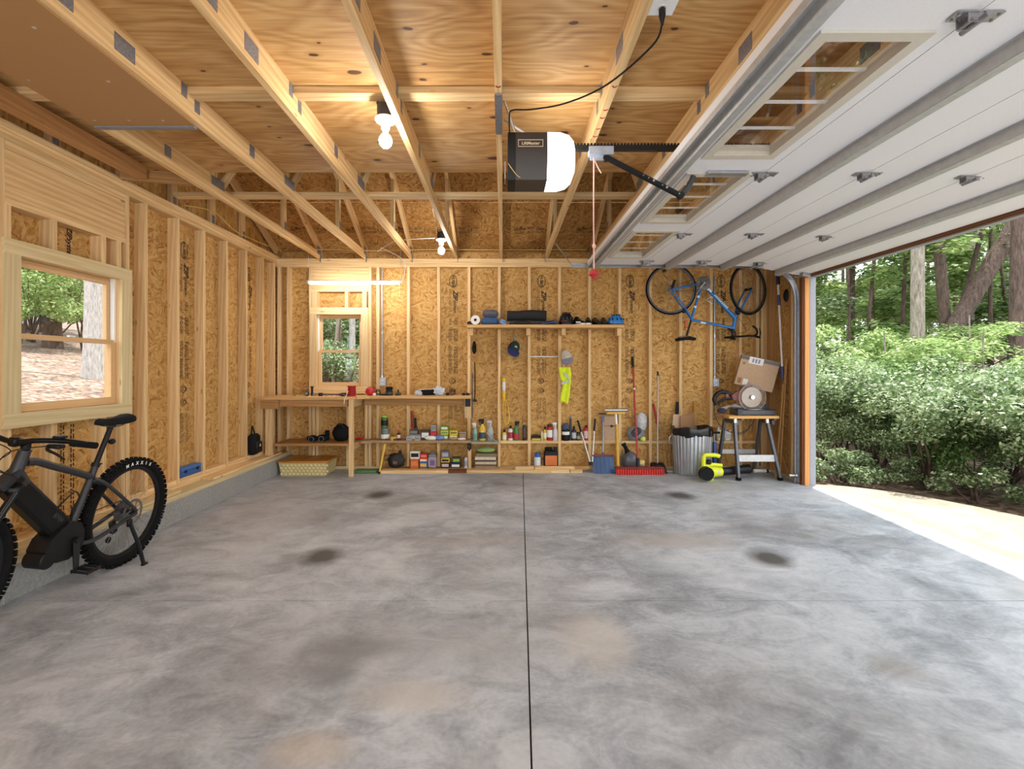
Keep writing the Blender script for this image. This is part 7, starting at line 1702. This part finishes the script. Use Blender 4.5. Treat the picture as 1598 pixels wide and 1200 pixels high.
MB().tube(cr([c0 + Vector((.03, .10, .06)), c0 + Vector((.10, .10, .085)), c0 + Vector((.24, .12, .07))], 4), .022, 8).obj('top_rib', LY, lb)
MB().rbox(c0 + Vector((.16, .072, .0)), (.09, .012, .035), .004, rot=(0, .05, 0)).obj('nameplate', col(206, 208, 206, .4), lb)
MB().tube([c0 + Vector((.22, .13, -.01)), c0 + Vector((.33, .15, -.005)), c0 + Vector((.62, .22, .01))], [.045, .05, .058], 14).obj('blower_tube', BLACK, lb)
MB().rbox(c0 + Vector((.06, .09, -.085)), (.10, .09, .03), .008).obj('foot', LY, lb)
zmin = min((v.co.z + c.location.z) for c in lb.children for v in c.data.vertices); lb.location.z = -zmin + .0005
# ---- folding work stand
wk = lean('folding_workbench', 'folding metal work stand with wooden jaws holding the saw', 'work stand', 1172, 6.12)
DG = M('stand_grey', (96, 98, 104), .4, .5); LG = M('stand_light', (196, 198, 200), .4, .4)
ZK2 = .775
def wp2(px, Y, z): return Vector((lx(px, Y), Y, z)) - Vector(wk.location)
legs = [(1146, 5.98, 1152.5, 5.90), (1197, 5.98, 1217.5, 5.90), (1131, 6.27, 1120, 6.42), (1187, 6.27, 1176, 6.42)]
for (xa, Ya, xb, Yb_) in legs:
    p0, p1 = wp2(xa, Ya, .70), wp2(xb, Yb_, .012)
    o = beam('leg', p0 + Vector(wk.location), p1 + Vector(wk.location), .05, .028, wk, DG, up=(0, 1, 0))
    MB().rbox(p1 + Vector((0, 0, .008)), (.05, .065, .038), .008).obj('foot', RUBBER, wk)
board('step', (lx(1148.5, 5.93), 5.92, .225), (lx(1211.5, 5.93), 5.95, .305), wk, LG); board('cross_rail', (lx(1123, 6.38), 6.36, .245), (lx(1181, 6.38), 6.38, .30), wk, LG)
for (x1, x2) in ((1149, 1127), (1205, 1183)): board('side_rail', (lx(x1, 5.97), 5.97, .668), (lx(x1, 5.97) + .03, 6.28, .72), wk, DG)
board('jaw', (lx(1136, 5.96), 5.93, ZK2 - .03), (lx(1214, 5.96), 6.07, ZK2), wk, wood('jaw_wood', (222, 174, 108), (196, 146, 84))); board('jaw', (lx(1130, 6.2), 6.13, ZK2 - .03), (lx(1208, 6.2), 6.27, ZK2), wk, MATS['jaw_wood'])
for px_ in (1147, 1197): MB().rbox(wp2(px_, 5.965, .715), (.04, .03, .06), .006).obj('clamp_screw', ALU, wk)
for px_ in (1150, 1200): board('bearer', (lx(px_, 6.1) - .015, 5.95, .72), (lx(px_, 6.1) + .015, 6.26, .744), wk, DG)
MB().tube(cr([wp2(1140, 5.96, .70), wp2(1150, 5.95, .55), wp2(1166, 5.95, .60), wp2(1172, 5.96, .76)], 5), .0035, 6).obj('loose_cable', BLACK, wk)
# ---- mitre saw
ms = thing('mitre_saw', 'mitre saw with maroon body and clear blade guard', 'saw', (lx(1174, 6.12), 6.12, ZK2 + .0005))
def mp(px, py, Y=6.1): return at(px, py, Y) - Vector(ms.location)
SG = M('saw_grey', (84, 86, 92), .45, .4)
MB().rbox((0, 0, .035), (.48, .22, .07), .01).obj('base', SG, ms); MB().lathe([(.13, .07), (.13, .078), (.001, .079)], 30).obj('turntable', M('saw_alu', (150, 152, 156), .35, .6), ms)
MB().box((0, .05, .10), (.46, .02, .055)).obj('fence', SG, ms, smooth=False)
MB().rbox((-.21, -.115, .04), (.06, .02, .085), .004).obj('corner_foot', DGREY, ms)
cS = mp(1173, 620, 6.08)
MB().lathe([(.02, -.0015), (.125, -.0015), (.125, .0015), (.02, .0015)], 40, cS, axis='y', closed=True).obj('blade', M('blade_steel', (176, 170, 160), .3, .8), ms)
MB().lathe([(.03, -.022), (.165, -.020), (.170, -.008), (.170, .012), (.165, .018)], 40, cS, axis='y').obj('blade_guard', M('guard_clear', (150, 128, 116), .2, alpha=.30), ms)
MB().torus(cS + Vector((0, -.02, 0)), .166, .004, 'y', 40, 6).obj('guard_rim', M('guard_rim', (160, 150, 142), .3), ms)
MB().lathe([(.001, -.034), (.026, -.033), (.028, -.02)], 16, cS, axis='y').obj('arbor_nut', ALU, ms)
MAR = M('saw_maroon', (118, 58, 58), .45, var=.12)
a = MB(); T = Matrix.Translation(cS + Vector((0, .062, 0))) @ Matrix(((1, 0, 0, 0), (0, 0, -1, 0), (0, 1, 0, 0), (0, 0, 0, 1)))
a.prism([(.02, .0), (.02, .15), (-.02, .165), (-.10, .10), (-.19, .06), (-.24, .02), (-.22, -.03), (-.12, -.06), (-.05, -.02)], .05, T=T); a.obj('upper_guard', MAR, ms, angle=25)
MB().tube([cS + Vector((-.05, .10, .06)), cS + Vector((.04, .20, .04))], [.065, .06], 16).obj('motor', BLACK, ms)
MB().tube(cr([cS + Vector((-.24, .03, .03)), cS + Vector((-.33, .02, .065)), cS + Vector((-.42, 0, .05)), cS + Vector((-.465, 0, -.02)), cS + Vector((-.44, 0, -.09))], 5), .026, 10).obj('handle', BLACK, ms)
MB().tube([cS + Vector((-.24, .03, -.02)), cS + Vector((-.34, .01, -.02)), cS + Vector((-.43, 0, -.08))], .018, 8).obj('handle_guard', BLACK, ms)
MB().rbox(cS + Vector((-.30, .02, .02)), (.05, .03, .06), .01).obj('trigger', MAR, ms)
MB().rbox((.05, .14, .15), (.09, .09, .24), .02).obj('pivot_column', SG, ms)
MB().tube(cr([cS + Vector((-.46, 0, -.06)), cS + Vector((-.47, -.02, -.20)), cS + Vector((-.40, -.05, -.36)), cS + Vector((-.22, -.06, -.44)), cS + Vector((-.05, -.05, -.37)), cS + Vector((.07, .0, -.18))], 6), .0045, 6).obj('power_cord', BLACK, ms)
t = thing('white_rag', 'white rag draped over the saw table', 'rag', (lx(1144, 6.02), 6.02, ZK2 + .071))
a = MB()
def rg_(u, v): return Vector((-.15 + .27 * u, -.06 + .12 * v, .012 + .045 * math.sin(PI * u) * (.6 + .4 * math.sin(2.2 * v + 4 * u)) - (.03 * (1 - u) ** 2 if u < .5 else 0) + .02))
a.grid(18, 8, rg_); a.grid(18, 8, lambda u, v: rg_(1 - u, v) - Vector((0, 0, .012))); a.obj('rag', M('rag_white', (226, 222, 224), .9, var=.06), t, angle=80); MB().ell((-.15, -.03, -.01), (.06, .05, .035), 14, 8).obj('glove', M('glove_navy', (46, 50, 66), .9), t)
# ---- tilted carton on the saw
cb = thing('amazon_carton', 'tilted cardboard shipping box resting on the saw', 'box', at(1173.5, 605, 6.31), (0, math.radians(14), math.radians(-22))); cb.name = 'shipping_box'
W_, H_, D_ = .44, .385, .24
MB().box((0, 0, H_ / 2), (W_, D_, H_)).obj('carton', CARD, cb, smooth=False)
MB().box((0, -D_ / 2 - .0008, H_ - .028), (W_, .001, .045)).obj('tape', M('tape_dark', (92, 84, 80), .4), cb, smooth=False); MB().box((-.045, -D_ / 2 - .0018, H_ - .045), (.165, .001, .085)).obj('shipping_label', PAPER, cb, smooth=False)
for k in range(3): MB().box((-.08 + .035 * k, -D_ / 2 - .0026, H_ - .045), (.02, .0006, .05)).obj('label_print', M('print_blue', (132, 140, 170), .7), cb, smooth=False)
for (x, z, w, h, m) in ((-.175, .06, .045, .07, CARDD), (-.105, .055, .055, .075, PAPER), (-.175, H_ - .10, .03, .03, CARDD)): MB().box((x, -D_ / 2 - .001, z), (w, .001, h)).obj('printed_mark', m, cb, smooth=False)
MB().box((-W_ / 2 - .045, -.04, H_ - .015), (.10, D_ * .7, .004), (0, -.55, 0)).obj('flap', M('flap_pale', (206, 186, 162), .8), cb, smooth=False)
MB().box((0, 0, H_ + .002), (.06, D_, .003)).obj('tape', MATS['tape_dark'], cb, smooth=False)
# ---- pole, sticks, odds and ends at the corner
t = thing('extension_pole', 'white and blue paint extension pole hanging at the corner', 'pole', at(1221.5, 592, 6.02))
e_ = at(1213.5, 428, 6.12) - Vector(t.location)
BP = M('pole_blue', (52, 62, 116), .5); MB().tube([e_ * .1, e_ * .9], .012, 10).obj('pole', M('pole_white', (220, 216, 208), .4), t); MB().tube([e_ * -.0, e_ * .12], .018, 10).obj('grip', BP, t); MB().tube([e_ * .90, e_], .022, 10).obj('threaded_end', M('pole_navy', (34, 38, 72), .5), t); MB().tube([e_ * .70, e_ * .80], .0165, 10).obj('collar', BP, t)
for k, (xa, ya, xb, lab) in enumerate(((1227, 560, 1216, 'thin brown trim strip leaning in the right corner'), (1222, 600, 1210, 'second thin trim strip leaning behind the work stand'))):
    Xc = 3.47 - .03 * k; Yc = F * Xc / (xa - CX); Yd = F * (Xc - .05) / (xb - CX); t = thing('trim_strip', lab, 'timber', (Xc - .05, Yd, 0))
    beam('strip', t.location + Vector((0, 0, .006)), Vector((Xc, Yc, at(0, ya, Yc).z)), .03, .012, t, PINED, up=(0, 1, 0)); MB().box((0, 0, .004), (.02, .035, .008)).obj('end_grain', PINED, t, smooth=False)
t = lean('caulk_tube', 'white caulk tube lying on the floor behind the stand', 'tube', 1188, 6.34)
MB().lathe([(.001, -.10), (.024, -.10), (.024, .08), (.008, .085), (.006, .13)], 14, (0, 0, .0245), axis='x').obj('tube', WPLAS, t); MB().lathe([(.0245, .06), (.0245, .085)], 14, (0, 0, .0245), axis='x').obj('end_cap', BLACK, t)
t = thing('black_wall_bracket', 'black round bracket on the corner studs beside the pole', 'bracket', at(1227, 461, 6.02)); t.location.x = XR - .012
MB().ell((0, 0, 0), (.02, .05, .075), 14, 10).obj('cup', BLACK, t); MB().box((.009, 0, 0), (.005, .03, .16)).obj('plate', DGREY, t, smooth=False)

# ================================================================ LEFT WALL LEDGE
for (y0, y1) in ((3.975, 4.14), (4.18, 4.55), (4.59, 4.95), (4.99, 5.36), (5.40, 5.77), (5.81, 6.17)):
    board('blocking', (XS + .003, y0, .2765), (XL - .002, y1, .3145), wl_, PINE)
t = thing('blue_case', 'blue plastic case lying in the stud bay of the left wall', 'case', (XS + .048, 4.77, .315), (0, 0, PI / 2))
MB().rbox((0, 0, .026), (.31, .078, .05), .006).obj('base', M('case_blue', (44, 92, 160), .4), t); MB().rbox((0, 0, .072), (.312, .08, .038), .006).obj('lid', M('case_blue2', (58, 110, 182), .4), t)
for s in (-1, 1): MB().rbox((s * .09, -.042, .05), (.03, .006, .03), .002).obj('latch', BLACK, t)
t = thing('black_backpack', 'black bag with white logo standing on the left wall ledge', 'bag', (-2.985, 5.90, .315))
t.location.x = XL + .03
MB().rbox((0, 0, .125), (.10, .17, .25), .03).obj('bag', BLACKM, t); MB().rbox((.055, .01, .09), (.03, .13, .14), .012).obj('pocket', BLACK, t); MB().tube(cr([(-.01, -.04, .24), (-.02, 0, .34), (-.01, .04, .24)], 5), .009, 8).obj('carry_loop', BLACKM, t)
lg = MB(); lg.prism([(-.018, 0), (.018, 0), (0, .035)], .001); lo_ = lg.obj('logo', PAPER, t, (.0715, .01, .10), smooth=False); lo_.rotation_euler = Matrix(((0, 0, 1), (1, 0, 0), (0, 1, 0))).to_euler()
